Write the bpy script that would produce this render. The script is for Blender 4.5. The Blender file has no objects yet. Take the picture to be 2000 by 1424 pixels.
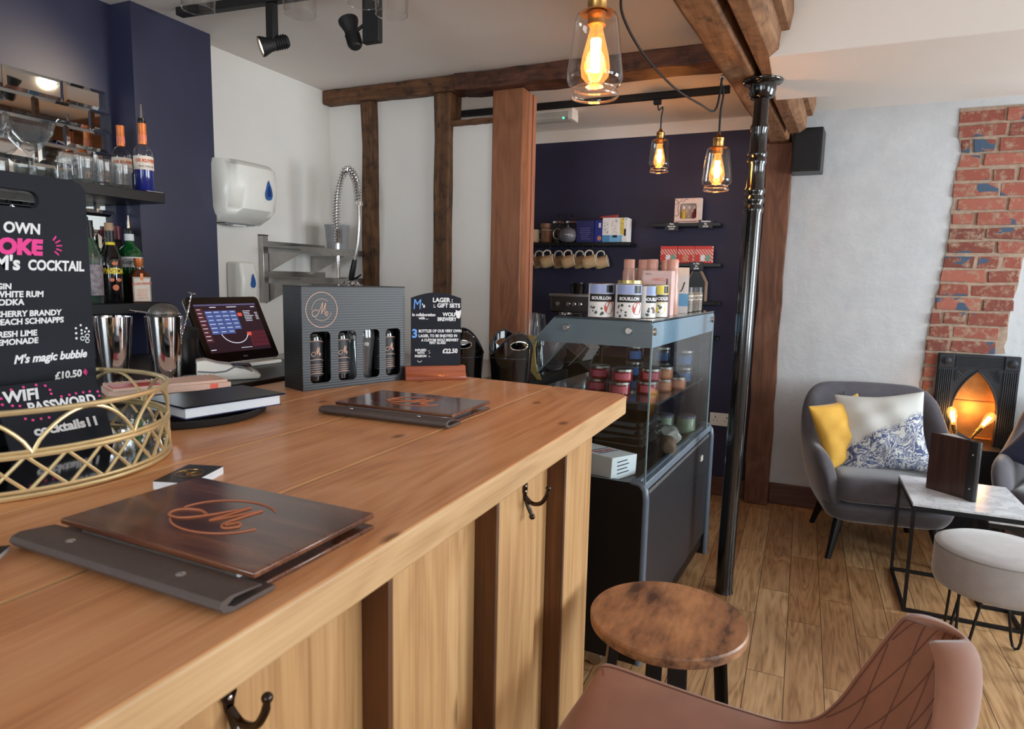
import bpy, bmesh, math, random
from mathutils import Vector, Matrix
R = random.Random(7)
SC = bpy.context.scene
COL = SC.collection
PI = math.pi
rad = math.radians

# ------------------------------------------------------------------ camera
cam_d = bpy.data.cameras.new('camera'); cam = bpy.data.objects.new('camera', cam_d); COL.objects.link(cam)
cam_d.sensor_fit = 'HORIZONTAL'; cam_d.sensor_width = 36.0; cam_d.lens = 36.0*1284.83/2000.0
cam_d.clip_start = 0.02
yaw, pit, rol = rad(-23.78609), rad(7.30929), rad(1.19343)
fwd = Vector((math.sin(yaw)*math.cos(pit), math.cos(yaw)*math.cos(pit), -math.sin(pit)))
rgt = Vector((math.cos(yaw), -math.sin(yaw), 0)); upv = rgt.cross(fwd)
r2 = rgt*math.cos(rol)+upv*math.sin(rol); u2 = -rgt*math.sin(rol)+upv*math.cos(rol)
cam.matrix_world = Matrix(((r2.x,u2.x,-fwd.x,0),(r2.y,u2.y,-fwd.y,0),(r2.z,u2.z,-fwd.z,1.40),(0,0,0,1)))
cam_d.dof.use_dof = True; cam_d.dof.focus_distance = 2.6; cam_d.dof.aperture_fstop = 10.0
SC.camera = cam
# ------------------------------------------------------------------ view, world, daylight
SC.view_settings.view_transform = 'Standard'; SC.view_settings.look = 'None'
SC.view_settings.gamma = 1.0; SC.view_settings.use_curve_mapping = False
SC.view_settings.exposure = 0.10
w = bpy.data.worlds.new('world'); SC.world = w; w.use_nodes = True
bg = w.node_tree.nodes['Background']; bg.inputs['Color'].default_value = (0.62, 0.75, 1.0, 1); bg.inputs['Strength'].default_value = 0.6

def area(name, loc, target, sx, sy, power, col):
    l = bpy.data.lights.new(name, 'AREA'); l.shape = 'RECTANGLE'; l.size = sx; l.size_y = sy
    l.energy = power; l.color = col
    o = bpy.data.objects.new(name, l); COL.objects.link(o); o.location = loc
    d = Vector(target)-Vector(loc); o.rotation_euler = d.to_track_quat('-Z','Y').to_euler(); return o
DAY = (0.86, 0.94, 1.0)
# daylight standing in the four real window openings (right-hand wall and street front)
area('daylight_side_far', (3.28, 3.35, 1.45), (0, 3.3, 1.1), 1.5, 1.3, 150, DAY)
area('daylight_side_near', (3.28, 0.9, 1.45), (0, 0.9, 1.1), 1.7, 1.3, 85, DAY)
area('daylight_front_right', (1.5, -2.78, 1.5), (1.3, 0, 1.2), 1.8, 1.4, 25, DAY)
area('daylight_front_left', (-1.0, -2.78, 1.5), (-1.0, 0, 1.2), 1.5, 1.4, 95, DAY)

# ------------------------------------------------------------------ helpers
def lin(v):
    v /= 255.0
    return v/12.92 if v <= 0.04045 else ((v+0.055)/1.055)**2.4
def rgb(r, g, b): return (lin(r), lin(g), lin(b), 1)
MATS = {}
def base_mat(name):
    m = bpy.data.materials.new(name); m.use_nodes = True
    nt = m.node_tree; p = nt.nodes['Principled BSDF']; MATS[name] = m
    return m, nt, p
def N(nt, t, **kw):
    n = nt.nodes.new(t)
    for k, v in kw.items():
        if k in n.inputs: n.inputs[k].default_value = v
        else: setattr(n, k, v)
    return n
def coords(nt, scale=(1,1,1), rot=(0,0,0), loc=(0,0,0), gen='Object'):
    tc = N(nt, 'ShaderNodeTexCoord'); mp = N(nt, 'ShaderNodeMapping')
    mp.inputs['Scale'].default_value = scale; mp.inputs['Rotation'].default_value = rot; mp.inputs['Location'].default_value = loc
    nt.links.new(tc.outputs[gen], mp.inputs['Vector']); return mp.outputs['Vector']
def ramp(nt, fac, stops):
    r = N(nt, 'ShaderNodeValToRGB'); e = r.color_ramp.elements
    e[0].position, e[0].color = stops[0]; e[1].position, e[1].color = stops[-1]
    for s in stops[1:-1]:
        q = e.new(s[0]); q.color = s[1]
    nt.links.new(fac, r.inputs['Fac']); return r.outputs['Color']
def mixc(nt, fac, a, b, blend='MIX'):
    n = N(nt, 'ShaderNodeMix', data_type='RGBA', blend_type=blend)
    for s, v in ((0, fac), (6, a), (7, b)):
        if hasattr(v, 'links') or hasattr(v, 'is_linked'): nt.links.new(v, n.inputs[s])
        else: n.inputs[s].default_value = v
    return n.outputs[2]
def bump(nt, p, h, strength=0.3, dist=0.002):
    b = N(nt, 'ShaderNodeBump'); b.inputs['Strength'].default_value = strength; b.inputs['Distance'].default_value = dist
    nt.links.new(h, b.inputs['Height']); nt.links.new(b.outputs['Normal'], p.inputs['Normal'])
def plain(name, c, rough=0.5, metal=0.0, var=0.06, nscale=30.0, bmp=0.0, coat=0.0, spec=0.5, sheen=0.0):
    m, nt, p = base_mat(name)
    v = coords(nt); nz = N(nt, 'ShaderNodeTexNoise'); nz.inputs['Scale'].default_value = nscale; nz.inputs['Detail'].default_value = 4
    nt.links.new(v, nz.inputs['Vector'])
    a = tuple(x*(1-var) for x in c[:3])+(1,); b = tuple(min(1, x*(1+var)) for x in c[:3])+(1,)
    nt.links.new(ramp(nt, nz.outputs['Fac'], [(0.3, a), (0.7, b)]), p.inputs['Base Color'])
    p.inputs['Roughness'].default_value = rough; p.inputs['Metallic'].default_value = metal
    p.inputs['Specular IOR Level'].default_value = spec
    if coat: p.inputs['Coat Weight'].default_value = coat; p.inputs['Coat Roughness'].default_value = 0.08
    if sheen: p.inputs['Sheen Weight'].default_value = sheen; p.inputs['Sheen Roughness'].default_value = 0.4
    if bmp: bump(nt, p, nz.outputs['Fac'], bmp)
    return m
def wood(name, dark, mid, light, axis=1, fine=60.0, rough=0.45, knots=0.0, coat=0.0, seed=0.0, big=5.0, bmp=0.15, rings=0.16, blotch=0.0):
    """long-grain timber: noise stretched along one object axis, growth-ring bands, optional knots"""
    m, nt, p = base_mat(name)
    sc = [1, 1, 1]; sc[axis] = 0.06
    v = coords(nt, tuple(sc), loc=(seed, seed*1.7, seed*0.6))
    n1 = N(nt, 'ShaderNodeTexNoise'); n1.inputs['Scale'].default_value = fine; n1.inputs['Detail'].default_value = 5; n1.inputs['Distortion'].default_value = 0.6
    nt.links.new(v, n1.inputs['Vector'])
    sc2 = [1, 1, 1]; sc2[axis] = 0.22
    v2 = coords(nt, tuple(sc2), loc=(seed*2, seed, seed))
    n2 = N(nt, 'ShaderNodeTexNoise'); n2.inputs['Scale'].default_value = big; n2.inputs['Detail'].default_value = 2; n2.inputs['Distortion'].default_value = 0.9
    nt.links.new(v2, n2.inputs['Vector'])
    mul = N(nt, 'ShaderNodeMath', operation='MULTIPLY'); mul.inputs[1].default_value = 14.0; nt.links.new(n2.outputs['Fac'], mul.inputs[0])
    fr = N(nt, 'ShaderNodeMath', operation='PINGPONG'); fr.inputs[1].default_value = 1.0; nt.links.new(mul.outputs[0], fr.inputs[0])
    ad = N(nt, 'ShaderNodeMath', operation='MULTIPLY_ADD'); ad.inputs[1].default_value = rings
    nt.links.new(fr.outputs[0], ad.inputs[0])
    sc4 = [1, 1, 1]; sc4[axis] = 0.025
    v4 = coords(nt, tuple(sc4), loc=(seed, 0, seed)); n4 = N(nt, 'ShaderNodeTexNoise'); n4.inputs['Scale'].default_value = fine*5; n4.inputs['Detail'].default_value = 3; nt.links.new(v4, n4.inputs['Vector'])
    mx4 = N(nt, 'ShaderNodeMix', data_type='FLOAT'); mx4.inputs[0].default_value = 0.45; nt.links.new(n1.outputs['Fac'], mx4.inputs[2]); nt.links.new(n4.outputs['Fac'], mx4.inputs[3])
    m2 = N(nt, 'ShaderNodeMath', operation='MULTIPLY_ADD'); m2.inputs[1].default_value = 0.85; m2.inputs[2].default_value = 0.075-rings*0.5; nt.links.new(mx4.outputs[0], m2.inputs[0])
    nt.links.new(m2.outputs[0], ad.inputs[2])
    c = ramp(nt, ad.outputs[0], [(0.25, dark), (0.5, mid), (0.75, light)])
    if blotch:
        v5 = coords(nt, loc=(seed, 2, 1)); n5 = N(nt, 'ShaderNodeTexNoise'); n5.inputs['Scale'].default_value = 16; n5.inputs['Detail'].default_value = 6; n5.inputs['Roughness'].default_value = 0.7; nt.links.new(v5, n5.inputs['Vector'])
        c = mixc(nt, blotch, c, ramp(nt, n5.outputs['Fac'], [(0.36, (0.22,0.18,0.15,1)), (0.50, (0.85,0.8,0.75,1)), (0.66, (1,1,1,1))]), 'MULTIPLY')
    if knots:
        sc3 = [1, 1, 1]; sc3[axis] = 0.55
        v3 = coords(nt, tuple(sc3), loc=(seed+3, seed, 0))
        sx = N(nt, 'ShaderNodeSeparateXYZ'); nt.links.new(v3, sx.inputs[0]); su_ = N(nt, 'ShaderNodeMath', operation='ADD'); cx = N(nt, 'ShaderNodeCombineXYZ')
        ot = [q for q in range(3) if q != axis]; nt.links.new(sx.outputs[ot[0]], su_.inputs[0]); nt.links.new(sx.outputs[ot[1]], su_.inputs[1])
        nt.links.new(su_.outputs[0], cx.inputs[0]); nt.links.new(sx.outputs[axis], cx.inputs[1])
        vo = N(nt, 'ShaderNodeTexVoronoi', voronoi_dimensions='2D'); vo.inputs['Scale'].default_value = knots*1.6; nt.links.new(cx.outputs[0], vo.inputs['Vector'])
        k = ramp(nt, vo.outputs['Distance'], [(0.02, (0.8,0.8,0.8,1)), (0.055, (0,0,0,1))])
        c = mixc(nt, k, c, tuple(x*0.35 for x in dark[:3])+(1,))
    nt.links.new(c, p.inputs['Base Color']); p.inputs['Roughness'].default_value = rough
    if coat: p.inputs['Coat Weight'].default_value = coat; p.inputs['Coat Roughness'].default_value = 0.12
    if bmp: bump(nt, p, n1.outputs['Fac'], bmp, 0.001)
    return m
def thin_glass(name, tint=(1,1,1), rough=0.02, refl=1.0, body=0.0, bodycol=(1,1,1), halo=None):
    """thin-walled glass: see-through, mirror-like towards grazing angles"""
    m = bpy.data.materials.new(name); m.use_nodes = True; nt = m.node_tree; nt.nodes.clear(); MATS[name] = m
    out = N(nt, 'ShaderNodeOutputMaterial'); tr = N(nt, 'ShaderNodeBsdfTransparent'); tr.inputs['Color'].default_value = tuple(tint)+(1,)
    gl = N(nt, 'ShaderNodeBsdfGlossy'); gl.inputs['Roughness'].default_value = rough
    lw = N(nt, 'ShaderNodeLayerWeight'); pw = N(nt, 'ShaderNodeMath', operation='POWER'); pw.inputs[1].default_value = 4.0
    nt.links.new(lw.outputs['Facing'], pw.inputs[0])
    mu = N(nt, 'ShaderNodeMath', operation='MULTIPLY_ADD'); mu.inputs[1].default_value = 0.55*refl; mu.inputs[2].default_value = 0.035*refl; mu.use_clamp = True
    nt.links.new(pw.outputs[0], mu.inputs[0])
    mx = N(nt, 'ShaderNodeMixShader'); nt.links.new(mu.outputs[0], mx.inputs[0]); nt.links.new(tr.outputs[0], mx.inputs[1]); nt.links.new(gl.outputs[0], mx.inputs[2])
    last = mx
    if body:
        df = N(nt, 'ShaderNodeBsdfDiffuse'); df.inputs['Color'].default_value = tuple(bodycol)+(1,)
        m3 = N(nt, 'ShaderNodeMixShader'); m3.inputs[0].default_value = body
        nt.links.new(mx.outputs[0], m3.inputs[1]); nt.links.new(df.outputs[0], m3.inputs[2]); last = m3
    if halo:      # a lit lamp's own coated envelope
        em = N(nt, 'ShaderNodeEmission'); em.inputs['Color'].default_value = tuple(halo[:3])+(1,); em.inputs['Strength'].default_value = halo[3]
        ad = N(nt, 'ShaderNodeAddShader'); nt.links.new(last.outputs[0], ad.inputs[0]); nt.links.new(em.outputs[0], ad.inputs[1]); last = ad
    nt.links.new(last.outputs[0], out.inputs['Surface']); return m
def glow(name, c, strength):
    m, nt, p = base_mat(name)
    p.inputs['Base Color'].default_value = tuple(c)+(1,); p.inputs['Emission Color'].default_value = tuple(c)+(1,); p.inputs['Emission Strength'].default_value = strength
    return m

# ------------------------------------------------------------------ mesh builder
class MB:
    def __init__(s): s.bm = bmesh.new(); s.M = Matrix.Identity(4)
    def v(s, p): return s.bm.verts.new(s.M @ Vector(p))
    def f(s, vs):
        try: return s.bm.faces.new(vs)
        except ValueError: return None
    def box(s, x0, y0, z0, x1, y1, z1, M=None):
        k = s.M; s.M = k @ M if M is not None else k
        p = [s.v(q) for q in ((x0,y0,z0),(x1,y0,z0),(x1,y1,z0),(x0,y1,z0),(x0,y0,z1),(x1,y0,z1),(x1,y1,z1),(x0,y1,z1))]
        for q in ((3,2,1,0),(4,5,6,7),(0,1,5,4),(1,2,6,5),(2,3,7,6),(3,0,4,7)): s.f([p[i] for i in q])
        s.M = k; return s
    def cbox(s, c, d, M=None): return s.box(c[0]-d[0]/2, c[1]-d[1]/2, c[2]-d[2]/2, c[0]+d[0]/2, c[1]+d[1]/2, c[2]+d[2]/2, M)
    def prism(s, poly, a, b, ax='z'):
        """closed 2-D outline pushed from a to b along an axis (x: outline in yz, y: in xz, z: in xy)"""
        def P(u, v, t): return {'z': (u, v, t), 'y': (u, t, v), 'x': (t, u, v)}[ax]
        A = [s.v(P(u, v, a)) for u, v in poly]; B = [s.v(P(u, v, b)) for u, v in poly]
        n = len(poly); s.f(A[::-1]); s.f(B)
        for i in range(n): s.f([A[i], A[(i+1) % n], B[(i+1) % n], B[i]])
        return s
    def loft(s, rings, closed=True, cap=True):
        V = [[s.v(p) for p in r] for r in rings]; n = len(V[0])
        for a, b in zip(V, V[1:]):
            for i in range(n if closed else n-1): s.f([a[i], a[(i+1) % n], b[(i+1) % n], b[i]])
        if cap: s.f(V[0][::-1]); s.f(V[-1])
        return s
    def lathe(s, prof, c=(0,0,0), seg=32, cap=True, M=None, ribs=0, ramp_=0.0):
        k = s.M; s.M = k @ M if M is not None else k
        V = []
        for r, z in prof:
            if r < 1e-5: V.append([s.v((c[0], c[1], c[2]+z))])
            else:
                row = []
                for i in range(seg):
                    rr = r*(1+ramp_*math.cos(ribs*2*PI*i/seg)) if ribs else r
                    row.append(s.v((c[0]+rr*math.cos(2*PI*i/seg), c[1]+rr*math.sin(2*PI*i/seg), c[2]+z)))
                V.append(row)
        for a, b in zip(V, V[1:]):
            for i in range(seg):
                j = (i+1) % seg
                if len(a) == 1 and len(b) == 1: continue
                if len(a) == 1: s.f([a[0], b[i], b[j]][::-1])
                elif len(b) == 1: s.f([a[i], a[j], b[0]])
                else: s.f([a[i], a[j], b[j], b[i]])
        if cap:
            if len(V[0]) > 1: s.f(V[0][::-1])
            if len(V[-1]) > 1: s.f(V[-1])
        s.M = k; return s
    def tube(s, pts, r, seg=10, closed=False, cap=True):
        pts = [Vector(p) for p in pts]; n = len(pts); rr = r if hasattr(r, '__len__') else [r]*n
        rings = []; up = None
        for i, p in enumerate(pts):
            a = pts[i-1] if (i > 0 or closed) else p; b = pts[(i+1) % n] if (i < n-1 or closed) else p
            t = (b-a).normalized() if (b-a).length > 1e-9 else Vector((0,0,1))
            if up is None: up = t.orthogonal().normalized()
            up = (up-t*up.dot(t)); up = up.normalized() if up.length > 1e-6 else t.orthogonal().normalized()
            q = t.cross(up)
            rings.append([tuple(p+(up*math.cos(2*PI*k/seg)+q*math.sin(2*PI*k/seg))*rr[i]) for k in range(seg)])
        V = [[s.v(p) for p in g] for g in rings]
        for i in range(n if closed else n-1):
            a, b = V[i], V[(i+1) % n]
            for k in range(seg): s.f([a[k], a[(k+1) % seg], b[(k+1) % seg], b[k]])
        if cap and not closed: s.f(V[0][::-1]); s.f(V[-1])
        return s
    def bar(s, a, b, r, seg=12, r1=None): return s.tube([a, b], [r, r if r1 is None else r1], seg)
    def ball(s, c, r, seg=16, rings=10, sq=(1,1,1)):
        k = s.M; s.M = k @ Matrix.Translation(c) @ Matrix.Diagonal((sq[0], sq[1], sq[2], 1))
        prof = [(r*math.sin(PI*i/rings) if 0 < i < rings else 0, -r*math.cos(PI*i/rings)) for i in range(rings+1)]
        s.lathe(prof, seg=seg, cap=False); s.M = k; return s
    def surf(s, fn, nu, nv, cu=False):
        V = [[s.v(fn(i/(nu if cu else nu-1), j/(nv-1))) for i in range(nu)] for j in range(nv)]
        for a, b in zip(V, V[1:]):
            for i in range(nu if cu else nu-1): s.f([a[i], a[(i+1) % nu], b[(i+1) % nu], b[i]])
        return s
    def mesh(s, me):
        t = bmesh.new(); t.from_mesh(me); mp = {}
        for v in t.verts: mp[v.index] = s.v(v.co)
        for f in t.faces: s.f([mp[v.index] for v in f.verts])
        t.free(); bpy.data.meshes.remove(me); return s
    def build(s, name, mat=None, parent=None, smooth=True, bevel=0.0, seg=2, loc=None, rz=None, angle=40, sub=0, solid=0.0, off=0.0):
        bmesh.ops.recalc_face_normals(s.bm, faces=s.bm.faces)
        me = bpy.data.meshes.new(name); s.bm.to_mesh(me); s.bm.free()
        o = bpy.data.objects.new(name, me); COL.objects.link(o)
        if mat is not None:
            for mm in (mat if isinstance(mat, (list, tuple)) else [mat]): me.materials.append(mm)
        if parent is not None: o.parent = parent
        if loc: o.location = loc
        if rz: o.rotation_euler.z = rz
        if smooth:
            for p in me.polygons: p.use_smooth = True
            try: me.set_sharp_from_angle(angle=rad(angle))
            except Exception: pass
        if solid:
            md = o.modifiers.new('thickness', 'SOLIDIFY'); md.thickness = solid; md.offset = off
        if bevel:
            md = o.modifiers.new('bevel', 'BEVEL'); md.width = bevel; md.segments = seg; md.limit_method = 'ANGLE'; md.angle_limit = rad(35)
        if sub:
            md = o.modifiers.new('round', 'SUBSURF'); md.levels = sub; md.render_levels = sub
        return o
def box(name, mat, a, b, parent=None, bevel=0.0, seg=2, **kw):
    return MB().box(a[0], a[1], a[2], b[0], b[1], b[2]).build(name, mat, parent, bevel=bevel, seg=seg, **kw)
def tag(o, label=None, cat=None, group=None, kind=None):
    if label: o['label'] = label
    if cat: o['category'] = cat
    if group: o['group'] = group
    if kind: o['kind'] = kind
    return o
def thing(name, label, cat, loc=(0,0,0), rz=0.0, group=None):
    o = bpy.data.objects.new(name, None); COL.objects.link(o); o.empty_display_size = 0.05
    o.location = loc; o.rotation_euler.z = rz; return tag(o, label, cat, group)
def dup(root, loc, rz=0.0, label=None, group=None, scale=None):
    def cp(o, par):
        c = o.copy(); COL.objects.link(c)
        if par is not None: c.parent = par
        for ch in list(o.children): cp(ch, c)
        return c
    r = cp(root, None); r.location = loc; r.rotation_euler.z = rz
    if label: r['label'] = label
    if group: r['group'] = group
    if scale: r.scale = (scale,)*3
    return r
def struct(o): o['kind'] = 'structure'; return o
def rrect(x0, z0, x1, z1, r, n=6):
    out = []
    for cx, cz, a in ((x1-r, z1-r, 0), (x0+r, z1-r, 90), (x0+r, z0+r, 180), (x1-r, z0+r, 270)):
        for i in range(n+1):
            t = rad(a+90*i/n); out.append((cx+r*math.cos(t), cz+r*math.sin(t)))
    return out
def ring(cx, cz, r, n=40): return [(cx+r*math.cos(2*PI*i/n), cz+r*math.sin(2*PI*i/n)) for i in range(n)]
def plate(outer, holes, thick):
    """flat board outline with real holes; returns MB in the xz plane, front face at y=0, back at y=thick"""
    cu = bpy.data.curves.new('plate_outline', 'CURVE'); cu.dimensions = '2D'; cu.fill_mode = 'BOTH'; cu.extrude = thick/2
    for pl in [outer]+list(holes):
        sp = cu.splines.new('POLY'); sp.points.add(len(pl)-1); sp.use_cyclic_u = True
        for p, q in zip(sp.points, pl): p.co = (q[0], q[1], 0, 1)
    ob = bpy.data.objects.new('plate_outline', cu); me = bpy.data.meshes.new_from_object(ob)
    bpy.data.objects.remove(ob); bpy.data.curves.remove(cu)
    m = MB(); m.M = Matrix.Translation((0, thick/2, 0)) @ Matrix.Rotation(PI/2, 4, 'X'); m.mesh(me); m.M = Matrix.Identity(4)
    bmesh.ops.remove_doubles(m.bm, verts=m.bm.verts, dist=1e-6)
    return m
def letters(m, body, x, z, cap, align='L', shear=0.0, bold=0.0, y=-0.0006, rot=0.0, wid=1.0, M=None):
    """write one line into MB m on the xz plane (reads from -y)"""
    cu = bpy.data.curves.new('letters', 'FONT'); cu.body = body; cu.size = cap/0.69
    cu.align_x = {'L': 'LEFT', 'R': 'RIGHT', 'C': 'CENTER'}[align]; cu.shear = shear; cu.offset = bold*cap; cu.extrude = 0.0003; cu.resolution_u = 3
    ob = bpy.data.objects.new('letters', cu); me = bpy.data.meshes.new_from_object(ob)
    bpy.data.objects.remove(ob); bpy.data.curves.remove(cu)
    k = m.M
    m.M = k @ (M if M is not None else Matrix.Identity(4)) @ Matrix.Translation((x, y, z)) @ Matrix.Rotation(PI/2, 4, 'X') @ Matrix.Rotation(rot, 4, 'Z') @ Matrix.Diagonal((wid, 1, 1, 1))
    m.mesh(me); m.M = k; return m
def smooth_path(pts, n=6):
    P = [Vector(p) for p in pts]; out = []
    for i in range(len(P)-1):
        a = P[max(i-1, 0)]; b = P[i]; c = P[i+1]; d = P[min(i+2, len(P)-1)]
        for k in range(n):
            t = k/n
            out.append(0.5*((2*b)+(c-a)*t+(2*a-5*b+4*c-d)*t*t+(3*b-a-3*c+d)*t**3))
    out.append(P[-1]); return out
def stroke(m, pts, r, y=-0.0005, n=6):
    return m.tube([(p[0], y, p[1]) for p in smooth_path([(q[0], q[1], 0) for q in pts], n)], r, 6)
M_STROKES = [[(-0.22,-0.06),(-0.40,0.0),(-0.60,-0.12),(-0.58,-0.32),(-0.38,-0.36),(-0.20,-0.16),(-0.02,0.22),(0.07,0.42)],
             [(0.07,0.42),(0.02,0.05),(-0.02,-0.22),(0.10,0.02),(0.26,0.40)],
             [(0.26,0.40),(0.21,0.05),(0.20,-0.24),(0.30,-0.34),(0.40,-0.22),(0.32,-0.10),(0.24,-0.26)]]
C_ARC = [(0.62*math.cos(rad(a)), 0.62*math.sin(rad(a))) for a in range(50, 185, 12)]
C_ARC2 = [(0.62*math.cos(rad(a))*1.02, 0.62*math.sin(rad(a))) for a in range(225, 350, 12)]
def emblem(m, cx, cz, s, r, outer=True, y=-0.0005, ex=1.0, arcs=True):
    """looping hand-drawn M inside a broken ring"""
    if outer: m.tube([(cx+s*ex*math.cos(2*PI*i/48), y, cz+s*math.sin(2*PI*i/48)) for i in range(48)], r, 6, closed=True)
    for st in M_STROKES+([C_ARC, C_ARC2] if arcs else []):
        stroke(m, [(cx+p[0]*s*ex, cz+p[1]*s) for p in st], r*(0.9 if st in M_STROKES else 0.6), y, 4)
    return m
def arc(c, r, a0, a1, n, plane='xz'):
    out = []
    for i in range(n+1):
        t = rad(a0+(a1-a0)*i/n); u, v = r*math.cos(t), r*math.sin(t)
        out.append({'xz': (c[0]+u, c[1], c[2]+v), 'xy': (c[0]+u, c[1]+v, c[2]), 'yz': (c[0], c[1]+u, c[2]+v)}[plane])
    return out
# ------------------------------------------------------------------ materials
mCeil = plain('ceiling_paint', rgb(226,219,212), 0.9, var=0.02, nscale=3)
mWhite = plain('white_wall_paint', rgb(232,228,222), 0.85, var=0.02, nscale=4)
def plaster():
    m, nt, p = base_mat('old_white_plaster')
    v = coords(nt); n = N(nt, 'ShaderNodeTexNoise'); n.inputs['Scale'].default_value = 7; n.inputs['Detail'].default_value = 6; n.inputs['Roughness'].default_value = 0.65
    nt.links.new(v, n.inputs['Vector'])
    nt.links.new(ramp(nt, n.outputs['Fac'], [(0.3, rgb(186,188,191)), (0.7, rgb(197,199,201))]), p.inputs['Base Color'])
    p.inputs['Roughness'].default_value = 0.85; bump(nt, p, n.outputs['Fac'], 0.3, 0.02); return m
mPlaster = plaster()
mNavy = plain('navy_wall_paint', rgb(43,44,70), 0.45, var=0.05, nscale=5, spec=0.5)
mNavyBack = plain('dark_navy_wall_paint', rgb(38,35,62), 0.6, var=0.05, nscale=5)
def floor_mat():
    m, nt, p = base_mat('oak_floor_boards')
    v = coords(nt, rot=(0, 0, PI/2), loc=(0.0, 0.101, 0))
    b = N(nt, 'ShaderNodeTexBrick'); b.offset = 0.37; b.offset_frequency = 2; b.squash = 1.0
    for k, x in (('Color1', (0,0,0,1)), ('Color2', (1,1,1,1)), ('Mortar', (0.5,0.5,0.5,1)), ('Scale', 1.0), ('Mortar Size', 0.0014), ('Mortar Smooth', 0.1), ('Brick Width', 0.72), ('Row Height', 0.1285)): b.inputs[k].default_value = x
    nt.links.new(v, b.inputs['Vector'])
    # shift the grain pattern from board to board
    tc = N(nt, 'ShaderNodeTexCoord'); sc = N(nt, 'ShaderNodeVectorMath', operation='MULTIPLY'); sc.inputs[1].default_value = (1, 0.10, 1)
    nt.links.new(tc.outputs['Object'], sc.inputs[0])
    sh = N(nt, 'ShaderNodeVectorMath', operation='MULTIPLY_ADD'); sh.inputs[1].default_value = (7, 13, 5)
    nt.links.new(b.outputs['Color'], sh.inputs[0]); nt.links.new(sc.outputs[0], sh.inputs[2])
    n1 = N(nt, 'ShaderNodeTexNoise'); n1.inputs['Scale'].default_value = 11; n1.inputs['Detail'].default_value = 2; n1.inputs['Distortion'].default_value = 1.2
    nt.links.new(sh.outputs[0], n1.inputs['Vector'])
    mu = N(nt, 'ShaderNodeMath', operation='MULTIPLY'); mu.inputs[1].default_value = 13; nt.links.new(n1.outputs['Fac'], mu.inputs[0])
    pp = N(nt, 'ShaderNodeMath', operation='PINGPONG'); pp.inputs[1].default_value = 1; nt.links.new(mu.outputs[0], pp.inputs[0])
    n2 = N(nt, 'ShaderNodeTexNoise'); n2.inputs['Scale'].default_value = 90; n2.inputs['Detail'].default_value = 4; nt.links.new(sh.outputs[0], n2.inputs['Vector'])
    ad = N(nt, 'ShaderNodeMath', operation='MULTIPLY_ADD'); ad.inputs[1].default_value = 0.35; nt.links.new(pp.outputs[0], ad.inputs[0])
    h = N(nt, 'ShaderNodeMath', operation='MULTIPLY'); h.inputs[1].default_value = 0.65; nt.links.new(n2.outputs['Fac'], h.inputs[0]); nt.links.new(h.outputs[0], ad.inputs[2])
    grain = ramp(nt, ad.outputs[0], [(0.2, rgb(138,104,72)), (0.42, rgb(178,142,104)), (0.7, rgb(198,164,126))])
    tint = ramp(nt, b.outputs['Color'], [(0.0, rgb(214,194,172)), (0.5, rgb(238,228,214)), (1.0, rgb(255,250,240))])
    c = mixc(nt, 1.0, grain, tint, 'MULTIPLY')
    c = mixc(nt, b.outputs['Fac'], c, rgb(70,48,30))
    nt.links.new(c, p.inputs['Base Color']); p.inputs['Roughness'].default_value = 0.42
    bump(nt, p, ad.outputs[0], 0.12, 0.001); return m
mFloor = floor_mat()
mPine = wood('varnished_pine', rgb(182,118,72), rgb(216,154,104), rgb(230,176,128), axis=1, fine=45, rough=0.42, knots=2.6, coat=0.15, big=4.5)
mPineEdge = wood('pale_pine_edge', rgb(176,136,92), rgb(202,162,116), rgb(214,178,132), axis=1, fine=50, rough=0.5)
mPineUp = wood('pine_upright', rgb(158,114,70), rgb(194,150,100), rgb(210,170,120), axis=2, fine=40, rough=0.5, knots=1.6, big=4)
mBatten = wood('dark_stained_batten', rgb(66,38,18), rgb(92,56,28), rgb(116,74,40), axis=2, fine=50, rough=0.55)
mOld = wood('old_oak_timber', rgb(52,32,16), rgb(98,66,38), rgb(134,94,58), axis=2, fine=38, rough=0.7, knots=3.2, big=6, bmp=0.5, blotch=0.8)
mOldX = wood('old_oak_rail', rgb(58,34,18), rgb(104,68,40), rgb(140,96,60), axis=0, fine=38, rough=0.7, knots=3.2, big=6, bmp=0.5, blotch=0.8)
mOldRed = wood('red_stained_beam', rgb(54,28,18), rgb(94,56,38), rgb(124,80,56), axis=0, fine=36, rough=0.6, knots=2.5, big=6, bmp=0.5, blotch=0.7)
mBeam = wood('weathered_beam', rgb(92,62,40), rgb(138,98,66), rgb(168,128,92), axis=1, fine=36, rough=0.7, knots=2.5, big=5, bmp=0.5, blotch=0.6)
mMahog = wood('reddish_post', rgb(112,66,40), rgb(144,90,58), rgb(164,108,74), axis=2, fine=50, rough=0.5, big=5)
mMahogL = wood('lighter_reddish_post', rgb(138,84,58), rgb(166,108,80), rgb(182,126,96), axis=2, fine=50, rough=0.5, big=5, seed=3)
mPostDark = wood('brown_wall_post', rgb(70,42,28), rgb(104,66,46), rgb(130,88,64), axis=2, fine=40, rough=0.6, big=5, bmp=0.4)
mSkirt = wood('brown_skirting', rgb(70,42,32), rgb(96,60,46), rgb(112,74,58), axis=0, fine=50, rough=0.5)
mIron = plain('black_gloss_iron', rgb(14,14,16), 0.16, var=0.2, nscale=14, bmp=0.25, coat=0.6)
mBlackMatt = plain('matt_black', rgb(18,18,20), 0.6, var=0.1)
mBlackSat = plain('satin_black', rgb(16,16,18), 0.36, var=0.08, spec=0.35)
mBlackGloss = plain('gloss_black', rgb(8,8,10), 0.08, var=0.1, coat=0.5)
mBlackSteel = plain('black_powder_steel', rgb(26,26,28), 0.45, metal=0.4)
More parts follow.
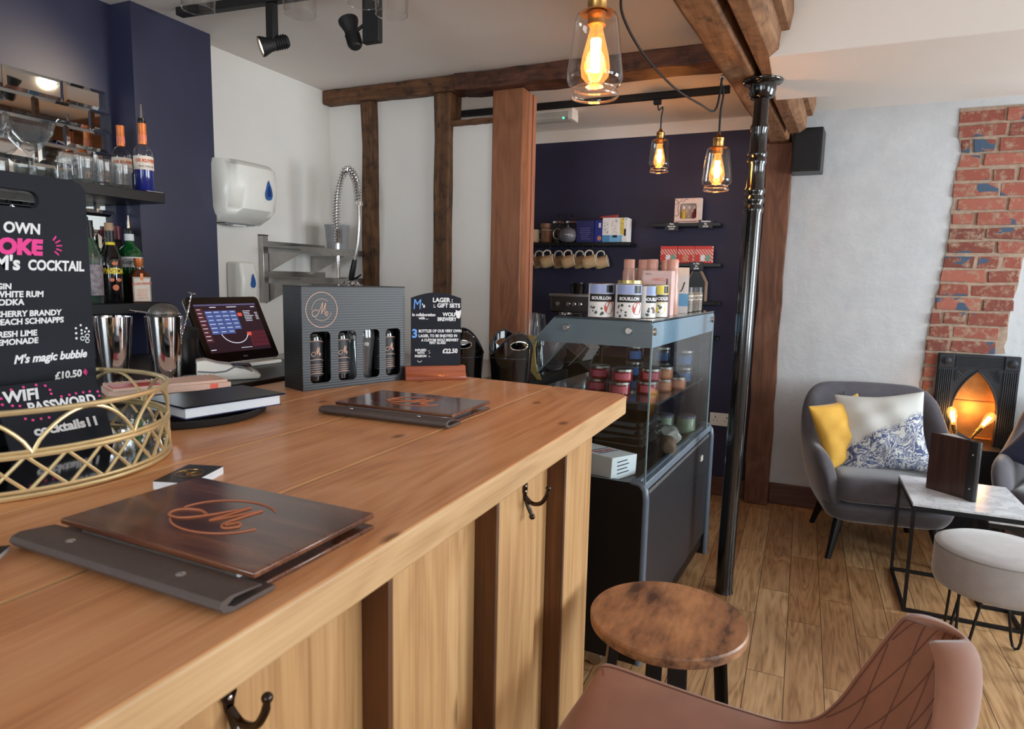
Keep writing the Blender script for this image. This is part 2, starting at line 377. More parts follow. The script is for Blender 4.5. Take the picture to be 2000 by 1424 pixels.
mSteel = plain('brushed_steel', rgb(176,172,168), 0.3, metal=1.0, var=0.08, nscale=60)
mChrome = plain('chrome', rgb(222,222,224), 0.07, metal=1.0, var=0.02)
mBlackChrome = plain('black_chrome', rgb(70,62,58), 0.16, metal=1.0, var=0.05)
mBrass = plain('aged_brass', rgb(176,134,78), 0.32, metal=1.0, var=0.08)
mGoldWire = plain('pale_gold_wire', rgb(222,200,152), 0.38, metal=0.7, var=0.08)
mCopper = plain('copper_foil', rgb(206,156,100), 0.38, metal=0.9, var=0.3, nscale=9, bmp=0.5)
mMirror = plain('mirror', rgb(224,226,224), 0.03, metal=1.0, var=0.02)
mWhitePl = plain('white_plastic', rgb(236,234,226), 0.28, var=0.01)
mWhiteCard = plain('white_card', rgb(232,234,238), 0.6, var=0.02)
mPaper = plain('white_paper', rgb(236,236,234), 0.8, var=0.02)
mPink = plain('pinkish_paper', rgb(226,190,172), 0.8, var=0.04)
mGreyPl = plain('grey_plastic', rgb(120,122,124), 0.4)
mBlue = plain('blue_plastic', rgb(40,92,160), 0.2, var=0.03)
mChalk = plain('chalkboard', rgb(33,36,44), 0.7, var=0.12, nscale=8, spec=0.2)
mChalkW = plain('white_chalk_ink', rgb(236,238,240), 0.8, var=0.02)
mChalkP = plain('pink_chalk_ink', rgb(236,70,150), 0.8, var=0.03)
mChalkB = plain('blue_chalk_ink', rgb(110,164,240), 0.8, var=0.03)
mGlass = thin_glass('clear_glass', (0.94, 0.95, 0.95), 0.02, 1.9)
mGlassCut = thin_glass('cut_glass', (0.94, 0.955, 0.965), 0.05, 1.9, 0.022, (0.8, 0.85, 0.9))
mPane = thin_glass('display_pane', (0.93, 0.96, 0.96), 0.01, 1.2)
mPaneEdge = thin_glass('pane_edge', (0.55, 0.70, 0.70), 0.08, 1.5, 0.35, (0.55, 0.68, 0.72))
mBandGlass = plain('grey_blue_enamelled_glass', rgb(104,118,126), 0.12, var=0.02, coat=0.4)
mAmber = thin_glass('amber_bulb_glass', (1.0, 0.74, 0.44), 0.02, 1.2, halo=(1.0, 0.46, 0.12, 0.55))
mPendGlass = thin_glass('pendant_jar_glass', (0.96, 0.91, 0.87), 0.03, 2.0)
mFil = glow('hot_filament', (1.0, 0.52, 0.14), 60.0)
mFilSoft = glow('hot_filament_small', (1.0, 0.62, 0.20), 30.0)
mLed = glow('warm_spot_lens', (1.0, 0.80, 0.50), 18.0)
mGreenLed = glow('green_led', (0.05, 1.0, 0.45), 4.0)
mLeather = plain('grey_brown_leather', rgb(84,72,68), 0.5, var=0.08, nscale=80, bmp=0.2)
mMenu = wood('dark_stained_menu_wood', rgb(46,22,15), rgb(88,48,32), rgb(136,86,56), axis=0, fine=70, rough=0.22, coat=0.5, big=5)
mMenuDeep = wood('deep_brown_menu_wood', rgb(40,22,18), rgb(62,38,31), rgb(80,54,44), axis=2, fine=60, rough=0.35, coat=0.2, big=5)
mMenuMark = plain('engraved_mark', rgb(176,104,70), 0.6)
mRust = None
mVelvet = plain('grey_velvet', rgb(80,77,84), 0.8, var=0.10, nscale=22, sheen=0.6)
mPouf = plain('pale_grey_velvet', rgb(158,152,150), 0.85, var=0.06, nscale=24, sheen=0.5)
mTan = plain('tan_velvet', rgb(140,92,70), 0.75, var=0.10, nscale=18, sheen=0.45)
mMustard = plain('mustard_velvet', rgb(214,164,62), 0.75, var=0.06, nscale=20, sheen=0.3)
mNavyCush = plain('navy_velvet', rgb(36,42,66), 0.8, var=0.1, sheen=0.4)
def marble():
    m, nt, p = base_mat('white_marble')
    v = coords(nt); n = N(nt, 'ShaderNodeTexNoise'); n.inputs['Scale'].default_value = 6; n.inputs['Detail'].default_value = 7; n.inputs['Distortion'].default_value = 2.2
    nt.links.new(v, n.inputs['Vector'])
    nt.links.new(ramp(nt, n.outputs['Fac'], [(0.38, rgb(214,216,220)), (0.49, rgb(196,198,204)), (0.52, rgb(220,222,226))]), p.inputs['Base Color'])
    p.inputs['Roughness'].default_value = 0.22; return m
mMarble = marble()
def rustic():
    m, nt, p = base_mat('rustic_brown_stool_top')
    v = coords(nt, (1, 0.35, 1)); n = N(nt, 'ShaderNodeTexNoise'); n.inputs['Scale'].default_value = 13; n.inputs['Detail'].default_value = 8; n.inputs['Roughness'].default_value = 0.68
    nt.links.new(v, n.inputs['Vector'])
    v2 = coords(nt, (1, 0.06, 1)); n2 = N(nt, 'ShaderNodeTexNoise'); n2.inputs['Scale'].default_value = 90; n2.inputs['Detail'].default_value = 3; nt.links.new(v2, n2.inputs['Vector'])
    c = ramp(nt, n.outputs['Fac'], [(0.36, rgb(64,42,34)), (0.46, rgb(138,94,64)), (0.62, rgb(188,134,88))])
    c = mixc(nt, 0.45, c, ramp(nt, n2.outputs['Fac'], [(0.3, rgb(140,100,72)), (0.7, rgb(226,180,130))]), 'MULTIPLY')
    g = N(nt, 'ShaderNodeGamma'); g.inputs[1].default_value = 0.8; nt.links.new(c, g.inputs[0])
    nt.links.new(g.outputs[0], p.inputs['Base Color']); p.inputs['Roughness'].default_value = 0.4; return m
mRust = rustic()
def brick_mat():
    m, nt, p = base_mat('old_red_brick')
    at = N(nt, 'ShaderNodeAttribute', attribute_name='brick_tint')
    v = coords(nt); n = N(nt, 'ShaderNodeTexNoise'); n.inputs['Scale'].default_value = 26; n.inputs['Detail'].default_value = 6; n.inputs['Roughness'].default_value = 0.7; nt.links.new(v, n.inputs['Vector'])
    c = ramp(nt, at.outputs['Fac'], [(0.0, rgb(112,60,50)), (0.5, rgb(142,76,62)), (1.0, rgb(160,94,78))])
    c = mixc(nt, ramp(nt, n.outputs['Fac'], [(0.50, (0,0,0,1)), (0.66, (1,1,1,1))]), c, rgb(158,134,114))
    v2 = coords(nt, (1, 1, 1.4), loc=(3.1, 0, 1.7)); n2 = N(nt, 'ShaderNodeTexNoise'); n2.inputs['Scale'].default_value = 6.0; n2.inputs['Detail'].default_value = 4; nt.links.new(v2, n2.inputs['Vector'])
    c = mixc(nt, ramp(nt, n2.outputs['Fac'], [(0.60, (0,0,0,1)), (0.615, (1,1,1,1))]), c, rgb(66,84,106))
    nt.links.new(c, p.inputs['Base Color']); p.inputs['Roughness'].default_value = 0.9; bump(nt, p, n.outputs['Fac'], 0.6, 0.006); return m
mBrick = brick_mat()
mMortar = plain('sandy_mortar', rgb(160,138,120), 0.95, var=0.2, nscale=40, bmp=0.8)
mCastIron = plain('black_cast_iron', rgb(30,33,40), 0.5, var=0.12, nscale=30, metal=0.2)
# ------------------------------------------------------------------ the setting
XL, XR, YF, YB, ZC = -2.574, 3.10, -2.60, 4.479, 2.44
struct(box('floor', mFloor, (XL-0.1, YF-0.1, -0.05), (XR+0.1, YB+0.35, 0.0), smooth=False))
struct(box('ceiling', mCeil, (XL-0.1, YF-0.1, ZC), (XR+0.1, YB+0.1, ZC+0.06), smooth=False))
struct(box('ceiling_downstand', mCeil, (-0.19, 2.73, 2.242), (XR, 3.36, ZC), smooth=False, bevel=0.006))
# left: navy recess, navy pier, white wall behind the sink
struct(box('wall_left_recess', mNavy, (XL-0.1, YF, 0), (XL, 1.90, ZC), smooth=False))
struct(box('wall_left_pier', mNavy, (XL-0.1, 1.857, 0), (-2.462, 2.234, ZC), smooth=False))
struct(box('wall_left_white', mWhite, (XL-0.1, 2.20, 0), (XL, YB, ZC), smooth=False))
# back: dark navy alcove wall with a white band at the top, then old white plaster
struct(box('wall_back_navy', mNavyBack, (XL, YB, 0), (-0.20, YB+0.1, 2.362), smooth=False))
struct(box('wall_back_band', mCeil, (XL, YB-0.004, 2.362), (-0.20, YB+0.1, ZC), smooth=False))
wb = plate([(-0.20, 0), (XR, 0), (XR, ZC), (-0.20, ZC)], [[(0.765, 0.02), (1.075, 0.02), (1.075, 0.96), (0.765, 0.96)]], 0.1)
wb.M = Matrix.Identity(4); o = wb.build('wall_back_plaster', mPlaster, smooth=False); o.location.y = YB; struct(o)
def wall_with_openings(name, mat, horiz, lo, hi, at, thick, opens):
    """wall built of boxes round its window openings; horiz: 'x' runs along x, 'y' along y"""
    m = MB()
    def b(u0, u1, z0, z1):
        if horiz == 'y': m.box(at, u0, z0, at+thick, u1, z1)
        else: m.box(u0, at-thick, z0, u1, at, z1)
    cur = lo
    for (u0, u1, z0, z1) in opens:
        b(cur, u0, 0, ZC); b(u0, u1, 0, z0); b(u0, u1, z1, ZC); cur = u1
    b(cur, hi, 0, ZC)
    return struct(m.build(name, mat, smooth=False))
RW = [(0.05, 1.75, 0.80, 2.10), (2.60, 4.10, 0.80, 2.10)]
FW = [(-1.75, -0.25, 0.80, 2.20), (0.60, 2.40, 0.80, 2.20)]
wall_with_openings('wall_right', mWhite, 'y', YF, YB+0.1, XR, 0.12, RW)
wall_with_openings('wall_front', mWhite, 'x', XL-0.1, XR+0.12, YF, 0.12, FW)
def window(n, horiz, u0, u1, z0, z1, at):
    fr = MB()
    def b(m, a0, a1, c0, c1, d0, d1):
        if horiz == 'y': m.box(d0, a0, c0, d1, a1, c1)
        else: m.box(a0, d0, c0, a1, d1, c1)
    s = 1 if horiz == 'y' else -1; d0, d1 = sorted((at+s*0.04, at+s*0.09))
    for (a0, a1, c0, c1) in ((u0, u0+0.05, z0, z1), (u1-0.05, u1, z0, z1), (u0+0.05, u1-0.05, z0, z0+0.05), (u0+0.05, u1-0.05, z1-0.05, z1), ((u0+u1)/2-0.02, (u0+u1)/2+0.02, z0+0.05, z1-0.05)):
        b(fr, a0, a1, c0, c1, d0, d1)
    f = struct(fr.build('window_%d' % n, mWhitePl, smooth=False))
    g = MB(); b(g, u0+0.04, u1-0.04, z0+0.04, z1-0.04, (d0+d1)/2-0.002, (d0+d1)/2+0.002); g.build('window_pane', mGlass, f, smooth=False)
window(1, 'y', *RW[0], XR); window(2, 'y', *RW[1], XR); window(3, 'x', *FW[0], YF); window(4, 'x', *FW[1], YF)
# timber partition behind the bar
struct(box('wall_partition', mWhite, (XL, 3.165, 0), (-1.80, 3.25, 2.37), smooth=False))
struct(box('wall_partition_low', mWhite, (-1.80, 3.165, 0), (-1.50, 3.25, 2.20), smooth=False))
struct(box('baseboard_back_navy', mSkirt, (XL, YB-0.022, 0), (-0.27, YB, 0.125), bevel=0.004))
struct(box('baseboard_back', mSkirt, (-0.128, YB-0.024, 0), (0.66, YB, 0.135), bevel=0.006))
struct(box('baseboard_back_right', mSkirt, (1.13, YB-0.024, 0), (XR, YB, 0.135), bevel=0.006))

def timber(name, mat, label, cat, a, b, jit=0.004, n=10, axis='z', bev=0.006, group=None):
    """hand-hewn timber: a box whose long edges wander a little"""
    m = MB(); i = {'x': 0, 'y': 1, 'z': 2}[axis]; o1, o2 = [k for k in range(3) if k != i]; rings = []
    for k in range(n+1):
        t = a[i]+(b[i]-a[i])*k/n; r = []
        for (u, v) in ((a[o1], a[o2]), (b[o1], a[o2]), (b[o1], b[o2]), (a[o1], b[o2])):
            p = [0, 0, 0]; p[i] = t; p[o1] = u+R.uniform(-jit, jit); p[o2] = v+R.uniform(-jit, jit); r.append(tuple(p))
        rings.append(r)
    m.loft(rings); o = m.build(name, mat, smooth=False, bevel=bev); return tag(o, label, cat, group)
timber('timber_stud', mOld, 'narrow dark old timber stud beside the spring tap', 'timber post', (-2.33, 3.13, 0), (-2.238, 3.20, 2.365), 0.006)
timber('timber_stud', mOld, 'dark old timber stud in the white wall behind the small lager sign', 'timber post', (-1.856, 3.12, 0), (-1.762, 3.25, 2.365), 0.005)
timber('timber_rail', mOldX, 'short dark timber rail over the narrow white panel by the wide post', 'timber rail', (-1.762, 3.135, 2.197), (-1.525, 3.25, 2.222), 0.002, axis='x', bev=0.003)
timber('wall_plate_beam', mOldX, 'light brown end of the horizontal old beam above the white partition wall', 'beam', (XL+0.002, 3.10, 2.362), (-1.72, 3.24, 2.438), 0.003, axis='x')
timber('wall_plate_beam', mOldRed, 'reddish dark half of the horizontal beam running to the big ceiling beam', 'beam', (-1.72, 3.085, 2.357), (-0.372, 3.25, 2.438), 0.005, n=16, axis='x')
t = thing('timber_post', 'wide reddish brown timber post at the open end of the white partition', 'timber post', (-1.44, 3.15, 0))
box('main_timber', mMahog, (-0.088, 0, 0), (0.083, 0.09, 2.357), t, bevel=0.006)
box('side_lining', mMahogL, (0.0, 0.092, 0), (0.078, 0.14, 2.357), t, bevel=0.004)
box('edge_lining', mMahogL, (0.0, 0.144, 0), (0.083, 0.185, 2.357), t, bevel=0.004)
timber('wall_post', mPostDark, 'brown timber post on the back wall where navy meets white', 'timber post', (-0.275, 4.385, 0), (-0.130, YB+0.02, 2.255), 0.006, n=14)
# big ceiling beam, skewed slightly off the room's axis, with a moulded timber along its right side
t = thing('ceiling_beam', 'large weathered oak ceiling beam with moulded edge running over to the back wall', 'beam')
def bx(y): return -0.434+(y-2.187)*0.075
m = MB(); rings = []
for k in range(23):
    y = -2.55+(4.475+2.55)*k/22; x = bx(y); j = lambda s: R.uniform(-s, s)
    rings.append([(x+0.018+j(.002), y, 2.246+j(.003)), (x+0.118+j(.002), y, 2.246+j(.003)), (x+0.126, y, 2.256), (x+0.126, y, 2.4385), (x, y, 2.4385), (x+j(.003), y, 2.262+j(.003))])
m.loft(rings); m.build('main_beam', mBeam, t, smooth=False, bevel=0.004)
m = MB(); prof = [(0.0, 2.250), (0.004, 2.244), (0.058, 2.243), (0.088, 2.266), (0.093, 2.328), (0.120, 2.330), (0.131, 2.388), (0.128, 2.4385), (0.0, 2.4385)]
rings = []
for k in range(21):
    y = -2.5+(4.10+2.5)*k/20
    if 2.72 < y < 3.37: pass
    xo = -0.241+(y-2.73)*0.066
    rings.append([(xo+p[0]+R.uniform(-.0015,.0015), y, p[1]) for p in prof])
m.loft(rings); m.build('moulded_side', mBeam, t, smooth=False, bevel=0.002)

# exposed brick strip of the old chimney
def edge(tab, z):
    for (z0, x0), (z1, x1) in zip(tab, tab[1:]):
        if z1 <= z <= z0: return x1+(x0-x1)*(z-z1)/(z0-z1)
    return tab[-1][1] if z < tab[-1][0] else tab[0][1]
LE = [(2.40,0.712),(2.15,0.745),(2.07,0.735),(1.73,0.722),(1.53,0.715),(1.24,0.680),(1.0,0.668),(0.69,0.662),(0.0,0.665)]
RE = [(2.40,1.17),(1.62,1.076),(1.20,1.037),(1.045,1.037),(1.04,0.724),(0.0,0.724)]
chim = thing('brick_chimney', 'exposed old red brick chimney strip with flecks of blue paint', 'brickwork', (0, YB, 0))
m = MB(); lay = m.bm.faces.layers.float.new('brick_tint'); tz = 2.388; row = 0; tints = []
hgt = 0.0795
while tz > 0.02:
    z1, z0 = tz-0.0085, max(0.0, tz-hgt+0.0085); zc = (z0+z1)/2
    xl = edge(LE, zc)+R.uniform(-0.012, 0.006); xr = edge(RE, zc)+R.uniform(-0.006, 0.008)
    x = xl - (0.0 if row % 2 else R.uniform(0.05, 0.12))
    while x < xr-0.01:
        L = R.choice([0.215, 0.215, 0.21, 0.10]); a = max(x, xl); b2 = min(x+L, xr)
        if b2-a > 0.03:
            d = R.uniform(0.006, 0.018); q = lambda s=0.0055: R.uniform(-s, s); n0 = len(m.bm.faces)
            A = [(a+q(), zc-(z1-z0)/2+q()), (b2+q(), zc-(z1-z0)/2+q()), (b2+q(), zc+(z1-z0)/2+q()), (a+q(), zc+(z1-z0)/2+q())]
            m.loft([[(u, 0.0, v) for u, v in A], [(u, -d, v) for u, v in A]]); m.bm.faces.ensure_lookup_table()
            tv = R.random()
            for fc in m.bm.faces[n0:]: fc[lay] = tv
        x += L+0.017
    tz -= hgt; row += 1
m.build('bricks', mBrick, chim, smooth=False, bevel=0.007, seg=3)
m = MB(); zz = [2.395-(2.395-0.02)*k/60 for k in range(61)]
P = [(edge(LE, z)-R.uniform(0.0, 0.014), z) for z in zz]; Q = [(edge(RE, z)+R.uniform(0.0, 0.012), z) for z in zz]
for k in range(60): m.loft([[(P[k+i][0], 0.0, P[k+i][1]) for i in (0, 1)]+[(Q[k+i][0], 0.0, Q[k+i][1]) for i in (1, 0)], [(P[k+i][0], -0.005, P[k+i][1]) for i in (0, 1)]+[(Q[k+i][0], -0.005, Q[k+i][1]) for i in (1, 0)]])
m.build('mortar', mMortar, chim, smooth=False)

# cast-iron fireplace with copper-lined arch
fp = thing('fireplace', 'black cast iron fireplace with pointed arch and glowing copper lining', 'fireplace', (0.9205, 4.432, 0))
W2, H = 0.1935, 1.036
ar = [(-0.108, 0.30), (-0.108, 0.70)]
for k in range(1, 10):
    a = rad(48.1)*k/10; ar.append((0.217-0.325*math.cos(a), 0.70+0.325*math.sin(a)))
ar.append((0.0, 0.942)); ar = ar+[(-p[0], p[1]) for p in reversed(ar[:-1])]
plate([(-W2, 0), (W2, 0), (W2, H), (-W2, H)], [ar], 0.03).build('surround_plate', mCastIron, fp, smooth=False, bevel=0.002)
m = MB()
for s in (-1, 1):
    for k in range(7): m.box(s*(0.124+k*0.0098)-0.0028, -0.008, 0.02, s*(0.124+k*0.0098)+0.0028, 0.001, 0.945)
for k in range(6): m.box(-0.112, -0.008, 0.962+k*0.0115, 0.112, 0.001, 0.968+k*0.0115)
m.build('reeding', mCastIron, fp, smooth=False, bevel=0.0015)
for s in (-1, 1):
    m = MB(); m.box(s*0.1555-0.036, -0.011, 0.958, s*0.1555+0.036, 0.001, 1.034)
    m.lathe([(0.024, 0), (0.024, 0.004), (0.016, 0.006), (0.014, 0.011), (0, 0.014)], M=Matrix.Translation((s*0.1555, -0.011, 0.996)) @ Matrix.Rotation(PI/2, 4, 'X'), seg=20)
    m.build('corner_roundel', mCastIron, fp, bevel=0.002)
m = MB()
for s in (-1, 1):
    for k in range(6):
        a = rad(8+15*k); c = (s*0.108, 0.952)
        m.tube([(c[0]-s*0.012*math.cos(a), -0.002, c[1]-0.012*math.sin(a)), (c[0]-s*(0.052-0.004*k)*math.cos(a), -0.002, c[1]-(0.052+0.004*k)*math.sin(a))], 0.003, 6)
m.tube([(p[0]*1.03, -0.002, p[1]*1.004) for p in ar], 0.005, 8)
m.build('arch_moulding', mCastIron, fp)
m = MB(); m.box(-0.15, 0.20, 0.02, 0.15, 0.215, 0.955); m.box(-0.15, 0.03, 0.02, -0.14, 0.20, 0.955); m.box(0.14, 0.03, 0.02, 0.15, 0.20, 0.955); m.box(-0.15, 0.03, 0.945, 0.15, 0.215, 0.955)
for k in range(3): m.box(-0.14, 0.192, 0.74-k*0.22, 0.14, 0.2, 0.748-k*0.22)
m.build('copper_lining', mCopper, fp, smooth=False, bevel=0.002)
box('hearth_shelf', mCastIron, (-0.14, -0.13, 0.50), (0.14, 0.19, 0.52), fp, bevel=0.003)
box('hearth_front', mCastIron, (-0.14, -0.13, 0.0), (0.14, -0.11, 0.50), fp, bevel=0.003)
# ------------------------------------------------------------------ the bar counter
TZ = 1.10
bar = thing('bar_counter', 'long pine plank bar counter with dark battens and coat hooks', 'bar counter', (-0.42, 0.6, 0))
def W2L(p, t=bar): return (p[0]-t.location.x, p[1]-t.location.y, p[2]-t.location.z)
m = MB(); m.M = Matrix.Translation(-bar.location)
yend = lambda x: 1.738+(-0.415-x)*0.105
edges = [(-0.415, -0.645), (-0.6475, -0.887), (-0.8895, -1.118), (-1.1205, -1.352)]
for k, (a, b) in enumerate(edges):
    if k == 0:
        pts = [(b, -1.2), (a, -1.2)]
        r = 0.045; cy = yend(a)-r
        for i in range(9):
            t = i/8*PI/2; pts.append((a-r+r*math.cos(t), cy+r*math.sin(t)))
        pts.append((b, yend(b)))
    else: pts = [(b, -1.2), (a, -1.2), (a, yend(a)), (b, yend(b))]
    m.prism(pts, 1.052, TZ, 'z')
top = m.build('worktop', [mPine, mPineEdge], bar, bevel=0.004, seg=3)
for p in top.data.polygons:      # the worktop's planed edges show paler, unvarnished pine
    if abs(p.normal.z) < 0.5 and (p.normal.x > 0.3 or p.normal.y > 0.5): p.material_index = 1
def part(name, mat, a, b, par=bar, **kw):
    o = par.location; return box(name, mat, (a[0]-o.x, a[1]-o.y, a[2]-o.z), (b[0]-o.x, b[1]-o.y, b[2]-o.z), par, **kw)
part('front_panel', mPineUp, (-0.53, -1.1, 0), (-0.491, 1.49, 1.051), bevel=0.002)
part('end_panel', mPineUp, (-1.30, 1.47, 0), (-0.531, 1.51, 1.051), bevel=0.002)
for i, y0 in enumerate((0.325, 0.652, 0.970, 1.318, 0.0, -0.33, -0.66)):
    y1 = y0+0.185 if i != 3 else 1.512
    part('front_board', mPineUp, (-0.490, y0+0.010, 0), (-0.449, y1, 1.051), bevel=0.002)
    part('dark_batten', mBatten, (-0.490, y0, 0), (-0.4495, y0+0.0095, 1.051), bevel=0.001)
part('front_board', mPineUp, (-0.490, 0.170, 0), (-0.480, 0.245, 1.051), bevel=0.002)
def hook(y, z, face=-0.449):
    par = bar; o = par.location; m = MB(); m.M = Matrix.Translation((face-o.x, y-o.y, z)) @ Matrix.Scale(0.76, 4)
    pl = [(0.0105*math.cos(2*PI*i/20)*(1.0-0.35*(math.sin(2*PI*i/20) < 0)), 0.027*math.sin(2*PI*i/20)) for i in range(20)]
    m.prism([(u, v) for u, v in pl], 0.0, 0.005, 'x')
    m.tube(smooth_path([(0.004, 0, -0.016), (0.022, 0, -0.030), (0.044, 0, -0.026), (0.058, 0, -0.006), (0.062, 0, 0.010)], 5), [0.0052]*18+[0.0045]*3, 10)
    m.ball((0.0625, 0, 0.014), 0.0068)
    m.tube(smooth_path([(0.004, 0, -0.016), (0.010, 0, -0.036), (0.018, 0, -0.052), (0.022, 0, -0.060)], 5), 0.0052, 10); m.ball((0.0225, 0, -0.063), 0.0075)
    h = m.build('coat_hook', mBlackChrome, bar)
    s = MB(); s.M = Matrix.Translation((face-o.x+0.005, y-o.y, z))
    for dz in (0.008, -0.002): s.ball((-0.001, 0, dz), 0.0026, sq=(0.5, 1, 1))
    s.build('screw', mChrome, h)
hook(0.400, 1.026); hook(1.086, 1.016)

# ------------------------------------------------------------------ wooden menus
def menu(loc, rz, label):
    t = thing('wooden_menu', label, 'menu', loc, rz, 'wooden menus on the bar')
    wd, dp = 0.30, 0.20
    box('back_cover', mMenu, (-wd/2, 0.0, 0.0), (wd/2, dp, 0.0055), t, bevel=0.0015)
    p = MB()
    for k in range(5): p.box(-wd/2+0.03, 0.022, 0.0058+k*0.0014, wd/2-0.03, dp-0.040, 0.0067+k*0.0014)
    p.build('pages', mPaper, t, smooth=False)
    box('front_cover', mMenu, (-wd/2, 0.016, 0.0135), (wd/2, dp, 0.0205), t, bevel=0.0018)
    s = MB(); prof = [(0.030, 0.0008), (0.002, 0.0008), (-0.020, 0.0010), (-0.030, 0.0040), (-0.034, 0.0095), (-0.031, 0.0150), (-0.022, 0.0172), (-0.002, 0.0150), (0.014, 0.0132), (0.014, 0.0115), (-0.002, 0.0128), (-0.018, 0.0134), (-0.026, 0.0095), (-0.018, 0.0052), (0.0, 0.0056), (0.030, 0.0056)]
    s.prism(prof, -wd/2-0.006, wd/2+0.012, 'x'); sp = s.build('leather_spine', mLeather, t, bevel=0.0006)
    for x in (-0.085, 0.085):
        r = MB(); r.lathe([(0.0052, 0), (0.0050, 0.0012), (0.0034, 0.0020), (0, 0.0022)], c=(x, -0.012, 0.0155), seg=16); r.build('rivet', mChrome, sp)
    e = MB(); e.M = Matrix.Translation((0.005, 0.108, 0.0210)) @ Matrix.Rotation(-PI/2, 4, 'X')
    emblem(e, 0, 0, 0.080, 0.0017, outer=False, y=0, ex=1.30); e.build('engraved_emblem', mMenuMark, t)
    return t
mn = menu((-0.608, 0.432, TZ+0.0002), rad(-1.5), 'dark wooden menu with leather spine, nearest on the bar')
dup(mn, (-0.800, 1.158, TZ+0.0002), rad(0.5), 'dark wooden menu further along the bar in front of the bottle gift box', 'wooden menus on the bar')

# ------------------------------------------------------------------ business cards
def cards(loc, rz, label, n=9, mark=True):
    t = thing('business_card_stack', label, 'business cards', loc, rz, 'business card stacks on the bar')
    m = MB()
    for k in range(n): j = R.uniform(-0.0006, 0.0006); m.box(-0.0275+j, -0.0425-j, k*0.00125, 0.0275+j, 0.0425-j, k*0.00125+0.00105)
    m.build('card_edges', mWhiteCard, t, smooth=False)
    box('top_card', mBlackSat, (-0.0277, -0.0427, n*0.00125), (0.0277, 0.0427, n*0.00125+0.0007), t)
    if mark:
        e = MB(); e.M = Matrix.Translation((0, 0, n*0.00125+0.001)) @ Matrix.Rotation(rad(90), 4, 'Z') @ Matrix.Rotation(-PI/2, 4, 'X') 
        emblem(e, 0, 0, 0.019, 0.0005, outer=True, y=0); e.build('printed_emblem', mBrass, t)
    return t
cards((-0.799, 0.660, TZ+0.0002), rad(18), 'small stack of black and white business cards beside the gold wire tray')
cards((-0.757, 0.352, TZ+0.0002), rad(40), 'edge of a dark card stack at the very left of the bar', 4, False)

# ------------------------------------------------------------------ gold wire tray
TC = (-1.12, 0.60, TZ+0.0002); TR = 0.222
tr = thing('wire_tray', 'round gold wire gallery tray with black base and looped rim', 'tray', TC)
def circ(r, z, n=72): return [(r*math.cos(2*PI*i/n), r*math.sin(2*PI*i/n), z) for i in range(n)]
MB().lathe([(0, 0.004), (TR-0.003, 0.004), (TR-0.003, 0.010), (0, 0.010)], seg=64, cap=False).build('base_disc', mBlackGloss, tr)
m = MB()
for r, z, q in ((TR, 0.0045, 0.0042), (TR+0.001, 0.012, 0.0028), (TR, 0.058, 0.0038), (TR, 0.064, 0.0028)): m.tube(circ(r, z), q, 8, closed=True)
m.build('rim_ring', mGoldWire, tr)
m = MB(); n = 30
for k in range(n):
    for s in (1, -1):
        a0 = 2*PI*k/n; a1 = a0+s*2*PI/n
        m.tube([((TR)*math.cos(a0+(a1-a0)*i/6), TR*math.sin(a0+(a1-a0)*i/6), 0.010+0.048*i/6) for i in range(7)], 0.0026, 6)
m.build('lattice', mGoldWire, tr)
m = MB(); n = 10
for k in range(n):
    a0 = 2*PI*k/n-0.384; da = 2*PI/n
    m.tube([(TR*math.cos(a0+da*i/16), TR*math.sin(a0+da*i/16), 0.062+0.053*math.sin(PI*i/16)**0.75) for i in range(17)], 0.0028, 8)
m.build('arched_loop', mGoldWire, tr)
MB().tube(circ(TR+0.001, 0.117), 0.0042, 8, closed=True).build('top_ring', mGoldWire, tr)
SZ = TC[2]+0.0102
# tall chalkboard in the tray
cb = thing('chalkboard_menu', 'tall chalkboard with hand slot advertising the cocktail at ten fifty', 'chalkboard', (-1.19, 0.64, SZ), rad(90))
plate(rrect(-0.155, 0.0, 0.152, 0.447, 0.022), [rrect(-0.075, 0.392, 0.072, 0.420, 0.0138)], 0.012).build('board', mChalk, cb, bevel=0.0015)
m = MB(); q = dict(bold=0.05, y=-0.0008)
for s, x, z, c, al in (('OUR OWN', .070, .350, .0165, 'R'), ("M's", .034, .290, .022, 'R'), ('COCKTAIL', .140, .290, .0165, 'R'), ('GIN', .019, .258, .0090, 'R'), ('WHITE RUM', .068, .245, .0095, 'R'), ('VODKA', .036, .232, .0095, 'R'),
        ('CHERRY BRANDY', .095, .213, .0092, 'R'), ('PEACH SCHNAPPS', .0985, .200, .0092, 'R'), ('FRESH LIME', .053, .180, .0092, 'R'), ('LEMONADE', .054, .167, .0092, 'R'), ("M's magic bubble", .135, .135, .0135, 'R'), ('£10.50', .124, .101, .0120, 'R')):
    letters(m, s, x, z, c, al, shear=0.3 if 'magic' in s else 0.1, wid=0.80 if s == 'COCKTAIL' else 0.9 if c > .012 else 0.98, **q)
m.build('white_lettering', mChalkW, cb)
m = MB(); letters(m, 'BESPOKE', .070, .316, .0235, 'R', bold=0.09, shear=0.1, y=-0.0008)
for k in range(5):
    a = rad(55-25*k); m.tube([(0.083+0.012*math.cos(a), -0.0008, 0.331+0.012*math.sin(a)), (0.083+0.021*math.cos(a), -0.0008, 0.331+0.021*math.sin(a))], 0.0014, 6)
for k in range(4):
    a = rad(60-35*k); m.tube([(0.128, -0.0008, 0.107), (0.128+0.007*math.cos(a), -0.0008, 0.107+0.007*math.sin(a))], 0.0011, 6)
m.build('pink_lettering', mChalkP, cb)
m = MB()
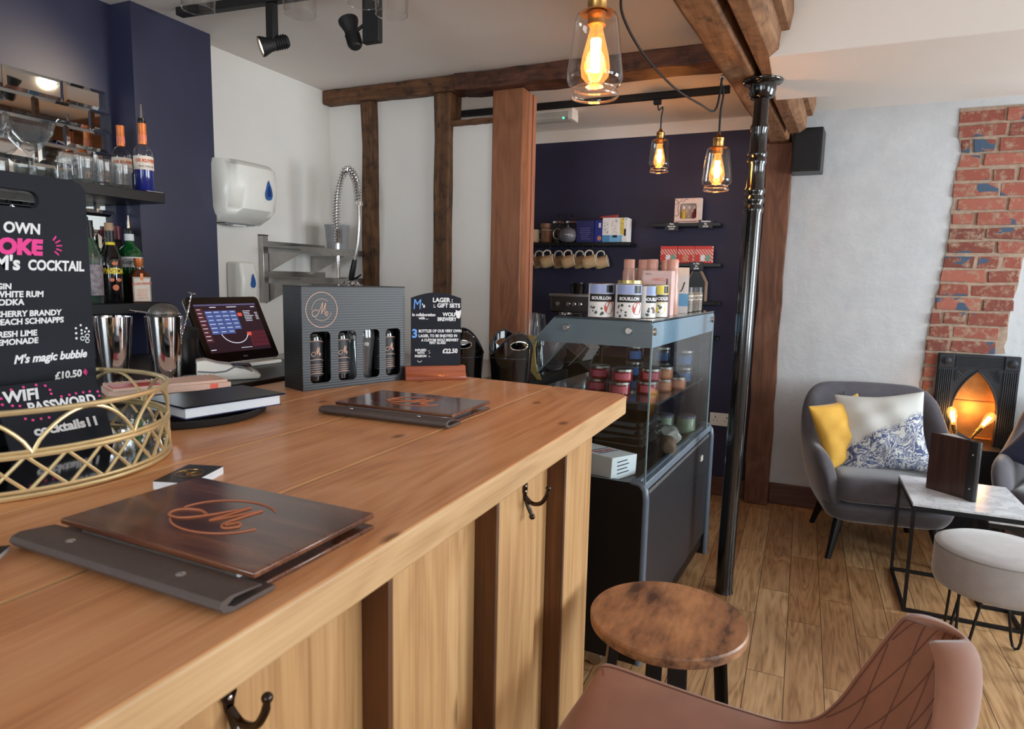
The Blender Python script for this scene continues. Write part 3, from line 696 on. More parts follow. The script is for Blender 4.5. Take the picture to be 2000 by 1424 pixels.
for (x, z, r) in ((.128,.193,.002),(.119,.188,.002),(.138,.187,.0022),(.129,.184,.002),(.142,.181,.002),(.135,.181,.0018),(.119,.179,.0022),(.129,.178,.002),(.119,.170,.0022)): m.lathe([(0, 0), (r, 0.0004)], M=Matrix.Translation((x, -0.0006, z)) @ Matrix.Rotation(PI/2, 4, 'X'), seg=12)
for (x, z) in ((.139,.173), (.130,.169), (.1385,.164)): m.tube(arc((x, -0.0008, z), 0.0034, 0, 330, 14), 0.0009, 6)
m.build('drawn_bubbles', mChalkW, cb)
# small wifi board leaning in front of it
wf = thing('wifi_board', 'small dark board with wifi password propped in the wire tray', 'chalkboard', (-1.092, 0.672, SZ), rad(87))
WT = Matrix.Rotation(rad(-24), 4, 'X')
def tilt(mb): mb.M = WT; return mb
pl = plate(rrect(-0.080, 0.0, 0.078, 0.118, 0.010), [], 0.005); bmesh.ops.transform(pl.bm, matrix=WT, verts=pl.bm.verts); pl.build('board', mChalk, wf, bevel=0.0012)
m = tilt(MB())
letters(m, 'WIFI', -0.070, 0.090, 0.0175, 'L', bold=0.05, shear=0.15, y=-0.0008); letters(m, 'PASSWORD', -0.040, 0.068, 0.0165, 'L', bold=0.05, y=-0.0008, wid=0.84); letters(m, 'cocktails11', -0.042, 0.030, 0.0150, 'L', bold=0.06, y=-0.0008, wid=1.05)
m.build('white_lettering', mChalkW, wf)
m = tilt(MB())
for (x, z) in ((-.074,.108),(-.055,.110),(-.037,.112),(-.018,.113),(-.005,.110),(0,.102),(0,.095),(.014,.088),(.027,.089),(.038,.090),(.050,.090),(.061,.090),(.074,.088),(.0745,.080),(-.072,.098),(-.073,.088),(-.060,.084),(-.050,.082),(-.049,.072),(-.048,.060),(-.038,.056),(-.026,.056),(-.014,.056)):
    m.lathe([(0, 0), (0.0022, 0.0004)], M=Matrix.Translation((x, -0.0006, z)) @ Matrix.Rotation(PI/2, 4, 'X'), seg=10)
m.build('pink_dots', mChalkP, wf)
# something green in small glass jars by the board
for (x, y, lab) in ((-1.03, 0.755, 'small glass jar with green sprigs in the gold tray, nearer the board'), (-0.985, 0.715, 'small glass jar with green sprigs at the tray rim')):
    t = thing('sprig_jar', lab, 'jar', (x, y, SZ), 0, 'glass jars in the wire tray')
    MB().lathe([(0.020, 0), (0.022, 0.004), (0.022, 0.045), (0.018, 0.052)], seg=24, cap=False).build('glass', mGlass, t)
    m = MB()
    for k in range(26):
        a, rr, z = R.uniform(0, 6.28), R.uniform(0, 0.014), R.uniform(0.008, 0.050); p = Vector((rr*math.cos(a), rr*math.sin(a), z)); d = Vector((R.uniform(-1,1), R.uniform(-1,1), R.uniform(0,1)))*0.007; e2 = Vector((R.uniform(-1,1), R.uniform(-1,1), R.uniform(-1,1)))*0.004
        m.f([m.v(p-d), m.v(p+e2), m.v(p+d), m.v(p-e2)])
    tag(m.build('sprigs', plain('leaf_green', rgb(30,96,44), 0.6) if 'leaf_green' not in MATS else MATS['leaf_green'], t, smooth=False), kind='stuff')

# ------------------------------------------------------------------ black round tray with books
bt = MB().lathe([(0, 0.004), (0.155, 0.004), (0.160, 0), (0.168, 0.004), (0.172, 0.016), (0.168, 0.017), (0.163, 0.007), (0, 0.006)], seg=56, cap=False).build('round_tray', mBlackMatt)
bt.location = (-1.205, 0.985, TZ+0.0002); tag(bt, 'round black serving tray under the notebook', 'tray')
nb = thing('notebook', 'thick white paged diary with blue black cover on the round tray', 'book', (-1.135, 1.010, TZ+0.0180), rad(78))
p = MB()
for k in range(8): p.box(-0.105, -0.075, 0.002+k*0.0026, 0.105, 0.076, 0.0044+k*0.0026)
p.build('page_block', mWhiteCard, nb, smooth=False)
box('back_cover', MATS.get('indigo') or plain('indigo', rgb(38,40,92), 0.4), (-0.108, -0.078, 0), (0.108, 0.08, 0.0018), nb, bevel=0.0006)
box('front_cover', mBlackSat, (-0.112, -0.083, 0.0234), (0.114, 0.082, 0.0255), nb, bevel=0.001)
box('blue_wrapper', MATS['indigo'], (-0.116, -0.087, 0.0228), (0.118, 0.084, 0.0233), nb)
op = thing('order_pad', 'long pink paged order pad with red sticker under another pad', 'notepad', (-1.430, 1.13, 1.1123), rad(64), 'order pads beside the round tray')
m = MB()
for k in range(6): m.box(-0.135, -0.05, k*0.0025, 0.135, 0.05, k*0.0025+0.0022)
m.build('pages', mPink, op, smooth=False)
box('red_sticker', MATS.get('sticker_red') or plain('sticker_red', rgb(226,104,84), 0.6), (0.085, -0.0505, 0.001), (0.104, -0.0501, 0.014), op)
op2 = thing('order_pad', 'pink wire bound pad with red edge lying on top', 'notepad', (-1.430, 1.13, 1.1278), rad(67), 'order pads beside the round tray')
m = MB()
for k in range(3): m.box(-0.13, -0.052, k*0.0022, 0.125, 0.052, k*0.0022+0.0020)
m.build('pages', mPink, op2, smooth=False)
m = MB()
for k in range(20): m.tube(arc((-0.125+k*0.0128, 0.052, 0.003), 0.0045, 0, 330, 10, 'yz'), 0.0008, 5)
m.build('wire_binding', mChrome, op2)
box('red_strip', MATS.get('card_red') or plain('card_red', rgb(186,40,44), 0.5), (-0.13, -0.053, 0.0066), (-0.03, 0.0, 0.0082), op2)

# ------------------------------------------------------------------ gift box with bottles
gb = thing('gift_box', 'black corrugated gift box with round emblem and four window slots', 'gift box', (-1.18, 1.33, TZ+0.0002), rad(70.33))
GW, GH, GD = 0.328, 0.271, 0.098
slots = [rrect(a, 0.018, b, 0.154, 0.012) for a, b in ((0.022, 0.082), (0.106, 0.162), (0.184, 0.239), (0.261, 0.312))]
mBoxF = None
def corr():
    m, nt, p = base_mat('black_corrugated_card'); v = coords(nt); wv = N(nt, 'ShaderNodeTexWave', wave_type='BANDS', bands_direction='Z'); wv.inputs['Scale'].default_value = 45; wv.inputs['Distortion'].default_value = 0.4
    nt.links.new(v, wv.inputs['Vector']); nt.links.new(ramp(nt, wv.outputs['Fac'], [(0, rgb(38,40,44)), (1, rgb(50,52,57))]), p.inputs['Base Color'])
    p.inputs['Roughness'].default_value = 0.42; bump(nt, p, wv.outputs['Fac'], 0.25, 0.0008); return m
mCorr = corr(); mCardBlk = plain('black_card', rgb(20,20,24), 0.5)
plate([(0, 0), (GW, 0), (GW, GH), (0, GH)], slots, 0.003).build('front_panel', mCorr, gb, smooth=False)
m = MB(); m.box(0, 0.0032, 0, 0.003, GD, GH); m.box(GW-0.003, 0.0032, 0, GW, GD, GH); m.box(0.003, GD-0.003, 0, GW-0.003, GD, GH); m.box(0.003, 0.0032, 0, GW-0.003, GD-0.003, 0.003)
m.build('carton', mCardBlk, gb, smooth=False)
m = MB(); m.box(-0.001, -0.001, GH, GW+0.001, GD+0.001, GH+0.003); m.build('lid_flap', mCardBlk, gb, smooth=False, bevel=0.001)
m = MB(); emblem(m, 0.057, 0.212, 0.046, 0.0011, outer=True); m.build('printed_emblem', plain('rose_gold_print', rgb(214,176,156), 0.5), gb)
ga = gb.rotation_euler.z
def gpos(x, y, z): return (gb.location.x+math.cos(ga)*x-math.sin(ga)*y, gb.location.y+math.sin(ga)*x+math.cos(ga)*y, gb.location.z+z)
mBeer = plain('dark_beer_glass', rgb(12,9,8), 0.07, coat=0.5); mLab = plain('dark_grey_label', rgb(44,44,48), 0.5)
def beer(x, lab):
    t = thing('beer_bottle', lab, 'bottle', gpos(x, 0.046, 0.0032), ga, 'beer bottles in the gift box')
    MB().lathe([(0, 0.004), (0.024, 0.0), (0.0295, 0.004), (0.030, 0.012), (0.030, 0.130), (0.026, 0.150), (0.015, 0.175), (0.0128, 0.215), (0.0135, 0.222), (0, 0.222)], seg=36, cap=False).build('glass_body', mBeer, t)
    MB().lathe([(0.0305, 0.030), (0.0306, 0.030), (0.0306, 0.125), (0.0305, 0.125)], seg=36, cap=False).build('label_band', mLab, t)
    MB().lathe([(0.014, 0.214), (0.0162, 0.214), (0.0152, 0.226), (0, 0.227)], seg=24, cap=False).build('crown_cap', mBlackSteel, t)
    e = MB()
    for z in (0.035, 0.072, 0.122): e.tube([(0.0312*math.sin(a), -0.0312*math.cos(a), z+0.004*math.cos(a*2)) for a in [rad(-70+10*k) for k in range(15)]], 0.0011, 6)
    s = [(0.0, 0)]
    for st in M_STROKES: e.tube([(0.0312*math.sin(q.x*0.85), -0.0312*math.cos(q.x*0.85), 0.096+q.y*0.030) for q in smooth_path([(p_[0]+0.05, p_[1], 0) for p_ in st], 4)], 0.0011, 6)
    for k in range(4): e.tube([(0.0312*math.sin(a), -0.0312*math.cos(a), 0.062-k*0.006) for a in [rad(-35+12*i) for i in range(7)]], 0.0007, 5)
    e.build('label_print', MATS['rose_gold_print'], t); return t
beer(0.050, 'dark lager bottle in the far left window of the gift box'); beer(0.132, 'dark lager bottle in the second window of the gift box'); beer(0.288, 'dark lager bottle in the far right window of the gift box')
t = thing('pint_glass', 'empty pint glass in the third window of the gift box', 'glass', gpos(0.212, 0.048, 0.0032))
MB().lathe([(0, 0), (0.026, 0), (0.0265, 0.03), (0.031, 0.075), (0.036, 0.11), (0.037, 0.135), (0.035, 0.15), (0.0335, 0.15), (0.0352, 0.135), (0.034, 0.11), (0.029, 0.075), (0.0245, 0.03), (0.022, 0.012), (0, 0.012)], seg=36, cap=False).build('glass_body', mGlassCut, t)
m = MB()
for k in range(14): m.ball((0.0372*math.sin(rad(-70+k*10)), -0.0372*math.cos(rad(-70+k*10)), 0.125+R.uniform(-.02,.02)), 0.006, 8, 6, (1, 0.2, 1))
m.build('frosted_print', mWhiteCard, t)

# ------------------------------------------------------------------ small lager sign
sg = thing('slate_sign', 'small arched slate sign in a wooden block beside the gift box', 'sign', (-0.990, 1.696, TZ+0.0002), rad(40))
top_arc = [(0.069-0.149*i/14, 0.243+0.016*math.sin(PI*i/14)) for i in range(15)]
plate([(-0.080, 0.036), (0.069, 0.036)]+top_arc, [], 0.004).build('slate', mChalk, sg, bevel=0.0008)
m = MB(); m.prism([(-0.022, 0), (0.026, 0), (0.026, 0.010), (0.017, 0.022), (0.013, 0.042), (0.005, 0.042), (0.005, 0.030), (-0.001, 0.030), (-0.001, 0.042), (-0.008, 0.042), (-0.012, 0.024), (-0.022, 0.011)], -0.098, 0.083, 'x')
m.build('wooden_block', wood('orange_red_wood', rgb(118,56,34), rgb(156,80,52), rgb(178,100,68), axis=0, fine=70, rough=0.3, coat=0.4), sg, bevel=0.002)
def X(p): return (p-135)*0.000205-0.08
def Z(p): return 0.244-(p-160)*0.000202
m = MB(); q = dict(bold=0.05, y=-0.0007)
letters(m, "'s", X(290), Z(305), .011, 'L', **q)
for s, x, zb, cp, wid in (('LAGER :', 445, 225, .0125, 0.95), (':. GIFT SETS', 455, 302, .0115, 0.95), ('in collaboration', 150, 430, .0085, 0.88), ('with ...', 245, 477, .0075, 0.95), ('WOLF', 592, 430, .0105, 0.95), ('BREWERY', 515, 500, .0105, 0.85), ('BOTTLES OF OUR VERY OWN', 243, 668, .0082, 0.80), ('LAGER, TO BE ENJOYED IN', 243, 738, .0078, 0.85), ('A CUSTOM WOLF BREWERY', 283, 800, .0075, 0.80), ('PINT GLASS!', 400, 840, .0070, 0.88), ('INFUSED', 192, 945, .0066, 0.9), ('WITH', 225, 985, .0062, 0.9), ('PASSION', 188, 1033, .0068, 0.9), ('£22.50', 592, 975, .0125, 0.92)):
    letters(m, s, X(x), Z(zb), cp, 'L', wid=wid, **q)
m.tube([(X(660), -0.0007, Z(982)), (X(775), -0.0007, Z(968))], 0.0007, 6)
m.tube(arc((X(258), -0.0007, Z(1075)), 0.0062, 190, 350, 10), 0.0009, 6)
for a, b in (((385,950),(405,935)), ((390,975),(415,968)), ((390,1015),(410,1035))): m.tube([(X(a[0]), -0.0007, Z(a[1])), (X(b[0]), -0.0007, Z(b[1]))], 0.0008, 6)
m.prism([(X(u), Z(v)) for u, v in ((783,335),(805,352),(840,350),(860,330),(858,400),(845,455),(820,465),(795,440),(783,400))], -0.0009, -0.0002, 'y')
m.build('white_lettering', mChalkW, sg)
m = MB(); letters(m, '3', X(145), Z(742), .0240, 'L', bold=0.05, y=-0.0007); letters(m, 'M', X(160), Z(328), .029, 'L', shear=0.1, bold=0.0, y=-0.0007, wid=0.75); m.build('blue_lettering', mChalkB, sg)
# ------------------------------------------------------------------ till side: black worktop, till, reader, shakers
bw = thing('back_worktop', 'black worktop behind the bar carrying the till and the shakers', 'worktop', (-1.65, 1.1, 0))
box('worktop', mBlackSat, (-0.50, -1.6, 1.075), (0.292, 0.66, 1.112), bw, bevel=0.003)
box('carcass', mBlackMatt, (-0.48, -1.58, 0), (0.27, 0.64, 1.074), bw, smooth=False)
KZ = 1.1122
till = thing('till_screen', 'black touch screen till with menu of buttons on grey stand', 'till', (-1.615, 1.562, KZ), rad(85.8))
TM = Matrix.Translation((0, 0, 0.018)) @ Matrix.Rotation(rad(-27.7), 4, 'X')
def T_(m): m.M = TM; return m
m = plate(rrect(-0.137, 0.0, 0.137, 0.222, 0.014), [], 0.018); bmesh.ops.transform(m.bm, matrix=TM, verts=m.bm.verts); m.build('housing', mBlackGloss, till, bevel=0.0015)
m = plate(rrect(-0.1385, -0.0015, 0.1385, 0.2235, 0.0155), [], 0.006); bmesh.ops.transform(m.bm, matrix=TM @ Matrix.Translation((0, 0.008, 0)), verts=m.bm.verts); m.build('silver_rim', mSteel, till)
def screen_mat(name, c, e): 
    m, nt, p = base_mat(name); p.inputs['Base Color'].default_value = (0.01, 0.01, 0.012, 1); p.inputs['Roughness'].default_value = 0.15
    p.inputs['Emission Color'].default_value = c; p.inputs['Emission Strength'].default_value = e; return m
def quad(name, mat, rects, y):
    m = T_(MB())
    for a, b, c, d in rects: m.f([m.v((a, y, b)), m.v((c, y, b)), m.v((c, y, d)), m.v((a, y, d))])
    return m.build(name, mat, till, smooth=False)
sx, sz, sw, sh = -0.116, 0.032, 0.232, 0.165
def S(u, v): return (sx+sw*u, sz+sh*(1-v))
def rect(u0, v0, u1, v1): a, b = S(u0, v1); c, d = S(u1, v0); return (a, b, c, d)
quad('display', screen_mat('screen_dark', rgb(44,24,34), 0.8), [rect(0, 0, 1, 1)], -0.0004)
quad('title_bar', screen_mat('screen_bar', rgb(90,84,120), 0.9), [rect(0, 0, 1, 0.035)], -0.0007)
quad('left_buttons', screen_mat('screen_maroon', rgb(84,40,48), 0.9), [rect(0, 0.085+0.078*k, 0.115, 0.155+0.078*k) for k in range(9)], -0.0007)
quad('blue_buttons', screen_mat('screen_blue', rgb(72,92,150), 1.0), [rect(0.13+0.125*i, 0.14+0.082*k, 0.25+0.125*i, 0.216+0.082*k) for i in range(4) for k in range(6) if not (k == 5 and i == 3)], -0.0007)
quad('red_buttons', screen_mat('screen_red', rgb(214,84,66), 1.0), [rect(0.64, 0.20, 0.71, 0.27), rect(0.68, 0.62, 0.75, 0.69)], -0.0007)
quad('keypad', screen_mat('screen_brown', rgb(86,30,40), 0.9), [rect(0.70+0.06*i, 0.60+0.085*k, 0.755+0.06*i, 0.675+0.085*k) for i in range(5) for k in range(4)], -0.0006)
lines = [rect(0.14+0.125*i+R.uniform(0,.02), 0.165+0.082*k, 0.22+0.125*i+R.uniform(0,.02), 0.176+0.082*k) for i in range(4) for k in range(6) if not (k == 5 and i == 3)]+[rect(0.02, 0.105+0.078*k, 0.02+R.uniform(.05,.09), 0.116+0.078*k) for k in range(9)]+[rect(0.74, 0.16+0.035*k, 0.74+R.uniform(.10,.17), 0.171+0.035*k) for k in range(7)]+[rect(0.93, 0.20+0.035*k, 0.98, 0.211+0.035*k) for k in range(5)]+[rect(0.23,.06,.33,.075), rect(0.5,.06,.66,.075), rect(0.9,.07,.97,.085), rect(0.02,.93,.10,.945), rect(.5,.93,.68,.94)]
quad('button_text', screen_mat('screen_text', rgb(206,206,220), 1.2), lines, -0.001)
m = T_(MB()); m.tube([(-0.005+0.050*math.cos(rad(a)), -0.001, 0.100+0.040*math.sin(rad(a))) for a in range(190, 345, 8)], 0.0011, 6); m.build('smile_logo', MATS['screen_text'], till)
m = T_(MB()); letters(m, 'PXC', 0.004, 0.011, 0.006, 'C', y=-0.0006); m.build('maker_mark', mGreyPl, till)
m = MB(); m.prism([(0.03, 0.012), (0.10, 0.07), (0.125, 0.07), (0.135, 0.012)], -0.05, 0.05, 'x'); m.build('stand_arm', mBlackSat, till, bevel=0.004)
m = MB(); m.box(-0.11, -0.035, 0.0, 0.115, 0.16, 0.012); m.build('stand_foot', mWhitePl, till, bevel=0.004)
cr = thing('card_reader', 'white card payment terminal with wavy side in front of the till', 'card reader', (-1.455, 1.335, KZ), rad(52)); cr.scale = (1.05,)*3
m = MB(); m.prism([(-0.072, 0.0), (0.080, 0.0), (0.083, 0.012), (0.060, 0.026), (0.030, 0.030), (0.005, 0.040), (-0.02, 0.044), (-0.05, 0.054), (-0.072, 0.052)], -0.036, 0.036, 'y'); m.build('body', mWhitePl, cr, bevel=0.004)
m = MB()
for s in (-1, 1): m.tube([(x, s*0.0365, z) for x, z in ((-0.070,.026),(-0.03,.022),(-0.005,.024),(0.02,.036),(0.035,.034),(0.06,.022))], 0.0022, 8)
m.build('grey_groove', mGreyPl, cr)
m = MB(); m.box(-0.0735, -0.012, 0.034, -0.0715, 0.004, 0.041); m.build('port', mBlackMatt, cr)
m = MB(); m.cbox((0.035, 0, 0.035), (0.05, 0.05, 0.004), Matrix.Rotation(0, 4, 'Y')); m.build('keypad', mBlackSat, cr, bevel=0.001)
ca = MB().tube(smooth_path([(-1.498, 1.288, KZ+0.010), (-1.525, 1.268, KZ+0.010), (-1.565, 1.275, KZ+0.003), (-1.59, 1.29, KZ+0.003)], 8), 0.0022, 8).build('reader_cable', mWhitePl); tag(ca, 'thin white cable trailing from the card terminal', 'cable')
rc = thing('cocoa_canister', 'round black canister on the worktop left of the till', 'canister', (-1.668, 1.362, KZ))
MB().lathe([(0.052, 0), (0.052, 0.115), (0.050, 0.118), (0, 0.118)], seg=36).build('body', mBlackSat, rc)
MB().lathe([(0.054, 0.100), (0.054, 0.124), (0.046, 0.130), (0, 0.130)], seg=36).build('lid', mBlackMatt, rc)
# shakers
def shaker(x, y, lab, h=0.175, r=0.046):
    t = thing('shaker_tin', lab, 'cocktail shaker', (x, y, KZ), 0, 'shaker tins behind the bar')
    MB().lathe([(0, 0), (r*0.70, 0), (r*0.72, 0.004), (r*0.98, h*0.93), (r, h), (r*0.95, h), (r*0.68, 0.008), (0, 0.008)], seg=48, cap=False).build('tin', mChrome, t); return t
s1 = shaker(-1.610, 1.120, 'steel shaker tin in the middle, next to the tall chalkboard'); s2 = shaker(-1.528, 1.205, 'steel shaker tin holding the strainer and twisted bar spoon'); s3 = shaker(-1.668, 1.045, 'steel shaker tin half hidden at the edge of the tall chalkboard')
t = thing('fine_strainer', 'round mesh fine strainer lying in the shaker tin by the till', 'strainer', (-1.528, 1.205, KZ+0.178))
MB().ball((0, 0, 0.004), 0.037, 28, 12, (1, 1, 0.75)).build('mesh_bowl', plain('steel_mesh', rgb(120,116,112), 0.45, metal=0.8, var=0.3, nscale=300), t)
MB().tube(circ(0.038, 0.004, 40), 0.0024, 8, closed=True).build('rim', mChrome, t)
MB().tube([(-0.03, -0.025, 0.006), (-0.055, -0.045, 0.010), (-0.062, -0.05, 0.012)], 0.0032, 8).build('handle', mChrome, t)
t = thing('bar_spoon', 'twisted steel bar spoon with flat disc end standing in the shaker tin', 'bar spoon', (-1.505, 1.215, KZ+0.05))
a0, a1 = Vector((0, 0, 0)), Vector((0.035, 0.03, 0.185)); d = (a1-a0).normalized(); n1 = d.orthogonal().normalized(); n2 = d.cross(n1)
m = MB()
for s in (0, PI): m.tube([a0+(a1-a0)*(i/60)+(n1*math.cos(i*0.9+s)+n2*math.sin(i*0.9+s))*0.0012 for i in range(61)], 0.0016, 6)
m.build('twisted_shaft', mChrome, t)
mm = Matrix.Translation(a1) @ d.to_track_quat('Z', 'Y').to_matrix().to_4x4(); MB().lathe([(0.010, 0), (0.011, 0.001), (0.010, 0.003), (0, 0.003)], seg=20, M=mm).build('flat_end', mChrome, t)

# ------------------------------------------------------------------ navy wall shelves, mirror
m = MB(); RZ = [2.100-0.0785*k for k in range(11)]
for k in range(10):
    y0 = -0.40+(0.1 if k % 2 else 0.0); y1lim = 1.832 if k % 2 else 1.815
    y = y0
    while y < y1lim-0.03:
        b = min(y+0.205, y1lim); z1, z0 = RZ[k]-0.001, RZ[k+1]+0.001; a = y+0.001; x = XL+0.0005; e = 0.012
        A = [(x+0.003, a, z0), (x+0.003, b-0.001, z0), (x+0.003, b-0.001, z1), (x+0.003, a, z1)]; B = [(x+0.0065, a+e, z0+e), (x+0.0065, b-0.001-e, z0+e), (x+0.0065, b-0.001-e, z1-e), (x+0.0065, a+e, z1-e)]
        m.loft([[(x, *p[1:]) for p in A], A, B]); y = b
mt = m.build('mirror_tiles', mMirror, smooth=False); tag(mt, 'silver mirror bricks across the navy recess behind the bar shelves', 'mirror tiles')
US, LS = 1.705, 1.284
o = box('wall_shelf', mBlackSat, (XL+0.008, -0.5, US-0.038), (-2.302, 1.846, US), bevel=0.002); tag(o, 'upper black shelf holding coupes and tumblers on the navy wall', 'shelf', 'black shelves behind the bar')
o = box('wall_shelf', mBlackSat, (XL+0.008, -0.5, LS-0.038), (-2.302, 1.846, LS), bevel=0.002); tag(o, 'lower black shelf holding spirit bottles on the navy wall', 'shelf', 'black shelves behind the bar')
def coupe(x, y, lab, s=1.18):
    t = thing('cocktail_glass', lab, 'glass', (x, y, US+0.0003), R.uniform(0, 1), 'cut cocktail glasses on the upper shelf')
    MB().lathe([(0, 0), (0.034*s, 0), (0.034*s, 0.0015), (0.006*s, 0.006), (0.0042, 0.015), (0.004, 0.070*s), (0.008*s, 0.080*s), (0.028*s, 0.096*s), (0.046*s, 0.118*s), (0.056*s, 0.150*s), (0.0545*s, 0.150*s), (0.044*s, 0.119*s), (0.026*s, 0.099*s), (0, 0.086*s)], seg=48, cap=False, ribs=16, ramp_=0.018).build('glass', mGlassCut, t); return t
for x, y, lab in ((-2.352, 1.40, 'large cut coupe in front of the others on the upper shelf'), (-2.492, 1.47, 'cut cocktail glass nearest the ribbed tumblers'), (-2.492, 1.33, 'cut coupe behind the large one on the upper shelf'), (-2.352, 1.26, 'cut coupe cropped by the left edge of the photo')):
    coupe(x, y, lab)
def tumbler(x, y, lab):
    t = thing('ribbed_tumbler', lab, 'glass', (x, y, US+0.0003), 0, 'ribbed tumblers on the upper shelf')
    MB().lathe([(0, 0), (0.030, 0), (0.033, 0.004), (0.0345, 0.092), (0.033, 0.093), (0.0312, 0.014), (0, 0.010)], seg=72, cap=False, ribs=18, ramp_=0.025).build('glass', mGlassCut, t)
k = 0; names = ['front right corner tumbler beside the blue liqueur bottle', 'second tumbler of the front row from the blue bottle', 'third tumbler of the front row from the blue bottle', '', 'back row tumbler beside the blue bottle', 'second back row tumbler from the blue bottle', 'third back row tumbler from the blue bottle']
for x, k in ((-2.345, 0), (-2.425, 4)):
    for j in range(3): tumbler(x, 1.700-0.0705*j, 'ribbed glass '+names[k]); k += 1
def bottle(name, x, y, z, prof, mat, lab, group=None, rz=0.0, seg=36): 
    t = thing(name, lab, 'bottle', (x, y, z+0.0003), rz, group); MB().lathe(prof, seg=seg, cap=False).build('glass_body', mat, t); return t
mBlueLiq = plain('blue_liqueur', rgb(30,40,120), 0.1, coat=0.5); mCream = plain('cream_label', rgb(226,214,200), 0.6); mOrange = plain('orange_foil', rgb(206,116,58), 0.35, metal=0.3, var=0.1); mGreenG = plain('green_bottle_glass', rgb(16,86,40), 0.08, var=0.2, nscale=8, coat=0.5)
mPinkF = plain('pinkish_foil', rgb(216,120,90), 0.4); mRedInk = plain('orange_ink', rgb(206,92,50), 0.6); mGreyInk = plain('grey_ink', rgb(90,92,96), 0.6); mBlackInk = plain('black_ink', rgb(22,22,24), 0.6)
def curved(m, s, r, z, cap, **k):
    """letters bent round a bottle of radius r, centred on local -y"""
    b = MB(); letters(b, s, 0, z, cap, 'C', y=0.0, **k)
    for v in b.bm.verts:
        a = v.co.x/r; rr = r-v.co.y+0.0003; v.co.x, v.co.y = rr*math.sin(a), -rr*math.cos(a)
    me = bpy.data.meshes.new('tmp'); b.bm.to_mesh(me); b.bm.free(); return m.mesh(me)
def liqueur(x, y, lab, pourer):
    t = bottle('liqueur_bottle', x, y, US, [(0, 0.102), (0.0330, 0.102), (0.034, 0.120), (0.034, 0.150), (0.028, 0.164), (0.0135, 0.178), (0.0125, 0.19), (0.0125, 0.24), (0, 0.24)], mGlass, lab, 'orange capped liqueur bottles', rad(72))
    MB().lathe([(0, 0.0), (0.031, 0), (0.034, 0.004), (0.034, 0.101), (0, 0.101)], seg=36, cap=False).build('blue_liqueur', mBlueLiq if pourer else mGlassCut, t)
    MB().lathe([(0.0345, 0.082), (0.0346, 0.082), (0.0346, 0.133), (0.0345, 0.133)], seg=36, cap=False).build('label', mCream, t)
    e = MB(); curved(e, 'DE KUYPER', 0.0348, 0.110, 0.011, bold=0.06); e.build('label_print', mRedInk, t)
    e = MB(); curved(e, 'BLUE CURACAO', 0.0348, 0.092, 0.0052); e.build('label_small_print', mGreyInk, t)
    MB().lathe([(0.0132, 0.178), (0.0150, 0.186), (0.0142, 0.206), (0.0142, 0.246), (0.0148, 0.250), (0.0140, 0.256), (0, 0.256)], seg=28, cap=False).build('foil_neck', mOrange, t)
    MB().lathe([(0.0145, 0.190), (0.0150, 0.190), (0.0147, 0.214), (0.0143, 0.214)], seg=28, cap=False).build('neck_band', mPinkF, t)
    if pourer:
        MB().lathe([(0.0135, 0.256), (0.0150, 0.262), (0.0125, 0.274), (0, 0.275)], seg=20, cap=False).build('pourer_collar', mBlackSat, t)
        MB().lathe([(0.0055, 0.272), (0.0045, 0.300), (0.0030, 0.326), (0, 0.326)], seg=14, cap=False).build('pourer_spout', mChrome, t)
    return t
liqueur(-2.352, 1.798, 'blue liqueur bottle with orange neck and steel pourer at the shelf end', True)
liqueur(-2.470, 1.795, 'orange capped bottle without pourer behind the blue one', False)
o = box('flat_opener', mSteel, (-2.3145, 1.770, US+0.0003), (-2.304, 1.840, US+0.004), bevel=0.001); tag(o, 'flat steel bar blade lying at the upper shelf corner', 'bar tool')

# lower shelf spirits
G = 'spirit bottles on the lower shelf'
t = thing('orange_liqueur_bottle', 'square amber bottle with cream label at the shelf end', 'bottle', (-2.365, 1.765, LS+0.0003), rad(68), G)
mAmberB = plain('amber_bottle_glass', rgb(84,38,16), 0.08, var=0.2, nscale=8, coat=0.5)
m = MB(); m.loft([[(s*w_, u*d_, z) for s, u in ((-1,-1),(1,-1),(1,1),(-1,1))] for w_, d_, z in ((0.033,0.030,0),(0.034,0.031,0.004),(0.034,0.031,0.098),(0.030,0.028,0.108),(0.013,0.013,0.128))]); m.build('glass_body', mAmberB, t, bevel=0.004)
MB().lathe([(0.0115, 0.125), (0.0115, 0.150), (0, 0.150)], seg=24, cap=False).build('neck', mAmberB, t)
MB().lathe([(0.0125, 0.136), (0.0155, 0.142), (0.0170, 0.170), (0, 0.170)], seg=24, cap=False).build('orange_cap', mOrange, t)
m = MB(); m.box(-0.031, -0.0325, 0.004, 0.031, -0.0315, 0.097); m.build('label', mCream, t)
m = MB()
for a, b in (((-0.029,0.006),(0.029,0.006)),((0.029,0.006),(0.029,0.094)),((0.029,0.094),(-0.029,0.094)),((-0.029,0.094),(-0.029,0.006))): m.tube([(a[0], -0.0327, a[1]), (b[0], -0.0327, b[1])], 0.0008, 5)
m.build('label_border', plain('navy_ink', rgb(40,48,80), 0.6), t)
m = MB(); letters(m, 'COINTREAU', 0, 0.068, 0.0088, 'C', y=-0.0328, wid=0.95, bold=0.04, rot=rad(4)); m.build('label_print', mRedInk, t)
m = MB()
for k in range(7): m.box(-0.020+R.uniform(0,.004), -0.0328, 0.014+k*0.006, 0.020-R.uniform(0,.004), -0.0326, 0.0155+k*0.006)
m.build('label_small_print', MATS['orange_foil'], t)
m = MB(); m.box(-0.005, -0.0330, 0.085, 0.005, -0.0326, 0.112); m.build('orange_ribbon', mOrange, t)
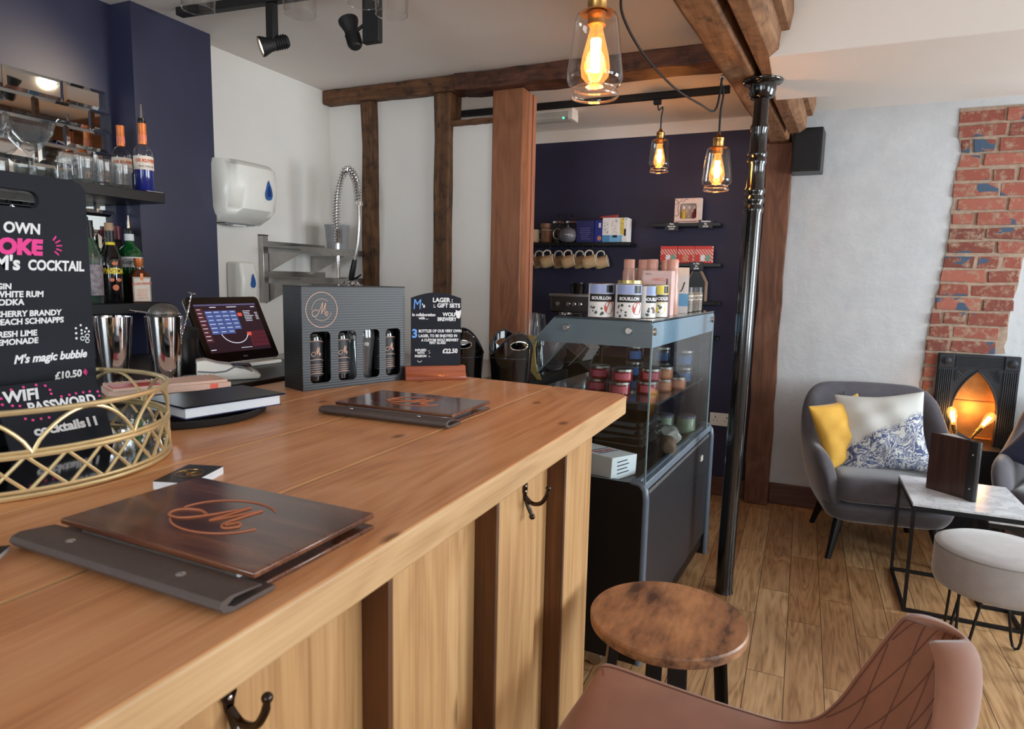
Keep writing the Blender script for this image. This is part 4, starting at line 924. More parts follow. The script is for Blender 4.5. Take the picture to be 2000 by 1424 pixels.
def tall(prof_r, h, neck, y, x, lab, mat, cap, capmat, name='spirit_bottle', pourer=False, wide=None):
    t = bottle(name, x, y, LS, [(0, 0), (prof_r*0.94, 0), (prof_r, 0.004), (prof_r, h*0.60), (prof_r*0.86, h*0.68), (0.0155, h*0.80), (0.0135, h), (0, h)], mat, lab, G, rad(70))
    MB().lathe([(0.0142, h-cap), (0.0152, h-cap), (0.0150, h+0.004), (0, h+0.004)], seg=24, cap=False).build('cap', capmat, t); return t
mDark = plain('near_black_bottle', rgb(14,12,14), 0.07, coat=0.6); mYellow = plain('yellow_ink', rgb(226,200,50), 0.6); mMaroon = plain('maroon_foil', rgb(110,34,50), 0.4); mTanF = plain('tan_foil', rgb(176,140,108), 0.5)
p_ = tall(0.036, 0.262, 0, 1.655, -2.365, 'black passion fruit liqueur bottle with bright yellow name', mDark, 0.040, mBlackSat, 'liqueur_bottle')
e = MB(); curved(e, 'PASSOA', 0.0364, 0.110, 0.0185, bold=0.08, wid=0.8); e.build('label_print', mYellow, p_)
e = MB(); e.ball((0.002, -0.0352, 0.146), 0.010, 14, 8, (1, 0.25, 0.7)); e.ball((-0.008, -0.0345, 0.086), 0.010, 12, 8, (1, 0.2, 0.7)); e.ball((0.012, -0.0340, 0.086), 0.010, 12, 8, (1, 0.2, 0.7)); e.ball((0.002, -0.0352, 0.058), 0.012, 12, 8, (0.9, 0.2, 1)); e.build('fruit_picture', plain('orange_pink_ink', rgb(214,120,84), 0.6), p_)
e = MB(); e.lathe([(0.0140, 0.214), (0.0162, 0.214), (0.0158, 0.224), (0.0136, 0.224)], seg=24, cap=False); e.build('yellow_neck_ring', mYellow, p_)
g_ = bottle('gin_bottle', -2.445, 1.790, LS, [(0, 0), (0.040, 0), (0.043, 0.004), (0.043, 0.190), (0.038, 0.205), (0.018, 0.222), (0.0145, 0.235), (0.0145, 0.262), (0, 0.262)], mGreenG, 'wide green gin bottle with white band and pourer behind the square bottle', G, rad(72))
MB().lathe([(0.0434, 0.135), (0.0436, 0.135), (0.0436, 0.175), (0.0434, 0.175)], seg=36, cap=False).build('label', mWhiteCard, g_)
e = MB(); curved(e, "Gordon's", 0.0438, 0.148, 0.016, shear=0.3); e.build('label_print', mBlackInk, g_)
MB().lathe([(0.0165, 0.238), (0.0172, 0.238), (0.0172, 0.264), (0.016, 0.264)], seg=24, cap=False).build('neck_label', mWhiteCard, g_)
MB().lathe([(0.0155, 0.264), (0.0165, 0.272), (0.0135, 0.286), (0, 0.287)], seg=20, cap=False).build('pourer_collar', mBlackSat, g_)
MB().lathe([(0.0055, 0.285), (0.0045, 0.31), (0.0032, 0.336), (0, 0.336)], seg=14, cap=False).build('pourer_spout', mChrome, g_)
c_ = tall(0.034, 0.296, 0, 1.709, -2.445, 'dark bottle with tan foil top behind the passion fruit one', mDark, 0.055, mTanF)
e = MB(); curved(e, 'CAMPARI', 0.0343, 0.135, 0.014, bold=0.05); e.build('label_print', mWhiteCard, c_)
tall(0.034, 0.292, 0, 1.800, -2.53, 'bottle with maroon foil top at the back of the lower shelf', mDark, 0.055, mMaroon)
tall(0.038, 0.300, 0, 1.640, -2.46, 'bright green bottle with black cap next to the tall chalkboard', mGreenG, 0.035, mBlackSat)
v_ = tall(0.036, 0.270, 0, 1.578, -2.365, 'clear bottle with white label half hidden by the tall chalkboard', mGlassCut, 0.035, mBlackSat)
MB().lathe([(0.0364, 0.03), (0.0365, 0.03), (0.0365, 0.14), (0.0364, 0.14)], seg=36, cap=False).build('label', plain('mottled_label', rgb(140,130,136), 0.6, var=0.5, nscale=60), v_)

# ------------------------------------------------------------------ sink corner
pt = thing('paper_towel_dispenser', 'white paper towel dispenser with blue drop shaped window', 'dispenser', (XL, 2.385, 1.64))
m = MB(); rings = []
for z, d0, yl, yr in ((0.0, 0.115, -0.145, 0.150), (0.03, 0.175, -0.165, 0.165), (0.06, 0.21, -0.172, 0.172), (0.16, 0.225, -0.175, 0.175), (0.25, 0.215, -0.174, 0.174), (0.275, 0.185, -0.170, 0.170), (0.285, 0.05, -0.15, 0.15)):
    pts = []
    for i in range(25):
        a = -PI/2+PI*i/24; c, s = math.cos(a), math.sin(a)
        pts.append((0.002+d0*abs(c)**0.5, (yr if s > 0 else -yl)*math.copysign(abs(s)**0.55, s), z))
    pts += [(0.002, yr, z), (0.002, yl, z)]; rings.append(pts)
m.loft(rings); m.build('cover', mWhitePl, pt, bevel=0.004)
def drop(m, r, n=24): return [(r*0.72*math.sin(t)*math.sin(t/2)**1.2, r*1.45*-math.cos(t)*-1) for t in [2*PI*i/n for i in range(n)]]
def drop_pts(w_, h): return [(w_*math.sin(t)*(math.sin(t/2)**1.3), h*math.cos(t)) for t in [2*PI*i/28 for i in range(28)]]
m = MB(); m.M = Matrix.Translation((0.2255, 0.055, 0.155)); m.prism(drop_pts(0.030, 0.046), 0.0, 0.004, 'x'); m.build('blue_window', mBlue, pt, bevel=0.001)
m = MB(); m.M = Matrix.Translation((0.2285, 0.055, 0.150)); m.prism(drop_pts(0.014, 0.026), 0.0, 0.003, 'x'); m.build('dark_centre', plain('deep_blue', rgb(20,46,110), 0.3), pt)
m = MB(); m.box(0.03, -0.09, -0.006, 0.10, 0.09, 0.004); m.build('paper_slot', mGreyPl, pt)
m = MB(); m.box(0.045, -0.03, -0.012, 0.085, 0.05, 0.0); m.build('towel_end', mPaper, pt, bevel=0.003)
sd = thing('soap_dispenser', 'smaller white soap dispenser with blue drop below the towel dispenser', 'dispenser', (XL, 2.44, 1.27))
m = MB(); m.loft([[(0.0, -0.06, 0), (0.085, -0.05, 0), (0.085, 0.05, 0), (0.0, 0.06, 0)], [(0.0, -0.06, 0.10), (0.10, -0.05, 0.10), (0.10, 0.05, 0.10), (0.0, 0.06, 0.10)], [(0.0, -0.058, 0.19), (0.08, -0.046, 0.19), (0.08, 0.046, 0.19), (0.0, 0.058, 0.19)]]); m.build('cover', mWhitePl, sd, bevel=0.012, seg=4)
m = MB(); m.M = Matrix.Translation((0.0975, 0.012, 0.10)); m.prism(drop_pts(0.020, 0.034), 0, 0.006, 'x'); m.build('blue_window', mBlue, sd, bevel=0.001)
m = MB(); m.box(0.03, -0.02, -0.012, 0.07, 0.02, 0.0); m.build('nozzle', mGreyPl, sd)
def steel_shelf(z, lab, y0=2.60, y1=3.10):
    t = thing('steel_wall_shelf', lab, 'shelf', (XL, 2.85, z), 0, 'steel shelves above the sink')
    m = MB(); a, b = y0-2.85, y1-2.85; m.box(0.002, a, -0.002, 0.272, b, 0.0); m.box(0.269, a, -0.032, 0.272, b, -0.002); m.box(0.002, a, 0.0, 0.005, b, 0.03); m.build('shelf_plate', mSteel, t, smooth=False)
    for y in (a+0.03, b-0.12):
        m = MB(); m.prism([(0.004, -0.033), (0.24, -0.033), (0.004, -0.14)], y, y+0.003, 'y'); m.build('bracket', mSteel, t, smooth=False)
    return t
steel_shelf(1.545, 'upper steel wall shelf with the cutlery basket on it'); steel_shelf(1.392, 'lower steel wall shelf above the sink')
o = box('wall_upright', mSteel, (XL, 2.592, 1.26), (XL+0.032, 2.628, 1.60), bevel=0.002); o2 = MB().box(XL-0.0, 2.590, 1.60, XL+0.034, 2.630, 1.604).build('end_cap', mBlackMatt, o); tag(o, 'vertical steel upright rail holding the wall shelves', 'rail')
b_ = thing('cutlery_basket', 'grey ribbed plastic cutlery basket on the upper steel shelf', 'basket', (-2.40, 3.00, 1.5455))
MB().lathe([(0, 0), (0.052, 0), (0.054, 0.004), (0.064, 0.125), (0.067, 0.130), (0.067, 0.138), (0.062, 0.138), (0.050, 0.006), (0, 0.006)], seg=96, cap=False, ribs=32, ramp_=0.02).build('basket', plain('grey_white_plastic', rgb(150,150,152), 0.4), b_)
MB().tube(circ(0.067, 0.135, 40), 0.003, 8, closed=True).build('rim', plain('grey_white_plastic_rim', rgb(170,170,172), 0.4), b_)
su = thing('sink_unit', 'steel sink unit in the corner below the steel shelves', 'sink unit', (-1.9, 2.77, 0))
m = MB(); m.box(-0.672, -0.40, 0.94, 0.66, 0.338, 0.98); m.build('steel_top', mSteel, su, bevel=0.004)
m = MB(); m.box(-0.66, -0.37, 0.0, 0.65, 0.33, 0.94); m.build('cabinet', mBlackMatt, su, smooth=False)
tap = thing('spring_tap', 'chrome pre-rinse tap with coiled spring neck and black trigger spray', 'tap', (-2.316, 2.90, 0.9803))
MB().lathe([(0.028, 0), (0.028, 0.008), (0.016, 0.014), (0.0125, 0.02), (0.0115, 0.60), (0, 0.60)], seg=20, cap=False).build('riser_pipe', mChrome, tap)
pathp = smooth_path([(0, 0, 0.60), (-0.008, 0, 0.74), (0.002, 0, 0.86), (0.036, 0, 0.955), (0.082, 0, 0.978), (0.116, 0, 0.93), (0.132, 0, 0.86), (0.138, 0, 0.80)], 10)
m = MB(); m.tube(pathp, 0.0085, 10); m.tube(smooth_path([(0.138, 0, 0.80), (0.140, 0, 0.70), (0.128, 0, 0.58), (0.108, 0, 0.50)], 8), 0.0085, 10); m.build('hose', mSteel, tap)
L = [0.0]
for a, b in zip(pathp, pathp[1:]): L.append(L[-1]+(b-a).length)
coil = []; turns = 40; nn = turns*9
for i in range(nn+1):
    s = L[-1]*i/nn; k = max(0, min(len(L)-2, next((q for q in range(len(L)-1) if L[q+1] >= s), len(L)-2))); f_ = (s-L[k])/max(1e-9, L[k+1]-L[k]); p0 = pathp[k].lerp(pathp[k+1], f_); tg = (pathp[k+1]-pathp[k]).normalized(); n_ = Vector((0, 1, 0)); b_2 = tg.cross(n_)
    a = 2*PI*turns*i/nn; coil.append(p0+(n_*math.cos(a)+b_2*math.sin(a))*0.0195)
MB().tube(coil, 0.0028, 6).build('coil_spring', mChrome, tap)
m = MB()
for k in range(9): m.tube(arc((0, 0, 0.60+k*0.0085), 0.0195, 0, 345, 16, 'xy'), 0.0036, 6)
m.lathe([(0.018, 0.79), (0.022, 0.79), (0.022, 0.812), (0.018, 0.812)], c=(0.138, 0, 0), seg=20); m.build('spring_collar', mChrome, tap)
m = MB(); m.tube([(0.110, 0, 0.51), (0.100, 0, 0.47), (0.088, 0, 0.42), (0.084, 0, 0.40)], [0.012, 0.015, 0.016, 0.012], 14); m.tube([(0.095, 0, 0.405), (0.125, 0.0, 0.415), (0.150, 0, 0.432)], [0.005, 0.006, 0.004], 8); m.build('spray_handle', mBlackSat, tap)
m = MB(); m.lathe([(0.02, 0), (0.032, 0.02), (0.034, 0.045), (0.02, 0.06)], c=(0.105, 0, 0.335), seg=24); m.tube([(0.0, 0, 0.412), (0.09, 0, 0.412)], 0.0035, 8); m.tube(arc((0.06, 0, 0.375), 0.024, 0, 360, 24), 0.004, 8); m.build('spray_head_and_hook', mChrome, tap)
# black bar shelf with wine coolers behind the bar's far end
bs = box('bar_end_shelf', mBlackMatt, (-1.34, 1.86, 0.0), (-0.80, 2.15, 0.985), smooth=False, bevel=0.004); tag(bs, 'black unit behind the far end of the bar under the wine coolers', 'cabinet')
def cut(o, cutter):
    """really cut an opening through o, then drop the cutting solid"""
    par = o.parent; o.parent = None
    md = o.modifiers.new('opening', 'BOOLEAN'); md.operation = 'DIFFERENCE'; md.object = cutter; md.solver = 'EXACT'
    bpy.context.view_layer.update(); dg = bpy.context.evaluated_depsgraph_get()
    me = bpy.data.meshes.new_from_object(o.evaluated_get(dg)); o.modifiers.clear(); o.data = me; o.parent = par
    cm = cutter.data; bpy.data.objects.remove(cutter); bpy.data.meshes.remove(cm)
def cooler(x, y, rz, lab):
    t = thing('wine_cooler', lab, 'wine cooler', (x, y, 0.9855), rz, 'black wine coolers')
    n = 48; r0, r1 = 0.068, 0.081
    def topz(a): return 0.175+0.085*max(0, abs(math.cos(a)))**1.8
    m = MB(); rings = []
    for s, rr in ((0, r0*0.92), (0.02, r0), (0.5, (r0+r1)/2), (1.0, r1)):
        rings.append([(rr*math.cos(2*PI*i/n), rr*math.sin(2*PI*i/n), topz(2*PI*i/n)*s) for i in range(n)])
    for s, k in ((1.0, 0.94), (0.5, 0.93), (0.05, 0.9)):
        rr = {1.0: r1, 0.5: (r0+r1)/2, 0.05: r0}[s]*k; rings.append([(rr*math.cos(2*PI*i/n), rr*math.sin(2*PI*i/n), topz(2*PI*i/n)*s+(0.004 if s < 1 else 0)) for i in range(n)])
    t.scale = (0.92,)*3; m.loft(rings); bk_ = m.build('bucket', mBlackGloss, t)
    m = MB(); m.tube([(r1*0.97*math.cos(2*PI*i/n), r1*0.97*math.sin(2*PI*i/n), topz(2*PI*i/n)) for i in range(n)], 0.0045, 8, closed=True); m.tube(circ(0.0792, 0.165, 48), 0.002, 6, closed=True); m.build('rim', plain('smoky_rim', rgb(40,40,44), 0.1, coat=0.6) if 'smoky_rim' not in MATS else MATS['smoky_rim'], t)
    for s in (1, -1):
        m = MB(); m.tube([(s*(0.0765+0.0025*math.sin(a)), 0.034*math.cos(a), 0.213+0.016*math.sin(a)) for a in [2*PI*i/24 for i in range(24)]], 0.0022, 8, closed=True); m.build('handle_ring', mChrome, t)
        c = MB(); c.prism([(0.034*math.cos(a), 0.213+0.016*math.sin(a)) for a in [2*PI*i/24 for i in range(24)]], s*0.05, s*0.11, 'x'); cut(bk_, c.build('cutter', smooth=False))
cooler(-1.076, 2.010, rad(-62), 'black wine cooler right behind the small lager sign'); cooler(-0.914, 2.062, rad(-44), 'black wine cooler with brown reflection nearest the display case')
# ------------------------------------------------------------------ glass display case
case = thing('display_case', 'black refrigerated glass display case with sloping glass at the end of the bar', 'display case', (-0.457, 2.183, 0), rad(-4))
ca_ = rad(-4); CO = case.location
def C(u, v, z): return (CO.x+math.cos(ca_)*u-math.sin(ca_)*v, CO.y+math.sin(ca_)*u+math.cos(ca_)*v, z)
UL = -0.61; DV = 1.145
m = MB(); m.box(UL, 0.03, 0.10, -0.012, DV-0.03, 0.655); m.build('body', mBlackSat, case, smooth=False)
m = MB(); m.box(-0.012, 0.025, 0.165, -0.003, DV-0.03, 0.66); m.box(-0.011, 0.03, 0.498, -0.0015, DV-0.03, 0.502); m.build('side_panel', plain('charcoal_panel', rgb(42,42,46), 0.38, var=0.05), case, smooth=False, bevel=0.001)
mEdge = plain('slate_blue_edge', rgb(86,98,112), 0.3, var=0.04)
endp = [(UL, 0.05), (0.0, 0.05), (0.0, 0.66), (-0.004, 0.69), (-0.02, 0.708), (-0.05, 0.712), (UL, 0.712)]
def endpanel(v0, v1, nm):
    m = MB(); m.prism(endp, v0, v1, 'y'); o = m.build(nm, mBlackSat, case, smooth=False, bevel=0.003)
    e = MB(); e.tube([(0.0, (v0+v1)/2, 0.05), (0.0, (v0+v1)/2, 0.66), (-0.004, (v0+v1)/2, 0.69), (-0.02, (v0+v1)/2, 0.708), (-0.05, (v0+v1)/2, 0.7125)], (v1-v0)/2+0.001, 10); e.build('edge_trim', mEdge, o)
endpanel(0.0, 0.028, 'end_panel'); endpanel(DV-0.028, DV, 'end_panel')
m = MB(); m.box(-0.045, 0.028, 0.684, 0.0, DV-0.03, 0.714); m.box(-0.030, 0.028, 0.714, -0.018, 1.03, 0.722); m.build('glass_rail', plain('pale_alu_rail', rgb(150,164,182), 0.3, metal=0.5), case, smooth=False, bevel=0.005, seg=3)
m = MB()
for k in range(52): m.box(-0.004, 0.05+k*0.020, 0.664, 0.0005, 0.05+k*0.020+0.012, 0.678)
m.build('vent_slots', mGreyPl, case, smooth=False)
m = MB(); m.box(-0.003, 0.925, 0.574, 0.0015, 0.965, 0.598); m.build('maker_plate', mWhitePl, case)
m = MB(); m.box(UL+0.02, 0.03, 0.655, -0.045, DV-0.03, 0.700); m.build('deck', plain('dark_steel_deck', rgb(70,68,68), 0.4, metal=0.4), case, smooth=False)
# glass ends with the sloping front edge, grey enamel band on top
GO = [(0.0, 0.712), (0.0, 1.258), (-0.010, 1.270), (-0.358, 1.270), (-0.590, 1.015), (-0.605, 0.98), (-0.605, 0.712)]
def endglass(v, nm):
    m = MB(); m.prism(GO, v, v+0.006, 'y'); o = m.build(nm, mPane, case, smooth=False)
    b = MB(); b.prism([(0.0, 1.184), (0.0, 1.258), (-0.010, 1.270), (-0.358, 1.270), (-0.434, 1.184)], v-0.0008, v-0.0002, 'y'); b.build('grey_band', mBandGlass, o, smooth=False)
    e = MB(); e.tube([(p[0], v+0.003, p[1]) for p in GO], 0.0028, 6, closed=True); e.build('polished_edge', mPaneEdge, o)
    return o
gl1 = endglass(0.004, 'end_glass'); endglass(1.022, 'end_glass')
def bolt(M, par):
    m = MB(); m.lathe([(0.0125, 0), (0.0125, 0.006), (0.0105, 0.0085), (0, 0.0085)], seg=24, M=M); m.build('glass_bolt', mSteel, par)
for u in (-0.311, -0.080): bolt(Matrix.Translation((u, 0.003, 1.238)) @ Matrix.Rotation(PI/2, 4, 'X'), case)
for v in (0.020, 0.985): bolt(Matrix.Translation((0.001, v, 1.238)) @ Matrix.Rotation(PI/2, 4, 'Y'), case)
m = MB(); m.box(-0.006, 0.012, 0.716, -0.0005, 1.022, 1.268); sg_ = m.build('side_glass', mPane, case, smooth=False)
m = MB(); m.box(-0.0004, 0.012, 1.184, 0.0003, 1.022, 1.268); m.build('grey_band', plain('blue_grey_enamelled_glass', rgb(118,150,172), 0.1, var=0.02, coat=0.5), sg_, smooth=False)
m = MB(); m.tube([(-0.003, 0.010, 0.716), (-0.003, 0.010, 1.268)], 0.003, 6); m.tube([(-0.003, 1.022, 0.716), (-0.003, 1.022, 1.268)], 0.003, 6); m.build('polished_edge', mPaneEdge, sg_)
m = MB(); m.box(-0.356, 0.0, 1.2705, 0.0, 1.03, 1.2765); m.build('top_glass', plain('smoked_top_glass', rgb(60,68,72), 0.06, coat=0.6), case, smooth=False, bevel=0.001)
m = MB(); m.prism([(-0.352, 1.264), (-0.348, 1.269), (-0.586, 1.011), (-0.590, 1.006)], 0.35, 1.018, 'y'); sl = m.build('sloping_glass', mPane, case, smooth=False)
m = MB()
for v in (0.35, 0.70): m.tube([(-0.351, v, 1.266), (-0.589, v, 1.008)], 0.003, 6)
m.build('polished_edge', mPaneEdge, sl)
m = MB(); m.box(-0.56, 0.22, 0.949, -0.03, 1.015, 0.957); m.build('inner_shelf', plain('shelf_glass_dark', rgb(70,76,80), 0.1, coat=0.4), case, smooth=False)
m = MB()
for u in (-0.54, -0.05): m.box(u-0.006, 0.99, 0.70, u+0.006, 1.006, 1.18)
m.build('shelf_support', mBlackMatt, case, smooth=False)
for u, v in ((-0.54, 0.06), (-0.16, 0.02), (-0.54, 1.06), (-0.10, 1.06)):
    m = MB(); m.M = Matrix.Translation((u, v, 0.026)) @ Matrix.Rotation(PI/2, 4, 'X'); m.lathe([(0, -0.012), (0.025, -0.012), (0.0255, 0.0), (0.025, 0.012), (0, 0.012)], seg=24, cap=False); m.M = Matrix.Identity(4); m.box(u-0.016, v-0.018, 0.045, u+0.016, v+0.018, 0.10); m.build('castor', mSteel, case)
TOPZ = 1.2768
# ---- goods on top of the case
mSoupBlue = plain('lilac_blue_print', rgb(150,166,210), 0.45); mTinWhite = plain('white_tin_print', rgb(232,230,228), 0.4, var=0.02); mTinEdge = plain('tin_rim', rgb(196,194,190), 0.25, metal=1.0); mSoupRed = plain('tomato_print', rgb(178,72,52), 0.5, var=0.2); mHerb = plain('herb_print', rgb(70,84,74), 0.5); mYelPr = plain('yellow_print', rgb(226,206,84), 0.5); mViolet = plain('violet_print', rgb(80,56,150), 0.5)
def tin(u, v, lab, r=0.045, h=0.118, rz=0.0, noodle=False):
    x, y, _ = C(u, v, 0); t = thing('soup_tin', lab, 'tin', (x, y, TOPZ), rz, 'soup tins on the display case')
    MB().lathe([(0, 0), (r, 0), (r, h), (0, h)], seg=44, cap=False).build('can', mTinWhite, t, angle=30)
    m = MB()
    for z in (0.0012, h-0.001): m.tube(circ(r+0.0002, z, 44), 0.0016, 6, closed=True)
    m.build('rims', mTinEdge, t)
    def patch(z0, z1, a0, a1, mat, nm, e=0.0003):
        q = MB(); n = 14; q.loft([[((r+e)*math.sin(rad(a0+(a1-a0)*i/n)), -(r+e)*math.cos(rad(a0+(a1-a0)*i/n)), z) for i in range(n+1)] for z in (z0, z1)], closed=False, cap=False); q.build(nm, mat, t)
    patch(h*0.71, h*0.97, -62, 80, mYelPr if noodle else mSoupBlue, 'top_band'); patch(h*0.47, h*0.70, -62, 80, mBlackInk if not noodle else plain('brown_print', rgb(60,48,44), 0.5) if 'brown_print' not in MATS else (MATS['brown_print'] if noodle else mBlackInk), 'name_band')
    patch(h*0.74, h*0.955, 20, 58, mBlackSat, 'maker_square', 0.0005)
    e = MB(); curved(e, 'NOODLES' if noodle else 'BOUILLON', r+0.0006, h*0.535, 0.0105, bold=0.06); e.build('label_print', mWhiteCard, t)
    q = MB(); n = 20
    ctr = 38 if not noodle else 5
    q.f([q.v(((r+0.0006)*math.sin(rad(ctr)+0.020/r*math.cos(b)), -(r+0.0006)*math.cos(rad(ctr)+0.020/r*math.cos(b)), h*0.30+0.022*math.sin(b))) for b in [2*PI*i/n for i in range(n)]]); q.build('bowl_print', mSoupRed if not noodle else mYelPr, t, smooth=False)
    q = MB()
    for k in range(9):
        a = rad(R.uniform(-60, 8)); z = h*R.uniform(0.06, 0.42); ss = R.uniform(0.003, 0.006); q.f([q.v(((r+0.0006)*math.sin(a+ss/r*math.cos(b)), -(r+0.0006)*math.cos(a+ss/r*math.cos(b)), z+ss*math.sin(b))) for b in [2*PI*i/8 for i in range(8)]])
    q.build('herb_print', mHerb, t, smooth=False)
    return t
tin(-0.205, 0.062, 'white soup tin with black band at the left front of the case top', rz=rad(18))
tin(-0.108, 0.068, 'white soup tin with black band second from the left on the case top', rz=rad(20))
tin(-0.062, 0.150, 'slim white tin with violet stripe beside the two soup tins', r=0.028, h=0.114, rz=rad(60), noodle=False)
tin(-0.050, 0.235, 'yellow topped noodle tin behind the front soup tins', r=0.036, rz=rad(25), noodle=True)
x, y, _ = C(-0.16, 0.24, 0); t = thing('soup_tin', 'gold topped tin mostly hidden behind the front soup tins', 'tin', (x, y, TOPZ), 0, 'soup tins on the display case'); MB().lathe([(0, 0), (0.045, 0), (0.045, 0.126), (0.046, 0.130), (0, 0.130)], seg=40, cap=False).build('can', mTinWhite, t, angle=30); MB().lathe([(0.0462, 0.120), (0.0462, 0.131), (0, 0.1312)], seg=40, cap=False).build('lid', plain('gold_lid', rgb(190,170,110), 0.3, metal=0.8), t)
mWaterB = plain('rose_water_bottle', rgb(196,152,136), 0.25, var=0.05); mRoseCap = plain('rose_cap', rgb(206,150,132), 0.35)
def water(u, v, lab):
    x, y, _ = C(u, v, 0); t = thing('water_bottle', lab, 'bottle', (x, y, TOPZ), 0, 'pinkish drink bottles on the display case')
    MB().lathe([(0, 0), (0.026, 0), (0.028, 0.004), (0.028, 0.09), (0.025, 0.115), (0.0265, 0.13), (0.0255, 0.165), (0.021, 0.185), (0, 0.185)], seg=32, cap=False).build('bottle_body', mWaterB, t)
    MB().lathe([(0.0225, 0.182), (0.0225, 0.212), (0.021, 0.216), (0, 0.216)], seg=32, cap=False).build('cap', mRoseCap, t)
for u, v, lab in ((-0.236, 0.46, 'pinkish drink bottle at the left end of its row'), (-0.185, 0.49, 'pinkish drink bottle second from left in its row'), (-0.135, 0.44, 'pinkish drink bottle in the middle of its row'), (-0.100, 0.52, 'pinkish drink bottle fourth from left in its row'), (-0.054, 0.44, 'pinkish drink bottle fully seen right of the pink tea box')): water(u, v, lab)
x, y, _ = C(-0.085, 0.362, 0); t = thing('tea_carton', 'pale pink upright tea carton among the bottles on the case', 'carton', (x, y, TOPZ), rad(-4)); m = MB(); m.box(-0.055, -0.025, 0, 0.055, 0.025, 0.170); m.build('carton', plain('pale_pink_card', rgb(222,190,186), 0.6), t, smooth=False, bevel=0.001)
m = MB(); m.box(0.035, -0.0256, 0.02, 0.042, -0.0253, 0.14); 
letters(m, 'berry', -0.045, 0.155, 0.007, 'L', y=-0.0256)
for k in range(6): m.box(-0.045, -0.0256, 0.02+k*0.018, -0.035, -0.0253, 0.026+k*0.018)
m.build('grey_print', mGreyInk, t, smooth=False)
m = MB(); letters(m, 'HIBISCUS', -0.02, 0.132, 0.010, 'L', y=-0.0256); m.build('label_print', plain('coral_print', rgb(226,130,110), 0.6), t)
x, y, _ = C(-0.072, 0.64, 0); t = thing('drink_carton', 'white and blue gable topped drink carton at the right of the case top', 'carton', (x, y, TOPZ), rad(12)); m = MB(); m.loft([[(-0.035, -0.035, 0), (0.035, -0.035, 0), (0.035, 0.035, 0), (-0.035, 0.035, 0)], [(-0.035, -0.035, 0.155), (0.035, -0.035, 0.155), (0.035, 0.035, 0.155), (-0.035, 0.035, 0.155)], [(-0.035, -0.004, 0.19), (0.035, -0.004, 0.19), (0.035, 0.004, 0.19), (-0.035, 0.004, 0.19)]]); m.build('carton', mTinWhite, t, smooth=False)
m = MB(); m.box(-0.0352, -0.0354, 0.03, 0.0354, 0.035, 0.082); m.build('blue_panel', plain('sky_blue_print', rgb(110,176,222), 0.5), t, smooth=False)
m = MB(); letters(m, 'J', 0.004, 0.10, 0.03, 'L', shear=0.3, y=-0.0356); m.build('label_print', mBlackInk, t)
x, y, _ = C(-0.235, 0.62, 0); t = thing('drink_carton', 'pale gable topped carton behind the left pinkish bottle', 'carton', (x, y, TOPZ), rad(-4)); m = MB(); m.loft([[(-0.035, -0.035, 0), (0.035, -0.035, 0), (0.035, 0.035, 0), (-0.035, 0.035, 0)], [(-0.035, -0.035, 0.15), (0.035, -0.035, 0.15), (0.035, 0.035, 0.15), (-0.035, 0.035, 0.15)], [(-0.02, -0.03, 0.185), (0.035, -0.03, 0.185), (0.035, 0.03, 0.185), (-0.02, 0.03, 0.185)]]); m.build('carton', plain('pale_beige_card', rgb(206,188,178), 0.6), t, smooth=False)
names = ['nearest', 'second', 'third', 'fourth', 'fifth', 'furthest']
mSpice = plain('spice_jar_fill', rgb(140,132,122), 0.5, var=0.4, nscale=40); mLidD = plain('dark_grey_lid', rgb(74,78,84), 0.35)
for k in range(6):
    x, y, _ = C(-0.058-0.008*(k % 2), 0.745+0.046*k, 0); t = thing('spice_jar', 'small spice jar, %s in its row at the far end of the case top' % names[k], 'jar', (x, y, TOPZ), rad(15), 'spice jars on the display case')
    MB().lathe([(0, 0.002), (0.018, 0.002), (0.019, 0.005), (0.019, 0.082), (0.016, 0.090), (0, 0.090)], seg=28, cap=False).build('filled_jar', mSpice, t)
    MB().lathe([(0.0175, 0.088), (0.0175, 0.108), (0, 0.108)], seg=28, cap=False).build('lid', mLidD, t)
    q = MB(); q.lathe([(0.0193, 0.052), (0.0194, 0.052), (0.0194, 0.074), (0.0193, 0.074)], seg=28, cap=False); q.build('label', mCream, t)
    q = MB(); curved(q, 'FOOD', 0.0196, 0.057, 0.011, bold=0.03); q.build('label_print', mGreyInk, t)
# ---- jars and packets inside the case
mJam = plain('red_jam', rgb(132,26,30), 0.15, coat=0.4); mPinkLab = plain('pink_label', rgb(196,84,96), 0.6); mPeachLab = plain('peach_label', rgb(206,140,110), 0.6); mBlueLab = plain('blue_label', rgb(60,110,176), 0.6); mDarkJam = plain('dark_jar_fill', rgb(30,34,52), 0.2, coat=0.4); mGreenFill = plain('pale_green_fill', rgb(150,168,140), 0.3, coat=0.3, var=0.2)
def pot(u, v, z, r, h, fill, lmat, lab, grp, lid=mSteel, name='jam_jar', cat='jar'):
    x, y, _ = C(u, v, 0); t = thing(name, lab, cat, (x, y, z), rad(18), grp)
    MB().lathe([(0, 0), (r*0.92, 0), (r, 0.004), (r, h-0.014), (r*0.95, h-0.011), (0, h-0.011)], seg=36, cap=False).build('filled_glass', fill, t)
    MB().lathe([(r*0.98, h-0.012), (r*1.03, h-0.011), (r*1.03, h-0.002), (r*0.97, h), (0, h)], seg=36, cap=False).build('lid', lid, t)
    if lmat:
        q = MB(); n = 10; q.loft([[((r+0.0005)*math.sin(rad(-42+84*i/n)), -(r+0.0005)*math.cos(rad(-42+84*i/n)), z_) for i in range(n+1)] for z_ in (h*0.18, h*0.66)], closed=False, cap=False); q.build('label', lmat, t)
IZ = 0.9572; hh = 0.052
rows = [('left', -0.335, 0.40), ('middle', -0.225, 0.36), ('right', -0.135, 0.44)]
